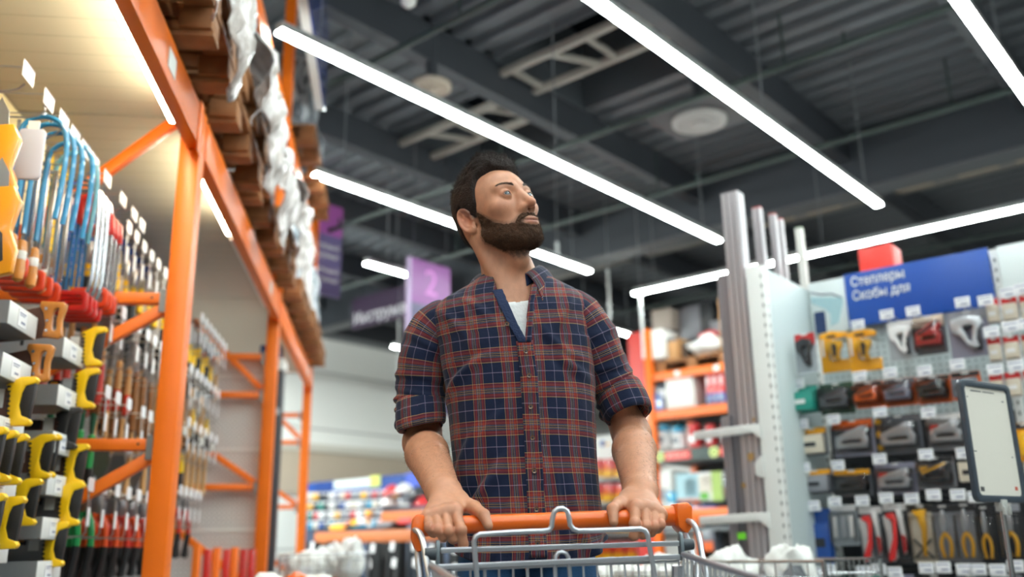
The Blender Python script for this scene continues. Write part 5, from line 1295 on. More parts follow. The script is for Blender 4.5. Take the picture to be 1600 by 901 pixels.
T['black_mallet'] = handled('rubber_mallet', 'hammer', [('head', MB().cyl((-0.045, 0, -0.02), (0.045, 0, -0.02), 0.027, seg=16), M_rubber, 0.003), ('handle', MB().tube([(0, 0, -0.02), (0, 0, -0.29)], [0.010, 0.0135], 10), M_hw, 0)])
T['white_mallet'] = handled('soft_mallet', 'hammer', [('head', MB().cyl((-0.045, 0, -0.02), (0.045, 0, -0.02), 0.026, seg=16), M_white, 0.003), ('handle', MB().tube([(0, 0, -0.02), (0, 0, -0.29)], [0.010, 0.0135], 10), M_hw, 0)])
T['driver'] = handled('pry_bar', 'pry bar', [('shaft', MB().tube(curve_pts([(0.02, 0, 0.0), (0.0, 0, 0.01), (-0.004, 0, -0.03), (0, 0, -0.20)], 3), 0.006, 6), M_steel, 0), ('handle', handle_lathe(-0.12, -0.22, 0.013), M_yellow, 0), ('black_end', handle_lathe(-0.21, -0.30, 0.014), M_black, 0)])
LOOK = dict(rasp='yellow and black rasp', scraper='yellow putty knife on a card', chisel='chisel with red tipped wooden handle', mallet='hammer with pale wooden handle', red_mallet='hammer with red gripped handle', brown='gouge with long brown handle',
            green='pry tool with green and black grip', trowel='trowel with wooden handle', snips_g='tin snips with green and black grips', snips_o='tin snips with orange-red and black grips', snips_k='pliers with black and red grips',
            axe='hatchet with black head and wooden handle', black_mallet='rubber mallet with black head', white_mallet='mallet with white head', driver='pry bar with yellow and black handle')
Drow = {'upper': (2.145, [3.47, 3.58, 3.70, 3.82, 3.94, 4.07, 4.20, 4.34], ['rasp', 'scraper', 'rasp', 'rasp', 'scraper', 'rasp', 'scraper', 'rasp']),
        'second': (1.822, [3.38, 3.51, 3.74, 3.88, 4.00, 4.12, 4.26, 4.38], ['red_mallet', 'red_mallet', 'chisel', 'chisel', 'brown', 'brown', 'brown', 'mallet']),
        'third': (1.508, [3.42, 3.55, 3.70, 3.92, 4.04, 4.19, 4.34], ['green', 'green', 'trowel', 'trowel', 'axe', 'trowel', 'mallet']),
        'lowest': (1.180, [3.34, 3.50, 3.66, 3.82, 3.97, 4.12, 4.28, 4.42], ['snips_g', 'snips_g', 'snips_o', 'snips_o', 'snips_k', 'snips_o', 'snips_k', 'snips_k'])}
cnt = {}
def lab_tool(k, row, side):
    key = (k, row, side); cnt[key] = cnt.get(key, 0) + 1; n = cnt[key] - 1
    return '%s, %s in the %s row %s' % (LOOK[k], ORD[n], row, side)
for row, (z, Ds, kinds) in Drow.items():
    for i, (D, k) in enumerate(zip(Ds, kinds)):
        put(H_loop, (-1.0, D, z), 'wire hook with white tag in the %s tool row, %s before the post' % (row, ORD[i]), group='loop hooks in the %s tool row' % row)
        xs = (-1.07, -1.15, -1.23) if row in ('upper', 'second', 'lowest') else (-1.09, -1.20)
        for q, x in enumerate(xs):
            put(T[k], (x, D + 0.045 + 0.01 * q, z - 0.015 - (0.02 if row == 'upper' else 0)), lab_tool(k, row, 'before the post'), group='%ss in the %s row' % (T[k].name.split('.')[0].replace('_', ' '), row), dz=rnd.uniform(-12, 12))
far = {'upper': (2.145, [4.92, 5.04, 5.16, 5.28, 5.40, 5.53, 5.66], ['driver', 'driver', 'rasp', 'driver', 'rasp', 'driver', 'axe']),
       'second': (1.84, [4.76, 4.90, 5.02, 5.14, 5.26, 5.40, 5.54], ['mallet', 'brown', 'axe', 'driver', 'axe', 'mallet', 'driver']),
       'third': (1.575, [4.80, 4.95, 5.10, 5.24, 5.40, 5.56], ['white_mallet', 'driver', 'black_mallet', 'white_mallet', 'black_mallet', 'white_mallet']),
       'lowest': (1.24, [4.74, 4.86, 4.98, 5.10, 5.22], ['mallet', 'snips_k', 'driver', 'snips_k', 'driver'])}
for row, (z, Ds, kinds) in far.items():
    for i, (D, k) in enumerate(zip(Ds, kinds)):
        put(H_loop, (-1.0, D, z + 0.01), 'wire hook with white tag in the %s tool row, %s past the post' % (row, ORD[i]), group='far loop hooks in the %s tool row' % row)
        for q, x in enumerate((-1.06, -1.16)):
            put(T[k], (x, D + 0.04, z - 0.005), lab_tool(k, row, 'past the post'), group='far %ss in the %s row' % (T[k].name.split('.')[0].replace('_', ' '), row), dz=rnd.uniform(-12, 12))
# standing red and orange tools at the bottom, beyond the post
def stand_bar(m, m2, h):
    t = thing('folded_sawhorse', 'x', 'tool', (0, 0, -9), DR)
    MB().box(0, 0, h / 2, 0.040, 0.045, h).build('leg_bar', m, t, bevel=0.004); MB().box(0.0, 0, h * 0.62, 0.046, 0.05, 0.05).build('collar', m2, t, bevel=0.003)
    return t
s1, s2 = stand_bar(M_orange, M_black, 0.99), stand_bar(M_redf, M_black, 0.98)
for i, (x, D, s, z) in enumerate(((-1.03, 5.42, s1, 0.02), (-0.99, 5.52, s2, 0.0), (-0.955, 5.60, s1, 0.0), (-0.91, 5.66, s2, 0.0), (-0.88, 5.75, s1, 0), (-0.845, 5.86, s2, 0.0), (-0.80, 5.9, s2, -0.10))):
    put(s, (x, D, max(z, 0)), '%s bar of a folded stand on the floor, %s from the left' % ('orange' if s is s1 else 'dark red', ORD[i]), group='standing bars beyond the post')
# ---- pallets and wrapped loads on the deck
def make_pallet(w=1.15, d=0.80):
    t = thing('wooden_pallet', 'x', 'pallet', (0, 0, -9), DR)   # x = depth into the rack, y = along the aisle
    for k in range(7): MB().box(-w / 2, -d / 2 + 0.05 + k * (d - 0.10) / 6, 0.133, w, 0.09, 0.020).build('deck_board', M_pallet, t, bevel=0.002)
    for k in range(3): MB().box(-0.05 - k * (w - 0.10) / 2, 0, 0.112, 0.10, d, 0.020).build('stringer_board', M_pallet, t, bevel=0.002)
    for i in range(3):
        for j in range(3): MB().box(-0.06 - i * (w - 0.12) / 2, -d / 2 + 0.07 + j * (d - 0.14) / 2, 0.061, 0.11, 0.13, 0.080).build('block', M_pallet, t, bevel=0.003)
    for j in range(3): MB().box(-w / 2, -d / 2 + 0.07 + j * (d - 0.14) / 2, 0.010, w, 0.10, 0.020).build('bottom_board', M_pallet, t, bevel=0.002)
    return t
PAL = make_pallet(); zt = 2.64
spots = [(-0.60, 1.90, 0), (-0.62, 2.93, 0), (-0.62, 2.93, 1), (-0.60, 2.93, 2), (-0.64, 3.93, 0), (-0.62, 3.93, 1), (-0.66, 4.79, 0), (-0.64, 5.64, 0), (-0.64, 5.64, 1), (-0.62, 6.66, 0), (-0.60, 7.52, 0), (-0.62, 8.37, 0)]
txt = ['nearest at the top edge', 'bottom of the stack of three before the first post', 'middle of the stack of three before the first post', 'top of the stack of three before the first post', 'lower of two just past the first post', 'upper of two just past the first post', 'in the middle of the second bay', 'lower of two before the second post', 'upper of two before the second post', 'first past the second post', 'second past the second post', 'third past the second post']
for (x, D, k), s in zip(spots, txt): put(PAL, (x, D, zt + 0.144 * k), 'wooden pallet, %s' % s, group='pallets on the left rack')
for i, (x, D) in enumerate(((-0.60, 6.85), (-0.60, 7.80))): put(PAL, (x, D, 3.895), 'wooden pallet on the upper level of the left rack, %s from the near post' % ORD[i], group='pallets on the upper rack level')
def _wrap(col, colb):
    def f(nt, b):
        tc = nt.nodes.new('ShaderNodeTexCoord'); mp = nt.nodes.new('ShaderNodeMapping'); mp.inputs['Scale'].default_value = (3, 7, 1.3); nt.links.new(tc.outputs['Object'], mp.inputs[0])
        n = nt.nodes.new('ShaderNodeTexNoise'); n.inputs['Scale'].default_value = 3.2; n.inputs['Detail'].default_value = 7; n.inputs['Distortion'].default_value = 1.5; nt.links.new(mp.outputs[0], n.inputs['Vector'])
        cr = nt.nodes.new('ShaderNodeValToRGB'); e = cr.color_ramp.elements; e[0].position = 0.42; e[0].color = (*lin(colb), 1); e[1].position = 0.56; e[1].color = (*lin(col), 1); nt.links.new(n.outputs[0], cr.inputs[0]); nt.links.new(cr.outputs[0], b.inputs['Base Color'])
        bp = nt.nodes.new('ShaderNodeBump'); bp.inputs['Strength'].default_value = 0.9; bp.inputs['Distance'].default_value = 0.05; nt.links.new(n.outputs[0], bp.inputs['Height']); nt.links.new(bp.outputs[0], b.inputs['Normal'])
        b.inputs['Roughness'].default_value = 0.28; b.inputs['Coat Weight'].default_value = 0.3
    return f
M_wrapw = noded('white_stretch_film', _wrap('E4DEDC', 'B9AFA9')); M_wrapb = noded('blue_grey_film', _wrap('D7DCE2', '5F7180')); M_wrapg = noded('clear_grey_film', _wrap('AEB4BA', '4A5058'))
def load(p, w, d, h, m, lab, seed, flap=0.0, bulge=0.05):
    t = thing('wrapped_load', lab, 'wrapped goods', p, DR); nu, nv = 72, 40; V = []
    for j in range(nv):
        z = h * j / (nv - 1)
        for i in range(nu):
            a = 2 * PI * i / nu; s, c = math.sin(a), math.cos(a); r = 1 / (abs(s) ** 6 + abs(c) ** 6) ** (1 / 6); V.append((-w / 2 + w / 2 * r * c, d / 2 * r * s, z))
    V = np.array(V); ctr = np.array([-w / 2, 0, h / 2]); n = V - ctr; n[:, 2] = 0; n /= _len(n)[:, None]
    dd = bulge * vnoise(V * np.array([1, 1, 0.5]), 5, seed) + bulge * 0.5 * vnoise(V * np.array([1, 1, 0.35]), 13, seed + 1) + bulge * 0.25 * vnoise(V, 30, seed + 2)
    edge = np.clip(V[:, 2] / h, 0, 1); V = V + n * (dd - 0.06 * np.maximum(0, edge - 0.85) / 0.15)[:, None]
    mb = MB(); mb.add(V, [(j * nu + i, j * nu + (i + 1) % nu, (j + 1) * nu + (i + 1) % nu, (j + 1) * nu + i) for j in range(nv - 1) for i in range(nu)] + [tuple(range(nu))[::-1], tuple((nv - 1) * nu + i for i in range(nu))])
    mb.build('wrapped_body', m, t, smooth=80)
    if flap:
        n1, n2 = 40, 26; A = []
        for j in range(n2):
            for i in range(n1):
                u = i / (n1 - 1); v = j / (n2 - 1); ln = flap * (0.55 + 0.45 * math.sin(u * 7 + seed)) ; P = np.array([[-0.585 - p[0] + 0.035 * math.sin(v * 3) - 0.14 * max(0, 1 - v * 3), -d * 0.42 + d * 0.84 * u, 0.30 - v * (0.30 + ln)]])
                P[:, 0] += 0.045 * vnoise(P * np.array([1, 2.2, 1]), 6, seed + 5) * (0.3 + v) + 0.02 * vnoise(P, 22, seed + 6); A.append(P[0])
        fl = MB().add(A, [(j * n1 + i, j * n1 + i + 1, (j + 1) * n1 + i + 1, (j + 1) * n1 + i) for j in range(n2 - 1) for i in range(n1 - 1)]).build('loose_film', M_wrapw, t, smooth=80, solid=0.003, fix=False)
    return t
load((-0.66, 1.90, zt + 0.146), 1.05, 0.76, 1.0, M_wrapw, 'white film wrapped load at the very top left above the beam', 1, 0.10)
load((-0.68, 2.93, zt + 0.434), 1.05, 0.70, 1.1, M_wrapw, 'white film wrapped load on three pallets before the first post, film hanging down', 2, 0.55, 0.06)
load((-0.80, 3.93, zt + 0.290), 1.0, 0.68, 0.74, M_wrapb, 'bluish film wrapped load just past the first orange post', 3, 0.42, 0.06)
load((-0.74, 4.79, zt + 0.146), 1.0, 0.70, 0.62, M_wrapw, 'low white wrapped load in the middle of the second bay, film bulging out', 4, 0.30, 0.06)
load((-0.84, 5.62, zt + 0.290), 0.95, 0.68, 0.45, M_wrapb, 'dark striped wrapped load before the second orange post', 5, 0.30)
load((-0.70, 6.66, zt + 0.146), 1.0, 0.78, 0.85, M_wrapb, 'blue and white wrapped load past the second orange post', 6)
load((-0.68, 7.52, zt + 0.146), 1.0, 0.78, 0.75, M_wrapw, 'white wrapped load between the second and third orange posts', 7)
load((-0.70, 8.37, zt + 0.146), 1.0, 0.66, 0.75, M_wrapb, 'bluish wrapped load right before the third orange post', 8)
load((-0.66, 6.85, 4.041), 0.95, 0.76, 0.62, M_wrapg, 'clear film wrapped load on the upper level past the second post', 9)
load((-0.66, 7.80, 4.041), 0.95, 0.76, 0.55, M_wrapg, 'clear film wrapped load on the upper level by the third post', 10)
# blue panel sign jutting out above the aisle
t = thing('blue_banner', 'glossy blue banner panel hanging at the top beside the rack, white at the back', 'banner', (-0.55, 6.54, 4.2), DR)
MB().box(0.004, -1.2, 0.6, 0.012, 2.4, 1.2).build('blue_face', mat('glossy_blue_panel', '2B3F8E', 0.12, coat=0.8), t)
MB().box(-0.035, -1.2, 0.6, 0.062, 2.4, 1.2).build('white_back', M_white, t)
MB().box(-0.09, -0.8, 0.7, 0.12, 0.04, 0.04).box(-0.09, -1.9, 0.7, 0.12, 0.04, 0.04).build('mounting_arm', M_galv, t)
# dark vertical banner column behind the second post
t = thing('dark_banner_column', 'black vertical banner with small white lettering between the second and third orange posts', 'banner', (-0.92, 7.2, 0), DR)
MB().box(0, 0, 1.15, 0.20, 0.20, 2.3).build('column_body', mat('matte_black_panel', '1B1D24', 0.5), t, bevel=0.01)
MB().box(0, 0, 2.34, 0.23, 0.23, 0.09).build('cap', M_white, t, bevel=0.01); MB().box(0, 0, 2.44, 0.16, 0.16, 0.11).build('blue_topper', mat('navy_topper', '24407A', 0.4), t, bevel=0.01)
text_obj('lettering', 'oc', 0.13, M_white, t, (-0.005, -0.102, 1.48), (PI / 2, -PI / 2, 0), 0.001)
MB().box(0, -0.102, 1.98, 0.19, 0.003, 0.05).build('pale_band', mat('pale_band', '9AA0A6', 0.5), t)
# ================================================================== THE RIGHT GONDOLA (local x to the right along the wall, y into it)
G = DEG_G
def gb(x0, y0, x1, y1, yl, deg=None):
    """pixel box on the wall plane y = yl -> centre x, centre z, width, height"""
    deg = G if deg is None else deg; cx, cy = (x0 + x1) / 2, (y0 + y1) / 2
    c = at_y(cx, cy, deg, yl); w = abs(at_y(x1, cy, deg, yl)[0] - at_y(x0, cy, deg, yl)[0]); h = abs(at_y(cx, y0, deg, yl)[2] - at_y(cx, y1, deg, yl)[2])
    return c[0], c[2], w, h
M_gond = mat('gondola_white', 'E4E5E3', 0.38); M_slot = mat('slot_black', '2A2C2E', 0.6)
M_panel = mat('pale_blue_grey_panel', 'C4D0D2', 0.4)
t = thing('shelving_divider', 'white slotted upright with side panel, holding two empty shelf arms on its left', 'shelving upright', (-1.66, 3.9, 0), G)
MB().box(0, 0, 1.095, 0.085, 0.05, 2.19).build('upright_post', M_gond, t, bevel=0.003)
MB().box(0.02, 0.315, 1.095, 0.014, 0.58, 2.19).build('side_panel', M_panel, t, bevel=0.001)
mb = MB()
for k in range(42): mb.box(0.030, -0.0255, 0.25 + k * 0.046, 0.006, 0.001, 0.016).box(0.0427, 0.0, 0.25 + k * 0.046, 0.001, 0.007, 0.016)
mb.build('slots', M_slot, t)['kind'] = 'stuff'
for z, ln in ((1.452, 0.36), (1.072, 0.36)):
    MB().prism([(-0.03, z + 0.018), (-0.03, z - 0.055), (-0.07, z - 0.020), (-ln, z - 0.026), (-ln, z + 0.010), (-0.10, z + 0.018)], -0.035, -0.010).build('shelf_arm', M_gond, t, bevel=0.003)
MB().prism([(-0.03, 1.34), (-0.03, 1.23), (-0.075, 1.25), (-0.075, 1.30)], -0.035, -0.010).build('shelf_arm_stub', M_gond, t, bevel=0.003)
# aluminium profiles leaning against the divider
M_alu = mat('brushed_aluminium_profile', 'BDB9BE', 0.35, 0.5, var=0.12, vscale=3, stretch=(1, 1, .1))
M_alud = mat('grey_metal_profile', '9C989E', 0.45, 0.35, var=0.12, vscale=3, stretch=(1, 1, .1))
def profile(x, y, h, w, d, m, lab, cap=None):
    t = thing('metal_profile', lab, 'metal profile', (x, y, 0), G)
    mb = MB(); n = 3; g = w * 0.06
    for k in range(n):
        mb.box(-w / 2 + w * (k + 0.5) / n, -d * 0.02, h / 2, w / n - g, d, h)
    mb.box(0, d * 0.06, h / 2, w, d * 0.85, h); mb.build('profile_body', m, t)
    MB().box(0, 0, h + 0.003, w * 1.01, d * 1.01, 0.006).build('end_cap', cap or M_alud, t)
    return t
M_rcap = mat('red_end_cap', 'B5433A', 0.5)
profile(-1.760, 3.93, 2.58, 0.085, 0.075, M_alu, 'thick bright metal profile, the tallest, left of the white upright')
profile(-1.737, 4.16, 2.57, 0.042, 0.035, M_alu, 'slim metal profile with a red end, first right of the tallest', M_rcap)
profile(-1.715, 4.30, 2.57, 0.030, 0.035, M_alu, 'narrow metal profile with a red end between two slim ones', M_rcap)
profile(-1.735, 4.42, 2.58, 0.042, 0.035, M_alu, 'slim metal profile with a red end, right of the narrow one', M_rcap)
profile(-1.727, 4.68, 2.60, 0.036, 0.035, M_white, 'white metal profile standing alone at the right of the bundle', mat('green_end_cap', '7E9B7A', 0.5))
profile(-1.855, 3.98, 2.20, 0.060, 0.05, M_alud, 'grey metal profile in the bundle, second in height, at its left')
profile(-1.800, 4.05, 2.18, 0.045, 0.05, M_alud, 'grey metal profile in the bundle just behind the tallest one')
profile(-1.885, 3.95, 1.52, 0.045, 0.05, M_alud, 'short grey metal profile at the left side of the bundle')
t = thing('price_sticker', 'small bright green sticker low on the metal profiles', 'sticker', at_y(1155, 837, G, 3.86), G); MB().box(0, 0.025, 0, 0.04, 0.002, 0.03).build('sticker_face', mat('lime_green', '7BE03A', 0.4), t)
for px, py, s in ((1173, 713, 0.030), (1162, 758, 0.020), (1178, 655, 0.014)):
    t = thing('brown_sticker', 'brown paper sticker on the metal profiles, %s' % {713: 'the largest one', 758: 'the low small one', 655: 'the top one'}[py], 'sticker', at_y(px, py, G, 3.885), G); MB().box(0, 0, 0, s, 0.002, s * 1.1).build('sticker_face', mat('kraft_paper', 'A98553', 0.6), t)
# pegboard wall
t = thing('gondola', 'white gondola with a pale pegboard wall carrying all the packed tools at the right', 'shelving', (-0.5, 4.5, 0), G)
M_pegb = pegboard('pale_blue_pegboard', 'C3CFD1', '8FA0A4', 0.03, 0.006)
MB().box(0, 0.01, 1.86, 2.26, 0.02, 0.72).build('peg_panel', M_pegb, t)
MB().box(0, 0.01, 0.81, 2.26, 0.02, 1.38).build('lower_panel', mat('dark_back_panel', '24272C', 0.5), t)
MB().box(0, -0.2, 0.10, 2.26, 0.42, 0.20).build('base_plinth', M_gond, t, bevel=0.004)
for x in (-1.13, -0.275, 0.64):
    u = MB().box(x, -0.012, 1.11, 0.035, 0.03, 2.22).build('upright_post', M_gond, t, bevel=0.002); mb = MB()
    for k in range(45): mb.box(x, -0.0275, 0.15 + k * 0.046, 0.008, 0.001, 0.018)
    mb.build('slots', M_slot, u)['kind'] = 'stuff'
MB().box(0, 0.22, 2.22, 2.26, 0.46, 0.02).build('top_shelf', M_gond, t)
# header posters and blue sign
def poster(x0, x1, z0, z1, y, m, name, lab, cat='sign'):
    t = thing(name, lab, cat, ((x0 + x1) / 2, y, (z0 + z1) / 2), G); MB().box(0, 0, 0, x1 - x0, 0.012, z1 - z0).build('panel', m, t, bevel=0.001); return t
M_poster = mat('poster_white', 'E2EBEC', 0.35)
t = poster(-1.625, -1.442, 1.955, 2.222, 4.455, M_poster, 'poster', 'white poster with a pale tool picture left of the blue sign', 'poster')
MB().prism([(-0.085, 0.06), (-0.03, 0.05), (0.06, 0.035), (0.075, 0.02), (0.06, -0.03), (0.04, -0.09), (0.0, -0.10), (0.005, -0.04), (-0.02, -0.01), (-0.085, 0.03)], -0.008, -0.0065).build('pictured_tool', mat('pale_blue_print', 'A9CBD3', 0.4), t)
MB().prism(rrect(0.055, 0.11, 0.008, 3, -0.05, -0.075), -0.0095, -0.008).build('pictured_box', mat('navy_print', '1C3460', 0.4), t)
MB().tube([(-0.085, -0.0075, 0.085), (-0.03, -0.0075, 0.065), (0.02, -0.0075, 0.06), (0.07, -0.0075, 0.03)], 0.003, 6).build('pictured_outline', mat('navy_print', '1C3460', 0.4), t)
t = poster(-1.440, -0.790, 1.962, 2.228, 4.440, mat('blue_sign_face', '0E4AA6', 0.38), 'blue_sign', 'large blue sign with two lines of white lettering above the packed tools')
text_obj('lettering', 'Степлеры', 0.066, M_white, t, (-0.295, -0.0075, 0.085), ext=0.001, sx=0.80, bold=0.0008)
text_obj('lettering', 'Скобы для', 0.066, M_white, t, (-0.295, -0.0075, 0.015), ext=0.001, sx=0.80, bold=0.0008)
t = poster(-0.755, 0.62, 1.962, 2.228, 4.455, M_poster, 'poster', 'white poster with pictured pliers at the right edge above the red packs', 'poster')
for s in (0, 1):
    MB().tube([(-0.555 + 0.075 * s, -0.008, -0.13), (-0.530 + 0.065 * s, -0.008, -0.05)], [0.022, 0.016], 8).build('pictured_grip', mat('blue_print', '1C4FA8', 0.4), t)
    MB().tube([(-0.530 + 0.065 * s, -0.008, -0.05), (-0.50 + 0.035 * s, -0.008, 0.02), (-0.455 + 0.01 * s, -0.008, 0.09)], [0.010, 0.009, 0.004], 8).build('pictured_arm', mat('grey_print', '6F7D84', 0.4), t)
t = thing('red_box', 'red open-sided box sticking up behind the blue sign', 'box', (-1.36, 4.80, 2.231), G)
MB().box(0, 0, 0.10, 0.17, 0.16, 0.20).build('box_body', mat('bright_red_card', 'E0382E', 0.4), t, bevel=0.003)
# ---- packs
def M_(k, c, r=0.35, **kw): return mat(k, c, r, **kw)
CO = dict(yellow='F2A81A', teal='1F8C7E', dgreen='1C4A3C', orange='E2601C', red='C92A2C', white='E8E6E6', grey='8B8C94', dark='26282E', blue='1B4C9A', lilac='8C8CA0', clear='A8B0B8', silver='B9BCC2', amber='F0B020', cream='D8CDBB', mid='5E626C')
def pc(c): return mat('pack_' + c, CO[c], 0.32, coat=0.25, metal=0.6 if c == 'silver' else 0)
def gun_flat(mb, w, h, y0, y1):
    s = lambda pts: [(a * w, b * h) for a, b in pts]
    return mb.frame2(s([(-0.47, -0.44), (0.45, -0.46), (0.50, -0.10), (0.38, 0.12), (0.50, 0.36), (0.30, 0.46), (-0.15, 0.22), (-0.46, 0.04)]), s([(-0.28, -0.26), (0.28, -0.27), (0.31, -0.18), (0.28, -0.10), (0.10, -0.09), (0.0, -0.09), (-0.10, -0.09), (-0.28, -0.11)]), y0, y1)
def gun_shape(mb, w, h, y0, y1, mir=1):
    s = lambda pts: [(mir * a * w, b * h) for a, b in pts]
    outer = s([(-0.45, 0.36), (0.0, 0.45), (0.40, 0.38), (0.46, 0.20), (0.30, 0.02), (0.22, -0.20), (0.30, -0.42), (0.12, -0.46), (-0.05, -0.35), (-0.20, -0.10), (-0.42, 0.02), (-0.47, 0.20)])
    inner = s([(-0.10, 0.16), (0.0, 0.18), (0.12, 0.18), (0.20, 0.14), (0.16, 0.02), (0.12, -0.14), (0.12, -0.26), (0.06, -0.28), (0.00, -0.22), (-0.04, -0.08), (-0.10, 0.02), (-0.12, 0.10)])
    return mb.frame2(outer, inner, y0, y1)
def pack(box, yl, card, head, content, cc, name, lab, group, dep=0.03, hd=0.24, deg=None, extra=None, cc2='dark'):
    deg = G if deg is None else deg
    x, z, w, h = gb(*box, yl, deg); t = thing(name, lab, 'packaged tool', (x, yl, z), deg, group)
    MB().prism(rrect(w, h, min(w, h) * 0.06, 4), -0.001, 0.001, 'xz').build('backing_card', pc(card), t)
    if head: MB().box(0, -0.003, h / 2 - h * hd / 2 - 0.002, w * 0.94, 0.003, h * hd).build('printed_header', pc(head), t)
    y0, y1 = -dep, -0.003
    if content == 'gunv': gun_shape(MB(), w * 0.82, h * 0.78, y0, y1).build('staple_gun', pc(cc), t, bevel=0.002); MB().box(w * 0.22, y0 * 0.6, -h * 0.12, w * 0.12, dep * 0.5, h * 0.5).build('trigger', pc(cc2), t, bevel=0.002)
    elif content == 'gun':
        gun_flat(MB(), w * 0.80, h * 0.62, y0 - 0.002, y1).build('staple_gun', pc(cc), t, bevel=0.002); MB().bar((-w * .30, y0, -h * .02), (w * .34, y0, h * .26), 0.010, h * 0.07).build('lever', pc('silver' if cc == 'silver' else cc2), t, bevel=0.002)
        MB().box(-w * .30, -0.008, h * .12, w * .22, 0.006, h * .20).build('printed_patch', pc(cc2), t)
    elif content == 'box': MB().box(0, -dep / 2, -h * 0.10, w * 0.86, dep, h * 0.66).build('blister', pc(cc), t, bevel=0.004); MB().box(-w * 0.05, -dep - 0.0015, -h * 0.12, w * 0.5, 0.003, h * 0.16).build('inner_label', pc(cc2), t)
    elif content == 'pliers':
        MB().prism([(-w * .10, h * .02), (-w * .13, h * .22), (-w * .04, h * .40), (0, h * .42), (w * .04, h * .40), (w * .13, h * .22), (w * .10, h * .02)], y0, y1).build('jaws', pc('silver'), t, bevel=0.002)
        for s in (-1, 1): MB().tube(curve_pts([(s * -w * .04, -dep * .5, h * .02), (s * w * .16, -dep * .5, -h * .10), (s * w * .20, -dep * .5, -h * .25), (s * w * .13, -dep * .5, -h * .43)], 4), w * 0.085, 8).build('handle', pc(cc), t)
    elif content == 'riveter':
        MB().prism([(-w * .45, h * .28), (-w * .18, h * .30), (-w * .10, -h * .20), (-w * .02, -h * .40), (-w * .20, -h * .46), (-w * .36, -h * .38), (-w * .38, 0)], y0, y1).build('white_lever', pc('white'), t, bevel=0.002)
        MB().prism([(-w * .32, h * .32), (w * .05, h * .34), (w * .12, h * .24), (w * .05, -h * .15), (-w * .10, -h * .42), (-w * .34, -h * .47), (-w * .36, -h * .36), (-w * .12, -h * .10), (-w * .06, h * .20), (-w * .30, h * .26)], y0 - 0.006, y0).build('red_lever', pc('red'), t, bevel=0.0015)
        MB().prism([(w * .10, h * .40), (w * .30, h * .40), (w * .40, -h * .10), (w * .30, -h * .35), (w * .22, -h * .05)], y0, y1).build('second_lever', pc(cc), t, bevel=0.002)
        MB().prism([(w * .22, -h * .02), (w * .42, -h * .06), (w * .40, -h * .26), (w * .26, -h * .36)], y0 - 0.004, y0).build('red_tip', pc('red'), t, bevel=0.0015)
    elif content == 'cutter':
        MB().prism([(-w * .30, h * .40), (w * .25, h * .42), (w * .22, h * .15), (w * .10, -h * .40), (-w * .02, -h * .40), (w * .02, h * .05), (-w * .10, h * .28)], y0, y1).build('cutter_body', pc(cc), t, bevel=0.002)
        for s in (-1, 1): MB().bar((s * w * .35, -dep * .6, -h * .10), (-s * w * .35, -dep * .6, -h * .42), w * 0.07, w * 0.07).build('cutter_arm', pc('dark'), t)
    elif content == 'bits':
        for k in range(3): MB().tube([(-w * .3 + k * w * .3, -dep * .5, h * .22), (-w * .3 + k * w * .3, -dep * .5, -h * .30)], w * 0.09, 8).build('tool_bit', pc(cc if k % 2 else 'white'), t)
    elif content == 'bag': MB().lathe([(w * .1, -h * .40), (w * .38, -h * .36), (w * .42, 0), (w * .3, h * .22), (w * .05, h * .26)], 12, (0, -dep / 2, 0)).build('bag', pc(cc), t)
    MB().box(0, -0.004, h / 2 - 0.006, min(w * .35, 0.03), 0.004, 0.008).build('hang_slot', pc('white'), t)
    # clear plastic blister over the goods
    if content in ('gun', 'pliers', 'riveter', 'cutter', 'bits') and dep > 0.02:
        o = MB().box(0, -dep * 0.6, -h * 0.06, w * 0.9, dep * 1.15, h * 0.74).build('clear_blister', M_clear, t, bevel=0.006)
    return t
def _clear(nt, b):
    out = nt.nodes['Material Output']; tr = nt.nodes.new('ShaderNodeBsdfTransparent'); gl = nt.nodes.new('ShaderNodeBsdfGlossy'); gl.inputs['Roughness'].default_value = 0.12
    fr = nt.nodes.new('ShaderNodeFresnel'); fr.inputs[0].default_value = 1.35; mx = nt.nodes.new('ShaderNodeMixShader'); ad = nt.nodes.new('ShaderNodeMath'); ad.operation = 'MULTIPLY_ADD'; ad.inputs[1].default_value = 0.9; ad.inputs[2].default_value = 0.03
    nt.links.new(fr.outputs[0], ad.inputs[0]); nt.links.new(ad.outputs[0], mx.inputs[0]); nt.links.new(tr.outputs[0], mx.inputs[1]); nt.links.new(gl.outputs[0], mx.inputs[2]); nt.links.new(mx.outputs[0], out.inputs[0])
M_clear = noded('clear_plastic', _clear)
Y = 4.24
P1 = 'packed tools in the top row'; P2 = 'boxed staple guns in the second row'; P3 = 'packs in the third row'; P4 = 'packs in the fourth row'; P5 = 'packs in the fifth row'
pack((1243, 520, 1276, 582), 4.15, 'clear', 'red', 'gunv', 'dark', 'blister_pack', 'grey and red blister pack at the far left of the top row', P1, hd=0.3)
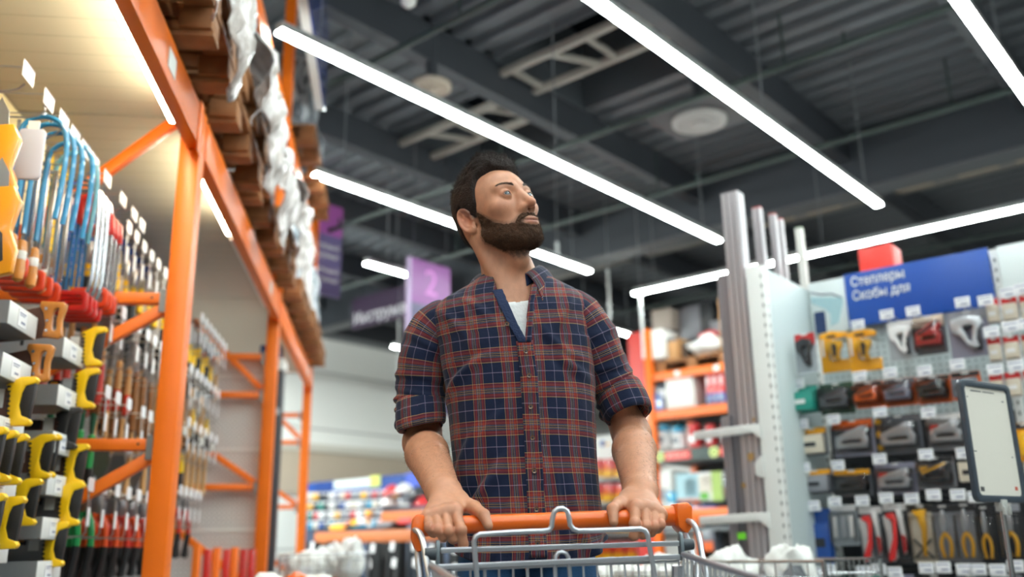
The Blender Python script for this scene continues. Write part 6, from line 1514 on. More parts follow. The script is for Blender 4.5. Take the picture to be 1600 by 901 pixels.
for i, bx_ in enumerate(((1283, 516, 1331, 581), (1327, 513, 1377, 580))):
    x, z, w, h = gb(*bx_, Y); t = thing('tool_card', 'open orange-yellow card with a yellow stapler, %s of the pair' % ('left' if i == 0 else 'right'), 'packaged tool', (x, Y, z), G, 'pair of yellow cards')
    MB().prism([(-w * .5, -h * .5), (w * .5, -h * .5), (w * .5, -h * .22), (-w * .12, -h * .22), (-w * .12, h * .30), (w * .40, h * .30), (w * .42, h * .42), (-w * .1, h * .5), (-w * .5, h * .44)], -0.012, 0.0).build('card', pc('yellow'), t, bevel=0.002)
    gun_shape(MB(), w * 0.62, h * 0.55, -0.04, -0.012).build('stapler', pc('amber'), t, bevel=0.003); MB().box(w * .02, -0.026, 0, w * .10, 0.03, h * .30).build('trigger', pc('dark'), t)
    MB().box(-w * .40, -0.0135, 0.02, w * .07, 0.002, h * .42).build('white_print', M_white, t); MB().box(-w * .1, -0.0135, h * .36, w * .3, 0.002, h * .06).build('dark_print', pc('dark'), t)
    MB().box(w * .15, -0.03, -h * .02, w * .6, 0.04, h * .46).build('clear_blister', M_clear, t, bevel=0.006)
pack((1388, 500, 1431, 562), Y, 'clear', 'white', 'gunv', 'white', 'blister_pack', 'white and black glue gun in a clear pack right of the yellow cards', P1, 0.04, 0.26, cc2='dark')
pack((1427, 492, 1479, 554), Y, 'mid', 'cream', 'gun', 'red', 'blister_pack', 'pack with a red stapler in the top row under the blue sign', P1, 0.045, 0.3)
pack((1482, 484, 1549, 558), Y, 'lilac', 'grey', 'gunv', 'silver', 'blister_pack', 'large lilac grey pack with a silver stapler, last before the red packs', P1, 0.05, 0.2)
n = 0
for r, (ya, yb2) in enumerate(((466, 506), (527, 566), (583, 624))):
    for c, (xa, xb) in enumerate(((1541, 1563), (1565, 1592), (1594, 1620))):
        pack((xa + r * 3, ya - c * 3, xb + r * 3, yb2 - c * 3), Y, 'white', 'red', 'box', 'cream', 'small_pack', 'white red-topped pack at the right, %s row, %s from left' % (ORD[r], ORD[c]), 'red topped white packs', 0.018, 0.34, cc2='white')
pack((1233, 603, 1279, 646), 4.20, 'teal', 'teal', 'box', 'teal', 'boxed_tool', 'teal green boxed tool at the left end of the second row', P2, 0.06, 0.2, cc2='white')
pack((1281, 598, 1335, 647), Y, 'dgreen', 'dgreen', 'gun', 'mid', 'boxed_tool', 'dark green boxed tool second in the second row', P2, 0.06, 0.2)
pack((1336, 596, 1381, 637), Y, 'orange', 'dark', 'gun', 'orange', 'boxed_tool', 'deep orange boxed tool between dark green box and blue-orange box', P2, 0.06, 0.18)
pack((1381, 591, 1433, 634), Y, 'orange', 'mid', 'gun', 'lilac', 'boxed_tool', 'orange framed box with a blue-grey stapler', P2, 0.06, 0.2)
pack((1433, 587, 1487, 630), Y, 'orange', 'dark', 'gun', 'dark', 'boxed_tool', 'bright orange boxed black stapler right of the blue-grey one', P2, 0.06, 0.16)
pack((1487, 580, 1534, 624), Y, 'orange', 'dark', 'box', 'mid', 'boxed_tool', 'orange boxed tool partly behind the sign holder frame', P2, 0.05, 0.16)
pack((1246, 668, 1293, 712), Y, 'mid', 'yellow', 'box', 'cream', 'blister_pack', 'pack with a yellow strip and cream tool at the left of the third row', P3, 0.04, 0.2)
pack((1301, 655, 1367, 713), Y, 'lilac', 'orange', 'gun', 'silver', 'blister_pack', 'wide lilac pack with an orange strip in the third row', P3, 0.04, 0.24)
t = pack((1371, 648, 1441, 709), Y, 'mid', None, 'gun', 'silver', 'blister_pack', 'dark pack with silver stapler and yellow dots down its left side', P3, 0.045)
for k in range(3): MB().cyl((-0.085, -0.004, 0.06 - k * 0.055), (-0.085, -0.010, 0.06 - k * 0.055), 0.014, seg=14).build('yellow_dot', pc('amber'), t)
pack((1448, 645, 1512, 703), Y, 'grey', 'white', 'gun', 'silver', 'blister_pack', 'pack with white and red header and silver stapler in the third row', P3, 0.045, 0.3, cc2='red')
pack((1247, 733, 1301, 771), Y, 'mid', 'yellow', 'box', 'grey', 'blister_pack', 'grey pack with a yellow strip at the left of the fourth row', P4, 0.04, 0.2)
pack((1302, 733, 1363, 775), Y, 'mid', 'yellow', 'gun', 'dark', 'blister_pack', 'grey pack with a yellow strip and dark tool, second in the fourth row', P4, 0.04, 0.2)
pack((1368, 722, 1433, 773), Y, 'lilac', 'lilac', 'gun', 'silver', 'blister_pack', 'plain lilac pack with a silver stapler in the fourth row', P4, 0.045, 0.2, cc2='red')
pack((1433, 713, 1493, 763), Y, 'grey', 'dark', 'gun', 'dark', 'blister_pack', 'grey pack with a black stapler in the fourth row', P4, 0.045, 0.16, cc2='amber')
pack((1497, 708, 1545, 756), Y, 'dark', None, 'box', 'cream', 'blister_pack', 'dark pack half behind the sign holder in the fourth row', P4, 0.04)
pack((1265, 794, 1302, 880), Y, 'blue', 'blue', 'box', 'blue', 'blister_pack', 'tall blue pack at the left of the fifth row', P5, 0.02, 0.15, cc2='dark')
pack((1298, 788, 1341, 852), Y, 'clear', 'white', 'bits', 'silver', 'blister_pack', 'clear pack of white and silver fittings beside the tall blue pack', P5, 0.035, 0.14)
pack((1345, 790, 1383, 880), Y, 'mid', 'white', 'riveter', 'white', 'blister_pack', 'pack with a red and white riveter, the left one', P5, 0.03, 0.12)
pack((1383, 785, 1422, 880), Y, 'dark', 'white', 'riveter', 'white', 'blister_pack', 'pack with a red and white riveter, the right one', P5, 0.03, 0.12)
pack((1423, 788, 1462, 878), Y, 'cream', 'dark', 'cutter', 'amber', 'blister_pack', 'pack with a yellow pipe cutter on a cream card', P5, 0.03, 0.12)
pack((1459, 788, 1497, 877), Y, 'grey', 'dark', 'pliers', 'amber', 'blister_pack', 'long nosed pliers with yellow handles, left of two on grey cards', P5, 0.03, 0.12)
pack((1493, 786, 1530, 877), Y, 'grey', 'dark', 'pliers', 'amber', 'blister_pack', 'wide pliers with yellow handles, right of two on grey cards', P5, 0.03, 0.12)
pack((1527, 790, 1557, 878), Y, 'dark', 'dark', 'pliers', 'amber', 'blister_pack', 'yellow handled pliers on a black card left of the sign pole', P5, 0.03, 0.14)
pack((1560, 785, 1600, 876), Y, 'dark', 'grey', 'pliers', 'amber', 'blister_pack', 'yellow handled pliers on a black card right of the sign pole', P5, 0.03, 0.14)
pack((1588, 660, 1622, 720), Y, 'yellow', 'dark', 'bag', 'amber', 'blister_pack', 'yellow pack at the right edge behind the sign holder', P3, 0.03, 0.14)
# lower row, only its tops reach into view
for i, (xa, xb, c) in enumerate(((1268, 1288, 'red'), (1290, 1336, 'dgreen'), (1342, 1384, 'teal'), (1390, 1432, 'lilac'), (1440, 1486, 'dark'), (1496, 1545, 'mid'), (1552, 1600, 'grey'))):
    pack((xa, 897, xb, 950), Y, c, c, 'box', c, 'blister_pack', '%s pack in the bottom row, %s from the left' % ({'dgreen': 'dark green', 'mid': 'dark grey', 'dark': 'black'}.get(c, c), ORD[i]), 'packs in the bottom row', 0.03, 0.2)
# hooks with white tags
def make_ghook():
    t = thing('peg_hook', 'x', 'hook', (0, 0, -9), G)
    MB().tube([(0, 0.30, 0), (0, 0.0, 0), (0, -0.008, 0.010)], 0.0024, 6).build('hook_arm', M_wire, t); MB().tube([(0, 0.30, 0.030), (0, -0.012, 0.030)], 0.0022, 6).build('tag_arm', M_wire, t)
    g = MB().box(0, -0.014, 0.022, 0.060, 0.002, 0.045).build('price_tag', M_tag, t, bevel=0.0006)
    MB().box(0, -0.0155, 0.034, 0.048, 0.0006, 0.005).box(0.006, -0.0155, 0.014, 0.028, 0.0006, 0.007).build('tag_print', M_ink, g)
    return t
GH = make_ghook()
tags = {'top': [(1342, 508), (1387, 492), (1428, 487), (1505, 473), (1541, 470), (1575, 458), (1597, 452)], 'red pack upper': [(1550, 519), (1580, 511), (1604, 506)], 'red pack lower': [(1556, 578), (1588, 572)],
        'second': [(1248, 600), (1345, 588), (1392, 583), (1446, 580), (1497, 570)], 'third': [(1255, 662), (1304, 655), (1376, 644), (1452, 645)], 'fourth': [(1258, 730), (1311, 727), (1376, 717), (1448, 710), (1507, 708)],
        'fifth': [(1273, 790), (1306, 784), (1349, 782), (1386, 778), (1426, 779), (1460, 773), (1498, 773), (1526, 776), (1566, 770)],
        'bottom': [(1277, 894), (1297, 890), (1351, 892), (1375, 889), (1400, 894), (1449, 887), (1475, 886), (1508, 889), (1530, 889), (1560, 890), (1588, 884)]}
for row, pts_ in tags.items():
    for i, (px, py) in enumerate(pts_):
        p = at_y(px, py, G, Y - 0.045); put(GH, (p[0], p[1], p[2] - 0.022), 'white price tag on a peg hook, %s row at right, %s from left' % (row, ORD[i]), deg=G, group='peg hooks on the right wall, %s row' % row)
# ---- sign holder on a pole
c0 = wp(1549.5, 689, 2.52)
t = thing('sign_holder', 'dark framed blank white sheet on a chrome pole at the right edge', 'sign holder', world=(c0[0], c0[1], 0)); t.rotation_euler[2] = math.radians(33)
fw, fh, zc = 0.238, 0.322, c0[2]
MB().frame2(rrect(fw, fh, 0.018, 5, 0, zc), rrect(fw - 0.034, fh - 0.034, 0.012, 5, 0, zc), -0.007, 0.007).build('frame', mat('dark_slate_plastic', '3A4450', 0.4, coat=0.2), t, bevel=0.001)
MB().prism(rrect(fw - 0.032, fh - 0.032, 0.012, 5, 0, zc), -0.002, 0.003).build('paper_sheet', mat('off_white_paper', 'DCD8CF', 0.6), t)
mb = MB()
for x, z, w in ((-0.045, 0.133, 0.05), (0.015, 0.133, 0.055), (-0.088, 0.115, 0.006), (0.080, 0.112, 0.010), (-0.088, -0.03, 0.012), (0.085, -0.04, 0.006)): mb.box(x, -0.0024, zc + z, w, 0.0006, 0.003)
mb.build('fine_print', mat('print_dark', '55565A', 0.6), t)
mb = MB()
for k in range(6): mb.box(-0.088 + 0.003 * k, -0.0024, zc - 0.128, 0.0016, 0.0006, 0.012)
mb.build('barcode_print', mat('print_dark', '55565A', 0.6), t)['kind'] = 'stuff'
MB().box(0.080, -0.0024, zc - 0.124, 0.012, 0.0006, 0.010).build('red_print', mat('print_red', 'C0503A', 0.6), t)
cl2 = MB().box(0, 0, zc - fh / 2 - 0.008, 0.028, 0.022, 0.030).box(-0.012, -0.012, zc - fh / 2 - 0.022, 0.008, 0.01, 0.022).box(0.012, -0.012, zc - fh / 2 - 0.022, 0.008, 0.01, 0.022).build('clamp', mat('clear_clamp', 'C8C9C6', 0.2, alpha=0.75), t, bevel=0.002)
MB().cyl((0, 0, 0.02), (0, 0, zc - fh / 2 - 0.01), 0.0065, seg=14).build('pole', M_chrome, t)
MB().lathe([(0.14, 0.0), (0.14, 0.008), (0.12, 0.014), (0.02, 0.02), (0.0065, 0.03)], 28).build('base_plate', M_galv, t)
# ---- wire baskets of bagged goods
M_bagw = mat('white_bag_plastic', 'E3E3E0', 0.45, bump=0.4, bscale=25); M_bagk = mat('dark_grey_bags', '4A4E55', 0.35, var=0.5, vscale=25)
def wire_basket(p, deg, w, d, z0, z1, lab):
    t = thing('wire_basket', lab, 'basket', p, deg)
    MB().tube([(-w / 2, -d / 2, z1), (w / 2, -d / 2, z1), (w / 2, d / 2, z1), (-w / 2, d / 2, z1)], 0.005, 8, closed=True).build('rim', M_chrome, t)
    mb = MB(); nx = int(w / 0.055); ny = int(d / 0.055)
    for k in range(nx + 1):
        x = -w / 2 + w * k / nx; mb.tube([(x, -d / 2, z1), (x, -d / 2, z0), (x, d / 2, z0), (x, d / 2, z1)], 0.0022, 5)
    for k in range(ny + 1):
        y = -d / 2 + d * k / ny; mb.tube([(-w / 2, y, z1), (-w / 2, y, z0), (w / 2, y, z0), (w / 2, y, z1)], 0.0022, 5)
    for z in np.arange(z0 + 0.06, z1, 0.06): mb.tube([(-w / 2, -d / 2, z), (w / 2, -d / 2, z), (w / 2, d / 2, z), (-w / 2, d / 2, z)], 0.0022, 5, closed=True)
    mb.build('wire_mesh', M_chrome, t)
    for sx in (-1, 1):
        for sy in (-1, 1): MB().cyl((sx * w / 2, sy * d / 2, 0), (sx * w / 2, sy * d / 2, z1), 0.008, seg=8).build('leg', M_chrome, t)
    return t
def lump(p, deg, r, m, name, lab, seed, group=None, cat='bag'):
    t = thing(name, lab, cat, p, deg, group); nu, nv = 32, 18; V = []
    for j in range(nv):
        ph = PI * j / (nv - 1)
        for i in range(nu): a = 2 * PI * i / nu; V.append((r[0] * math.sin(ph) * math.cos(a), r[1] * math.sin(ph) * math.sin(a), r[2] * (1 + math.cos(ph))))
    V = np.array(V); q = V / np.array(r); V = V * (1 + 0.22 * vnoise(q, 1.7, seed) + 0.12 * vnoise(q, 4, seed + 1) + 0.07 * vnoise(q, 9, seed + 2))[:, None]
    MB().add(V, [(j * nu + i, j * nu + (i + 1) % nu, (j + 1) * nu + (i + 1) % nu, (j + 1) * nu + i) for j in range(nv - 1) for i in range(nu)]).build('bag_body', m, t, smooth=60)
    MB().box(0, -r[1] * 0.98, r[2] * 0.9, r[0] * 0.5, 0.004, r[2] * 0.5).build('paper_label', M_tag, t)
    return t
wire_basket((-1.70, 3.30, 0), G, 1.10, 0.55, 0.55, 0.90, 'wire basket of bagged goods in front of the metal profiles')
for i, (x, y, r, z, m) in enumerate(((-2.10, 3.25, (.11, .09, .085), .74, M_bagw), (-1.93, 3.30, (.10, .09, .095), .73, M_bagw), (-1.78, 3.22, (.10, .09, .09), .755, M_bagw), (-1.66, 3.40, (.10, .09, .095), .76, M_bagw), (-1.52, 3.25, (.10, .10, .06), .74, M_bagk), (-1.36, 3.25, (.11, .10, .075), .72, M_bagk), (-1.42, 3.42, (.09, .08, .10), .765, M_bagw))):
    lump((x, y, z - 0.02), G, r, m, 'goods_bag', '%s bag of goods in the right wire basket, %s from the left' % ('white' if m is M_bagw else 'dark grey', ORD[i]), 30 + i, 'bags in the right wire basket')
for i, x in enumerate((-1.90, -1.74)):
    t = thing('white_carton', 'white carton at the front of the right wire basket, %s one' % ('left' if i == 0 else 'right'), 'box', (x, 3.08, 0.70), G); MB().box(0, 0, 0.085, 0.13, 0.06, 0.17).build('carton_body', M_white, t, bevel=0.002); MB().box(0, -0.031, 0.11, 0.08, 0.002, 0.05).build('carton_print', M_ink, t)
# ================================================================== FAR THINGS (ceiling frame)
C = DEG_C
def cbx(box, yl, dep, m, name, lab, cat, group=None, deco=None, bev=0.004):
    x, z, w, h = gb(*box, yl, C); t = thing(name, lab, cat, (x, yl + dep / 2, z - h / 2), C, group)
    MB().box(0, 0, h / 2, w, dep, h).build('body', m, t, bevel=min(bev, w * .1, h * .1))
    for d in deco or ():  # (u0,v0,u1,v1,colour) on the front face
        MB().box(w * (d[0] + d[2] - 1) / 2, -dep / 2 - 0.003, h * (d[1] + d[3]) / 2, w * (d[2] - d[0]), 0.004, h * (d[3] - d[1])).build(d[5] if len(d) > 5 else 'label_print', pc(d[4]) if d[4] in CO else mat(d[4], d[4], 0.5), t)
    return t
# ---- orange shelf rack behind the man's left arm
YR = 9.6
r = thing('shelf_rack', 'orange shelf rack with black back between the man and the metal profiles', 'shelving', (-5.0, YR, 0), C)
M_back = mat('black_back_panel', '111418', 0.6); M_rpanel = mat('red_side_panel', 'C8281C', 0.35, coat=0.3); M_or2 = mat('orange_rack_far', 'F4711A', 0.4)
MB().box(-1.02, 0, 1.78, 0.09, 0.09, 3.56).build('post', M_or2, r, bevel=0.003); MB().box(1.5, 0, 1.5, 0.09, 0.09, 3.0).build('post', M_or2, r, bevel=0.003); MB().box(-1.02, 0.95, 1.5, 0.09, 0.09, 3.0).build('post', M_or2, r, bevel=0.003)
MB().box(-1.20, 0.0, 2.0, 0.22, 0.03, 3.1).build('red_side_panel', M_rpanel, r)
MB().box(0.25, 1.0, 1.5, 2.5, 0.03, 2.9).build('back_panel', M_back, r)
for z, h, m in ((2.95, 0.10, M_or2), (2.48, 0.11, M_or2), (1.31, 0.13, M_or2)):
    MB().box(0.25, 0, z, 2.45, 0.05, h).build('beam', m, r, bevel=0.003); MB().box(0.25, 0.5, z + 0.02, 2.45, 0.95, 0.03).build('shelf', mat('grey_shelf', '6C7074', 0.5), r)
for z in (1.93, 1.15, 0.7): MB().box(0.25, 0.45, z, 2.45, 0.9, 0.045).build('shelf', mat('grey_shelf', '6C7074', 0.5), r)
for x, z in ((-0.62, 2.95), (-0.10, 2.95), (0.10, 2.48)): MB().box(x, -0.027, z, 0.07, 0.004, 0.07).build('price_sticker', M_white, r)
t = thing('brand_strip', 'dark green shelf strip with red lettered plates and round yellow-green emblems', 'sign', (-4.75, YR - 0.06, 1.985), C)
MB().box(0, 0, 0, 2.4, 0.02, 0.14).build('strip', mat('dark_green_strip', '10302A', 0.4), t)
for k in range(3):
    x0 = -1.20 + 0.30 + 0.72 * k - 0.25
    e = MB().cyl((x0, -0.012, 0), (x0, -0.020, 0), 0.060, seg=24).build('round_emblem', mat('yellow_green_emblem', 'E4EE9A', 0.4), t); MB().lathe([(0.036, -0.0215), (0.030, -0.0225), (0.024, -0.0215)], 20, (x0, 0, 0), axis='y').build('emblem_ring', mat('emblem_green', '9DB65A', 0.4), e)
    MB().box(x0 + 0.24, -0.012, 0, 0.34, 0.006, 0.10).build('red_plate', mat('red_plate', 'E02A20', 0.4), t)
    text_obj('lettering', 'BOSCH', 0.085, mat('pink_white_letter', 'F6C9C0', 0.5), t, (x0 + 0.24, -0.017, 0), align='CENTER', ext=0.001)
PAL2 = make_pallet(1.0, 1.0)
for i, x in enumerate((-5.45, -4.40)): put(PAL2, (x, YR + 0.02, 3.005), 'wooden pallet on top of the orange shelf rack, %s one' % ('left' if i == 0 else 'right'), deg=C, dz=-90 + 0)
M_card = mat('cardboard', 'B98A5A', 0.7, var=0.1); zt2 = 566
cbx((1012, 515, 1036, 560), YR, 0.4, M_white, 'white_box', 'white panel box on the pallet at the left of the orange shelf rack', 'box')
cbx((1036, 528, 1058, 562), YR + 0.1, 0.4, M_card, 'cardboard_box', 'small cardboard box right of the white panel on the rack top', 'box', deco=((0, .85, 1, 1, 'mid', 'tape'),))
cbx((1058, 535, 1074, 562), YR + 0.2, 0.4, mat('dark_brown_box', '4A3A30', 0.6), 'dark_box', 'dark box beside the small cardboard box on the rack top', 'box')
cbx((1125, 463, 1160, 556), YR + 0.05, 0.5, M_card, 'cardboard_box', 'tall cardboard box on the rack top beside the metal profiles', 'box', deco=((.45, .05, .9, .5, 'white', 'paper_sheet'), (.1, .48, .3, .62, 'white', 'round_sticker')))
cbx((1018, 482, 1048, 515), YR + 0.4, 0.4, mat('beige_grey_box', 'A0948A', 0.6), 'grey_box', 'grey-beige box stacked at the back above the white panel box', 'box')
cbx((1062, 478, 1094, 530), YR + 0.6, 0.4, mat('grey_wrapped', '77777E', 0.4), 'grey_box', 'tall grey wrapped box at the back of the rack top', 'box')
cbx((1094, 472, 1112, 520), YR + 0.6, 0.4, mat('black_box', '1A1C20', 0.5), 'black_box', 'tall black box at the back of the rack top', 'box')
cbx((1110, 500, 1128, 535), YR + 0.5, 0.4, mat('grey_wrapped', '77777E', 0.4), 'grey_box', 'small grey box behind the white bag on the rack top', 'box')
p = at_y(1104, 556, C, YR + 0.15); lump((p[0], p[1] + 0.1, 3.15), C, (.26, .20, .12), M_bagw, 'goods_bag', 'large white bag lying on the pallet, red print on top', 61)
p = at_y(1100, 523, C, YR + 0.15); lump((p[0], p[1] + 0.12, 3.36), C, (.12, .10, .05), pc('red'), 'goods_bag', 'small red and white bag on top of the large white bag', 63)
cbx((1017, 602, 1039, 641), YR, 0.35, pc('mid'), 'small_carton', 'blue and white carton at the left of the upper rack shelf', 'box', deco=((.25, 0, .8, .7, 'blue'), (.5, .5, 1, .8, 'white')))
cbx((1040, 583, 1083, 637), YR, 0.5, M_white, 'white_box', 'large plain white box on the upper rack shelf', 'box')
for i, (a, b) in enumerate(((1103, 1112), (1113, 1122), (1123, 1133))):
    cbx((a, 583 - i, b, 630 - i), YR, 0.35, pc('red'), 'red_carton', 'red and pink carton on the upper rack shelf, %s of three' % ORD[i], 'box', deco=((0, 0, 1, .32, 'blue'), (.1, .05, .6, .22, 'white'), (.2, .6, .6, .9, 'white')), group='red cartons')
cbx((1135, 592, 1155, 622), YR, 0.3, pc('dark'), 'dark_carton', 'dark carton beside the metal profiles on the upper rack shelf', 'box', deco=((.1, .7, .9, .95, 'white'), (.3, .2, .7, .5, 'grey')))
def bottle(box, lid, bodyc, lab, nm='canister'):
    x, z, w, h = gb(*box, YR + 0.1, C); t = thing(nm, lab, 'canister', (x, YR + 0.12, z - h / 2), C, 'canisters on the middle rack shelf')
    MB().lathe([(w * .46, 0), (w * .5, h * .03), (w * .5, h * .62), (w * .36, h * .70), (w * .3, h * .72)], 18).build('body', pc(bodyc), t)
    MB().lathe([(w * .36, h * .70), (w * .46, h * .74), (w * .46, h * .93), (w * .3, h), (0.002, h)], 18).build('lid', pc(lid), t); MB().box(0, -w * .5, h * .35, w * .5, 0.006, h * .3).build('label', pc('white' if bodyc != 'white' else 'mid'), t)
CO['aqua'] = '1590B8'
bottle((1027, 663, 1046, 700), 'aqua', 'white', 'white canister with a blue lid, the left one behind the forearm'); bottle((1049, 665, 1071, 701), 'aqua', 'white', 'white canister with a blue lid, the right one')
bottle((1075, 660, 1094, 700), 'red', 'red', 'tall all-red canister on the middle rack shelf'); bottle((1102, 662, 1118, 698), 'red', 'red', 'red canister above the white shelf arm, the left one'); bottle((1126, 660, 1139, 697), 'red', 'red', 'red canister above the white shelf arm, the right one')
cbx((1020, 735, 1049, 792), YR, 0.4, M_white, 'white_box', 'white box with an orange corner under the lettered strip', 'box', deco=((0, .8, .4, 1, 'orange'), (.2, .2, .8, .5, 'grey')))
cbx((1056, 738, 1128, 783), YR, 0.3, pc('white'), 'picture_carton', 'wide carton with a pale blue and green picture under the lettered strip', 'box', deco=((0, .12, .5, 1, 'A9CDD8'), (.2, .2, .45, .8, '6FA6BE'), (.5, .3, .78, .9, 'D9D0C4'), (.62, .6, .8, .85, '6B4A38'), (.78, 0, 1, 1, 'A9C46A'), (.52, .05, .7, .3, '5DAA3A'), (0, 0, .5, .12, 'B87A70')))
cbx((1130, 745, 1150, 783), YR, 0.3, pc('dark'), 'dark_carton', 'dark brown carton right of the picture carton', 'box', deco=((.1, .2, .9, .6, '6B4A38'),))
cbx((1041, 768, 1056, 797), YR - 0.02, 0.12, pc('aqua'), 'blue_bottle', 'small bright blue bottle beside the wrist', 'bottle', deco=((.1, .0, .9, .4, 'white'),))
cbx((1072, 790, 1118, 803), YR, 0.3, pc('blue'), 'blue_pack', 'flat blue and white pack lying on the orange beam shelf', 'box', deco=((.1, .3, .9, .8, 'lilac'),))
cbx((1096, 828, 1116, 860), YR, 0.2, pc('mid'), 'tool_case', 'dark case with an orange lower half below the orange beam', 'box', deco=((.1, 0, .9, .45, 'orange'),))
# ---- white shelf with red and yellow packs seen between body and arm
YW = 12.0
x, z, w, h = gb(905, 610, 1012, 895, YW, C)
g = thing('white_shelf', 'far white shelving seen between the shirt and the right-hand forearm', 'shelving', (x, YW, 0), C); MB().box(0, 0.3, 1.35, w + 1.6, 0.04, 2.7).build('back_panel', M_white, g)
for py in (747, 785, 832, 878): q = gb(905, py, 1012, py + 4, YW, C); MB().box(0, 0.12, q[1], w + 1.6, 0.30, 0.03).build('shelf', mat('shelf_grey_light', 'A7A9AB', 0.5), g)
n = 0
for ri, (ya, yb_) in enumerate(((717, 745), (755, 783), (802, 830), (846, 876))):
    for ci, xa in enumerate((921, 940, 959, 978, 997)):
        cbx((xa, ya, xa + 16, yb_), YW, 0.12, pc('red'), 'boxed_goods', 'red and yellow box on the far white shelf, %s shelf, %s from left' % (ORD[ri], ORD[ci]), 'box', 'red and yellow boxes on the far white shelf', deco=((0, 0, 1, .4, 'amber'), (.2, .35, .8, .7, 'orange')))
t = thing('wall_logo', 'small blue and yellow mark on the far white panel beside the shirt', 'sign', at_y(944, 692, C, YW + 0.27), C); MB().cyl((-0.03, -0.004, 0), (-0.03, 0.004, 0), 0.05, seg=16).build('blue_mark', pc('blue'), t); MB().box(0.05, 0, -0.02, 0.08, 0.006, 0.03).build('yellow_mark', pc('amber'), t)
# ---- hanging signs
def sign_cx(name, lab, xl, pts4, build):
    a, b = at_x(*pts4[0], C, xl), at_x(*pts4[1], C, xl); y0, y1 = a[1], b[1]; z1 = (a[2] + b[2]) / 2; z0 = at_x(*pts4[2], C, xl)[2]
    t = thing(name, lab, 'sign', (xl, (y0 + y1) / 2, z0), C); build(t, y1 - y0, z1 - z0); return t
M_pur = mat('purple_sign', 'A85AA8', 0.4); M_vio = mat('grey_violet_sign', '6A5F8C', 0.45); M_vio2 = mat('pale_pink_edge', 'C9A3C6', 0.5)
def hang(t, w, h, xoff=0.0):
    for s in (-1, 1): MB().cyl((0, s * w * 0.42, h), (0, s * w * 0.42, 5.2 - t.location[2]), 0.006, seg=6).build('hanger_wire', M_chrome, t)
def b1(t, w, h):
    MB().box(0, 0, h * .83, 0.03, w, h * .34).build('purple_field', M_pur, t); MB().box(0, 0, h * .33, 0.03, w, h * .66).build('violet_field', M_vio, t)
    for k, (s, zz_) in enumerate((('Малярный', .53), ('инструмент', .43), ('Мерительный', .27), ('инструмент', .17))):
        text_obj('lettering', s, h * .085, M_white, t, (0.018, w * 0.46, h * zz_), (PI / 2, 0, PI / 2), align='RIGHT', ext=0.001, sx=0.9)
    text_obj('lettering', '1', h * .26, M_vio2, t, (0.018, -w * 0.05, h * .83), (PI / 2, 0, PI / 2), align='CENTER', ext=0.001); hang(t, w, h)
sign_cx('hanging_sign', 'purple hanging sign with four white text lines beside the left rack', -8.6, ((455, 305), (535, 322), (531, 467)), b1)
def b2(t, w, h):
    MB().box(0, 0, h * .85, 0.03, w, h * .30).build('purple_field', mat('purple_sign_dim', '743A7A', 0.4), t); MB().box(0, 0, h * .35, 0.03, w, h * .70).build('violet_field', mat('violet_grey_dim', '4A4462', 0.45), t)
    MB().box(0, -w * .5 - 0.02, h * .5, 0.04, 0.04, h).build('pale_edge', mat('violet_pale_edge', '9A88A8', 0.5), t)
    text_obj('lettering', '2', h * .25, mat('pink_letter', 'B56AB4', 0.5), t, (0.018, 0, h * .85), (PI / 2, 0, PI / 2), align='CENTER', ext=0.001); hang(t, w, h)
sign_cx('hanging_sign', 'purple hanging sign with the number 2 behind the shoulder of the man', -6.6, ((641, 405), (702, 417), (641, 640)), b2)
a = at_y(552, 468, C, 9.0); b = at_y(690, 437, C, 9.0); zb_ = at_y(552, 515, C, 9.0)[2]
t = thing('hanging_sign', 'long dark purple hanging sign with grey-white lettering, left of the man', 'sign', ((a[0] + b[0]) / 2, 9.0, zb_), C)
w, h = b[0] - a[0], a[2] - zb_
MB().box(0, 0, h / 2, w, 0.03, h).build('dark_face', mat('dark_plum_sign', '33203C', 0.5), t)
text_obj('lettering', 'Инструменты', h * .50, mat('grey_letter', 'DCD8E0', 0.5), t, (-w * .48, -0.020, h * .30), align='LEFT', ext=0.002, sx=1.0, bold=0.006)
for s in (-1, 1): MB().cyl((s * w * .4, 0, h), (s * w * .4, 0, 5.2 - zb_), 0.008, seg=6).build('hanger_wire', M_chrome, t)
# bright vertical hanger rods seen against the roof
for i, (px, y0_, y1_, yl) in enumerate(((871, 378, 402, 7.6), (953, 420, 500, 9.0), (1006, 455, 560, 9.2), (622, 500, 600, 8.8))):
    a = at_y(px, y1_, C, yl); t = thing('hanger_rod', 'thin pale vertical rod hanging from the roof, %s from the left' % ('second', 'third', 'fourth', 'first')[i], 'rod', (a[0], a[1], a[2]), C)
    hh = at_y(px, y0_, C, yl)[2] - a[2]; MB().cyl((0, 0, 0), (0, 0, hh), 0.018, seg=8).build('rod_sleeve', mat('pale_rod', 'D6DADA', 0.4), t); MB().cyl((0, 0, hh), (0, 0, 5.2 - a[2]), 0.006, seg=6).build('wire', M_galv, t)
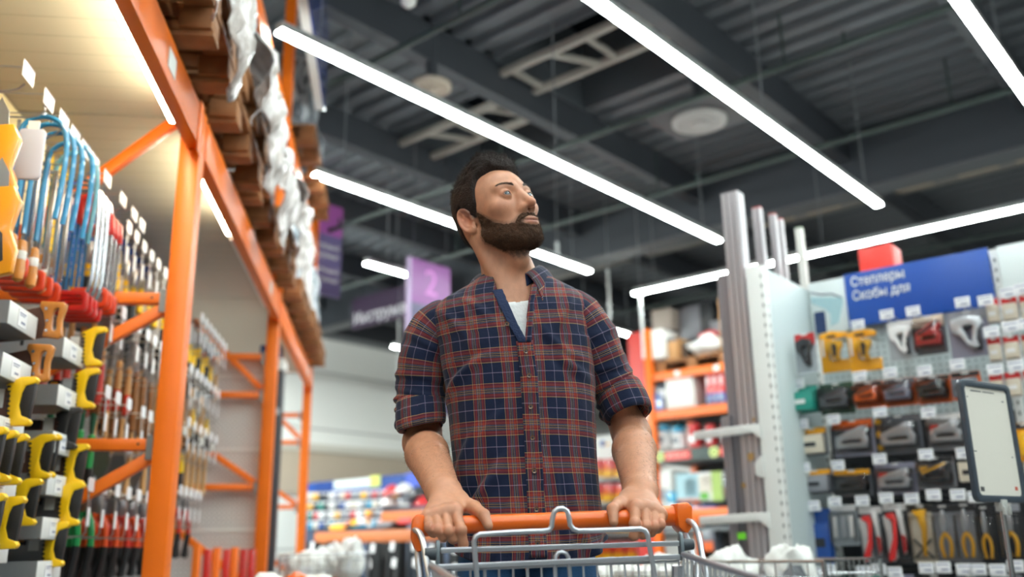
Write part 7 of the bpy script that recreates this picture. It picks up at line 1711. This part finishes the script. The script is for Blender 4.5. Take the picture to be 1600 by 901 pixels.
# ---- far left gondola with blue header and rows of small packs
YG = 9.5
a = at_y(470, 757, C, YG); b = at_y(760, 727, C, YG)
xa, xb, ztop = a[0], b[0], (a[2] + b[2]) / 2
g = thing('gondola', 'far gondola with a blue header and dense small packs behind the cart at the left', 'shelving', ((xa + xb) / 2, YG, 0), C)
W_ = xb - xa; MB().box(0, 0.12, ztop / 2, W_, 0.03, ztop).build('back_panel', mat('slate_blue_back', '3E4C66', 0.5), g)
MB().box(0, 0.05, ztop - 0.11, W_, 0.02, 0.22).build('blue_header', mat('header_blue', '27509E', 0.4), g)
MB().box(0, -0.1, 0.15, W_, 0.4, 0.30).build('base_plinth', M_gond, g)
for px0, px1, py0, py1, c, nm in ((519, 576, 748, 762, 'D5DEE0', 'pale_header_panel'), (576, 592, 742, 760, 'C9CF6A', 'yellow_emblem'), (593, 628, 742, 758, '1C4186', 'dark_blue_panel'), (490, 516, 752, 768, '1C4186', 'dark_blue_panel'), (632, 660, 738, 760, '4A5FC0', 'violet_blue_panel')):
    x, z, w, h = gb(px0, py0, px1, py1, YG, C); MB().box(x - (xa + xb) / 2, 0.035, z, w, 0.02, h).build(nm, mat(c, c, 0.5), g)
cols = ['dark', 'white', 'red', 'aqua', 'grey', 'amber', 'lilac', 'blue', 'cream', 'mid', 'teal', 'dark', 'white', 'grey']
CN = dict(dark='black', mid='dark grey', aqua='light blue', amber='yellow')
k = 0
for ri, py in enumerate((775, 790, 805, 820)):
    for ci in range(19):
        px = 484 + ci * 8.4; c = cols[int(hsh(ri, ci, 3) * len(cols))]; yy = py - (px - 484) * 0.035
        if px > 600 and ri > 1: continue
        x, z, w, h = gb(px, yy - 6, px + 6.4, yy + 5.5, YG, C); t = thing('small_pack', '%s small pack on the far left gondola, %s row, %s from left' % (CN.get(c, c), ORD[ri], (ORD + ['nineteenth'])[ci] if ci < 18 else 'nineteenth'), 'package', (x, YG - 0.03, z), C, 'small packs on the far left gondola')
        MB().box(0, 0, 0, w, 0.03, h).build('pack_body', pc(c), t); MB().box(0, -0.016, h * .32, w * .9, 0.003, h * .25).build('tag', M_tag, t)
# orange counters with helmets, yellow tools and black garments
M_brown = mat('orange_brown_counter', 'B5622A', 0.5)
def counter(name, lab, box, yl, dep):
    x, z, w, h = gb(*box, yl, C); t = thing(name, lab, 'display counter', (x, yl + dep / 2, 0), C)
    MB().box(0, 0, z, w, dep, h).build('counter_front', M_brown, t, bevel=0.004)
    for s in (-1, 1): MB().box(s * (w / 2 - 0.03), 0, (z - h / 2) / 2, 0.05, dep * .9, z - h / 2).build('leg', M_back, t)
    return t, x, z, w, h
counter('display_counter', 'upper orange-brown counter band behind the left wrist', (592, 795, 740, 812), 7.6, 0.4)
ct = counter('display_counter', 'lower orange-brown counter band with black garments under it', (482, 827, 745, 846), 6.6, 0.3)
def helmet(px, py, c, lab, r=0.11):
    p = at_y(px, py, C, 7.8); t = thing('safety_helmet', lab, 'helmet', (p[0], p[1], p[2]), C)
    MB().lathe([(r * 1.05, 0), (r, 0.01), (r * .96, r * .4), (r * .75, r * .8), (r * .4, r * 1.02), (0.004, r * 1.08)], 20).build('shell', pc(c), t); MB().prism([(-r * .8, -r * .6), (r * .8, -r * .6), (r * .55, -r * 1.45), (-r * .55, -r * 1.45)], 0, 0.012, 'xy').build('peak', pc(c), t, bevel=0.003); MB().tube([(0, -r * .98, r * .3), (0, -r * .6, r * .95), (0, 0, r * 1.12), (0, r * .7, r * .85)], r * .09, 6).build('ridge', pc('grey' if c == 'white' else c), t)
helmet(614, 773, 'red', 'red safety helmet on the far counter'); helmet(608, 790, 'white', 'white safety helmet left of the others on the far counter'); helmet(632, 770, 'white', 'white safety helmet with grey ridge beside the sleeve'); helmet(640, 786, 'mid', 'dark grey safety helmet beside the forearm'); helmet(655, 776, 'dark', 'black safety helmet nearest to the forearm'); helmet(663, 790, 'red', 'second red safety helmet just behind the forearm')
def tool_lying(px, py, ln, c, c2, lab, yl=6.8):
    p = at_y(px, py, C, yl); t = thing('power_tool', lab, 'tool', (p[0], p[1], p[2]), C); MB().box(0, 0, 0.03, ln, 0.08, 0.06).build('tool_body', pc(c), t, bevel=0.012); MB().cyl((ln * .35, 0, 0.03), (ln * .60, 0, 0.03), 0.022, seg=12).build('tool_tip', pc(c2), t)
tool_lying(530, 828, 0.26, 'amber', 'dark', 'yellow power tool lying on the lower counter at the left'); tool_lying(556, 820, 0.10, 'amber', 'dark', 'small yellow power tool beside the longer one'); tool_lying(578, 806, 0.08, 'yellow', 'grey', 'upright amber tool on the lower counter', 6.8)
tool_lying(568, 818, 0.14, 'white', 'amber', 'white and yellow power tool in the middle of the counter'); tool_lying(602, 824, 0.26, 'mid', 'dark', 'dark grey power tool right of the white one'); tool_lying(636, 818, 0.22, 'red', 'amber', 'red and yellow power tool beside the cart handle')
M_cloth = mat('black_garment', '15171B', 0.8, bump=0.6, bscale=12)
def garment(px, w, m, lab, seed):
    a = at_y(px, 846, C, 6.55); t = thing('hanging_garment', lab, 'clothing', (a[0], 6.55, a[2]), C, 'garments under the lower counter')
    n1, n2 = 20, 16; A = []
    for j in range(n2):
        for i in range(n1):
            u = i / (n1 - 1) - 0.5; v = j / (n2 - 1); A.append((u * w * (1 + .15 * v), -0.05 + 0.03 * math.sin(u * 22 + seed) * (0.4 + v), -v * 0.42))
    MB().add(A, [(j * n1 + i, j * n1 + i + 1, (j + 1) * n1 + i + 1, (j + 1) * n1 + i) for j in range(n2 - 1) for i in range(n1 - 1)]).build('cloth', m, t, solid=0.03, smooth=80, fix=False)
    for k in range(2):
        MB().box(rnd.uniform(-.25, .25) * w, -0.105, -0.02 - 0.17 * k - rnd.uniform(0, .06), 0.055, 0.004, 0.085, rot=(0, rnd.uniform(-.5, .5), 0)).build('paper_tag', M_tag, t)
for i, px in enumerate((497, 528, 560, 592, 624, 656, 690, 722)): garment(px, 0.19, M_cloth if i % 3 != 2 else mat('navy_garment', '1E2630', 0.8), 'black garment with white paper tags under the lower counter, %s from left' % ORD[i], i)
# ---- baskets at the lower left
bw = loc(np.array([-1.14, 5.75, 0]), DEG_R)
wire_basket(tuple(bw), DEG_R, 0.50, 0.40, 0.55, 0.945, 'wire basket with white sacks standing beside the third orange post')
for i, (dx, dy, r, z, lab) in enumerate(((-0.10, -0.02, (.13, .12, .10), .76, 'low crumpled white sack in the left wire basket'), (0.02, 0.06, (.10, .10, .11), .77, 'white sack in the middle of the left wire basket'), (0.13, 0.0, (.10, .12, .125), .765, 'tallest white sack at the right of the left wire basket'))):
    lump((bw[0] + dx, bw[1] + dy, z), DEG_R, r, M_bagw, 'white_sack', lab, 70 + i, 'white sacks in the left basket')
p = loc(wp(455, 893, 3.9), DEG_R)
t = thing('goods_tray', 'orange edged tray of crumpled white and orange packs at the bottom edge, left', 'tray', (p[0], p[1], 0.70), DEG_R)
MB().box(0, 0, 0.10, 0.36, 0.30, 0.012).build('tray_floor', M_orange, t); MB().box(0, -0.15, 0.125, 0.36, 0.012, 0.05).box(0, 0.15, 0.125, 0.36, 0.012, 0.05).build('tray_rim', M_orange, t, bevel=0.002); MB().box(0, 0, 0.045, 0.06, 0.06, 0.10).box(0, 0, -0.35, 0.04, 0.04, 0.70).build('stem', M_galv, t)
for i, dx in enumerate((-0.09, 0.02, 0.11)): lump((p[0] + dx, p[1] - 0.02, 0.812), DEG_R, (.055, .06, .028), M_bagw if i != 1 else pc('orange'), 'crumpled_pack', '%s crumpled pack on the orange edged tray, %s from left' % ('orange' if i == 1 else 'white', ORD[i]), 80 + i, 'packs on the orange tray')
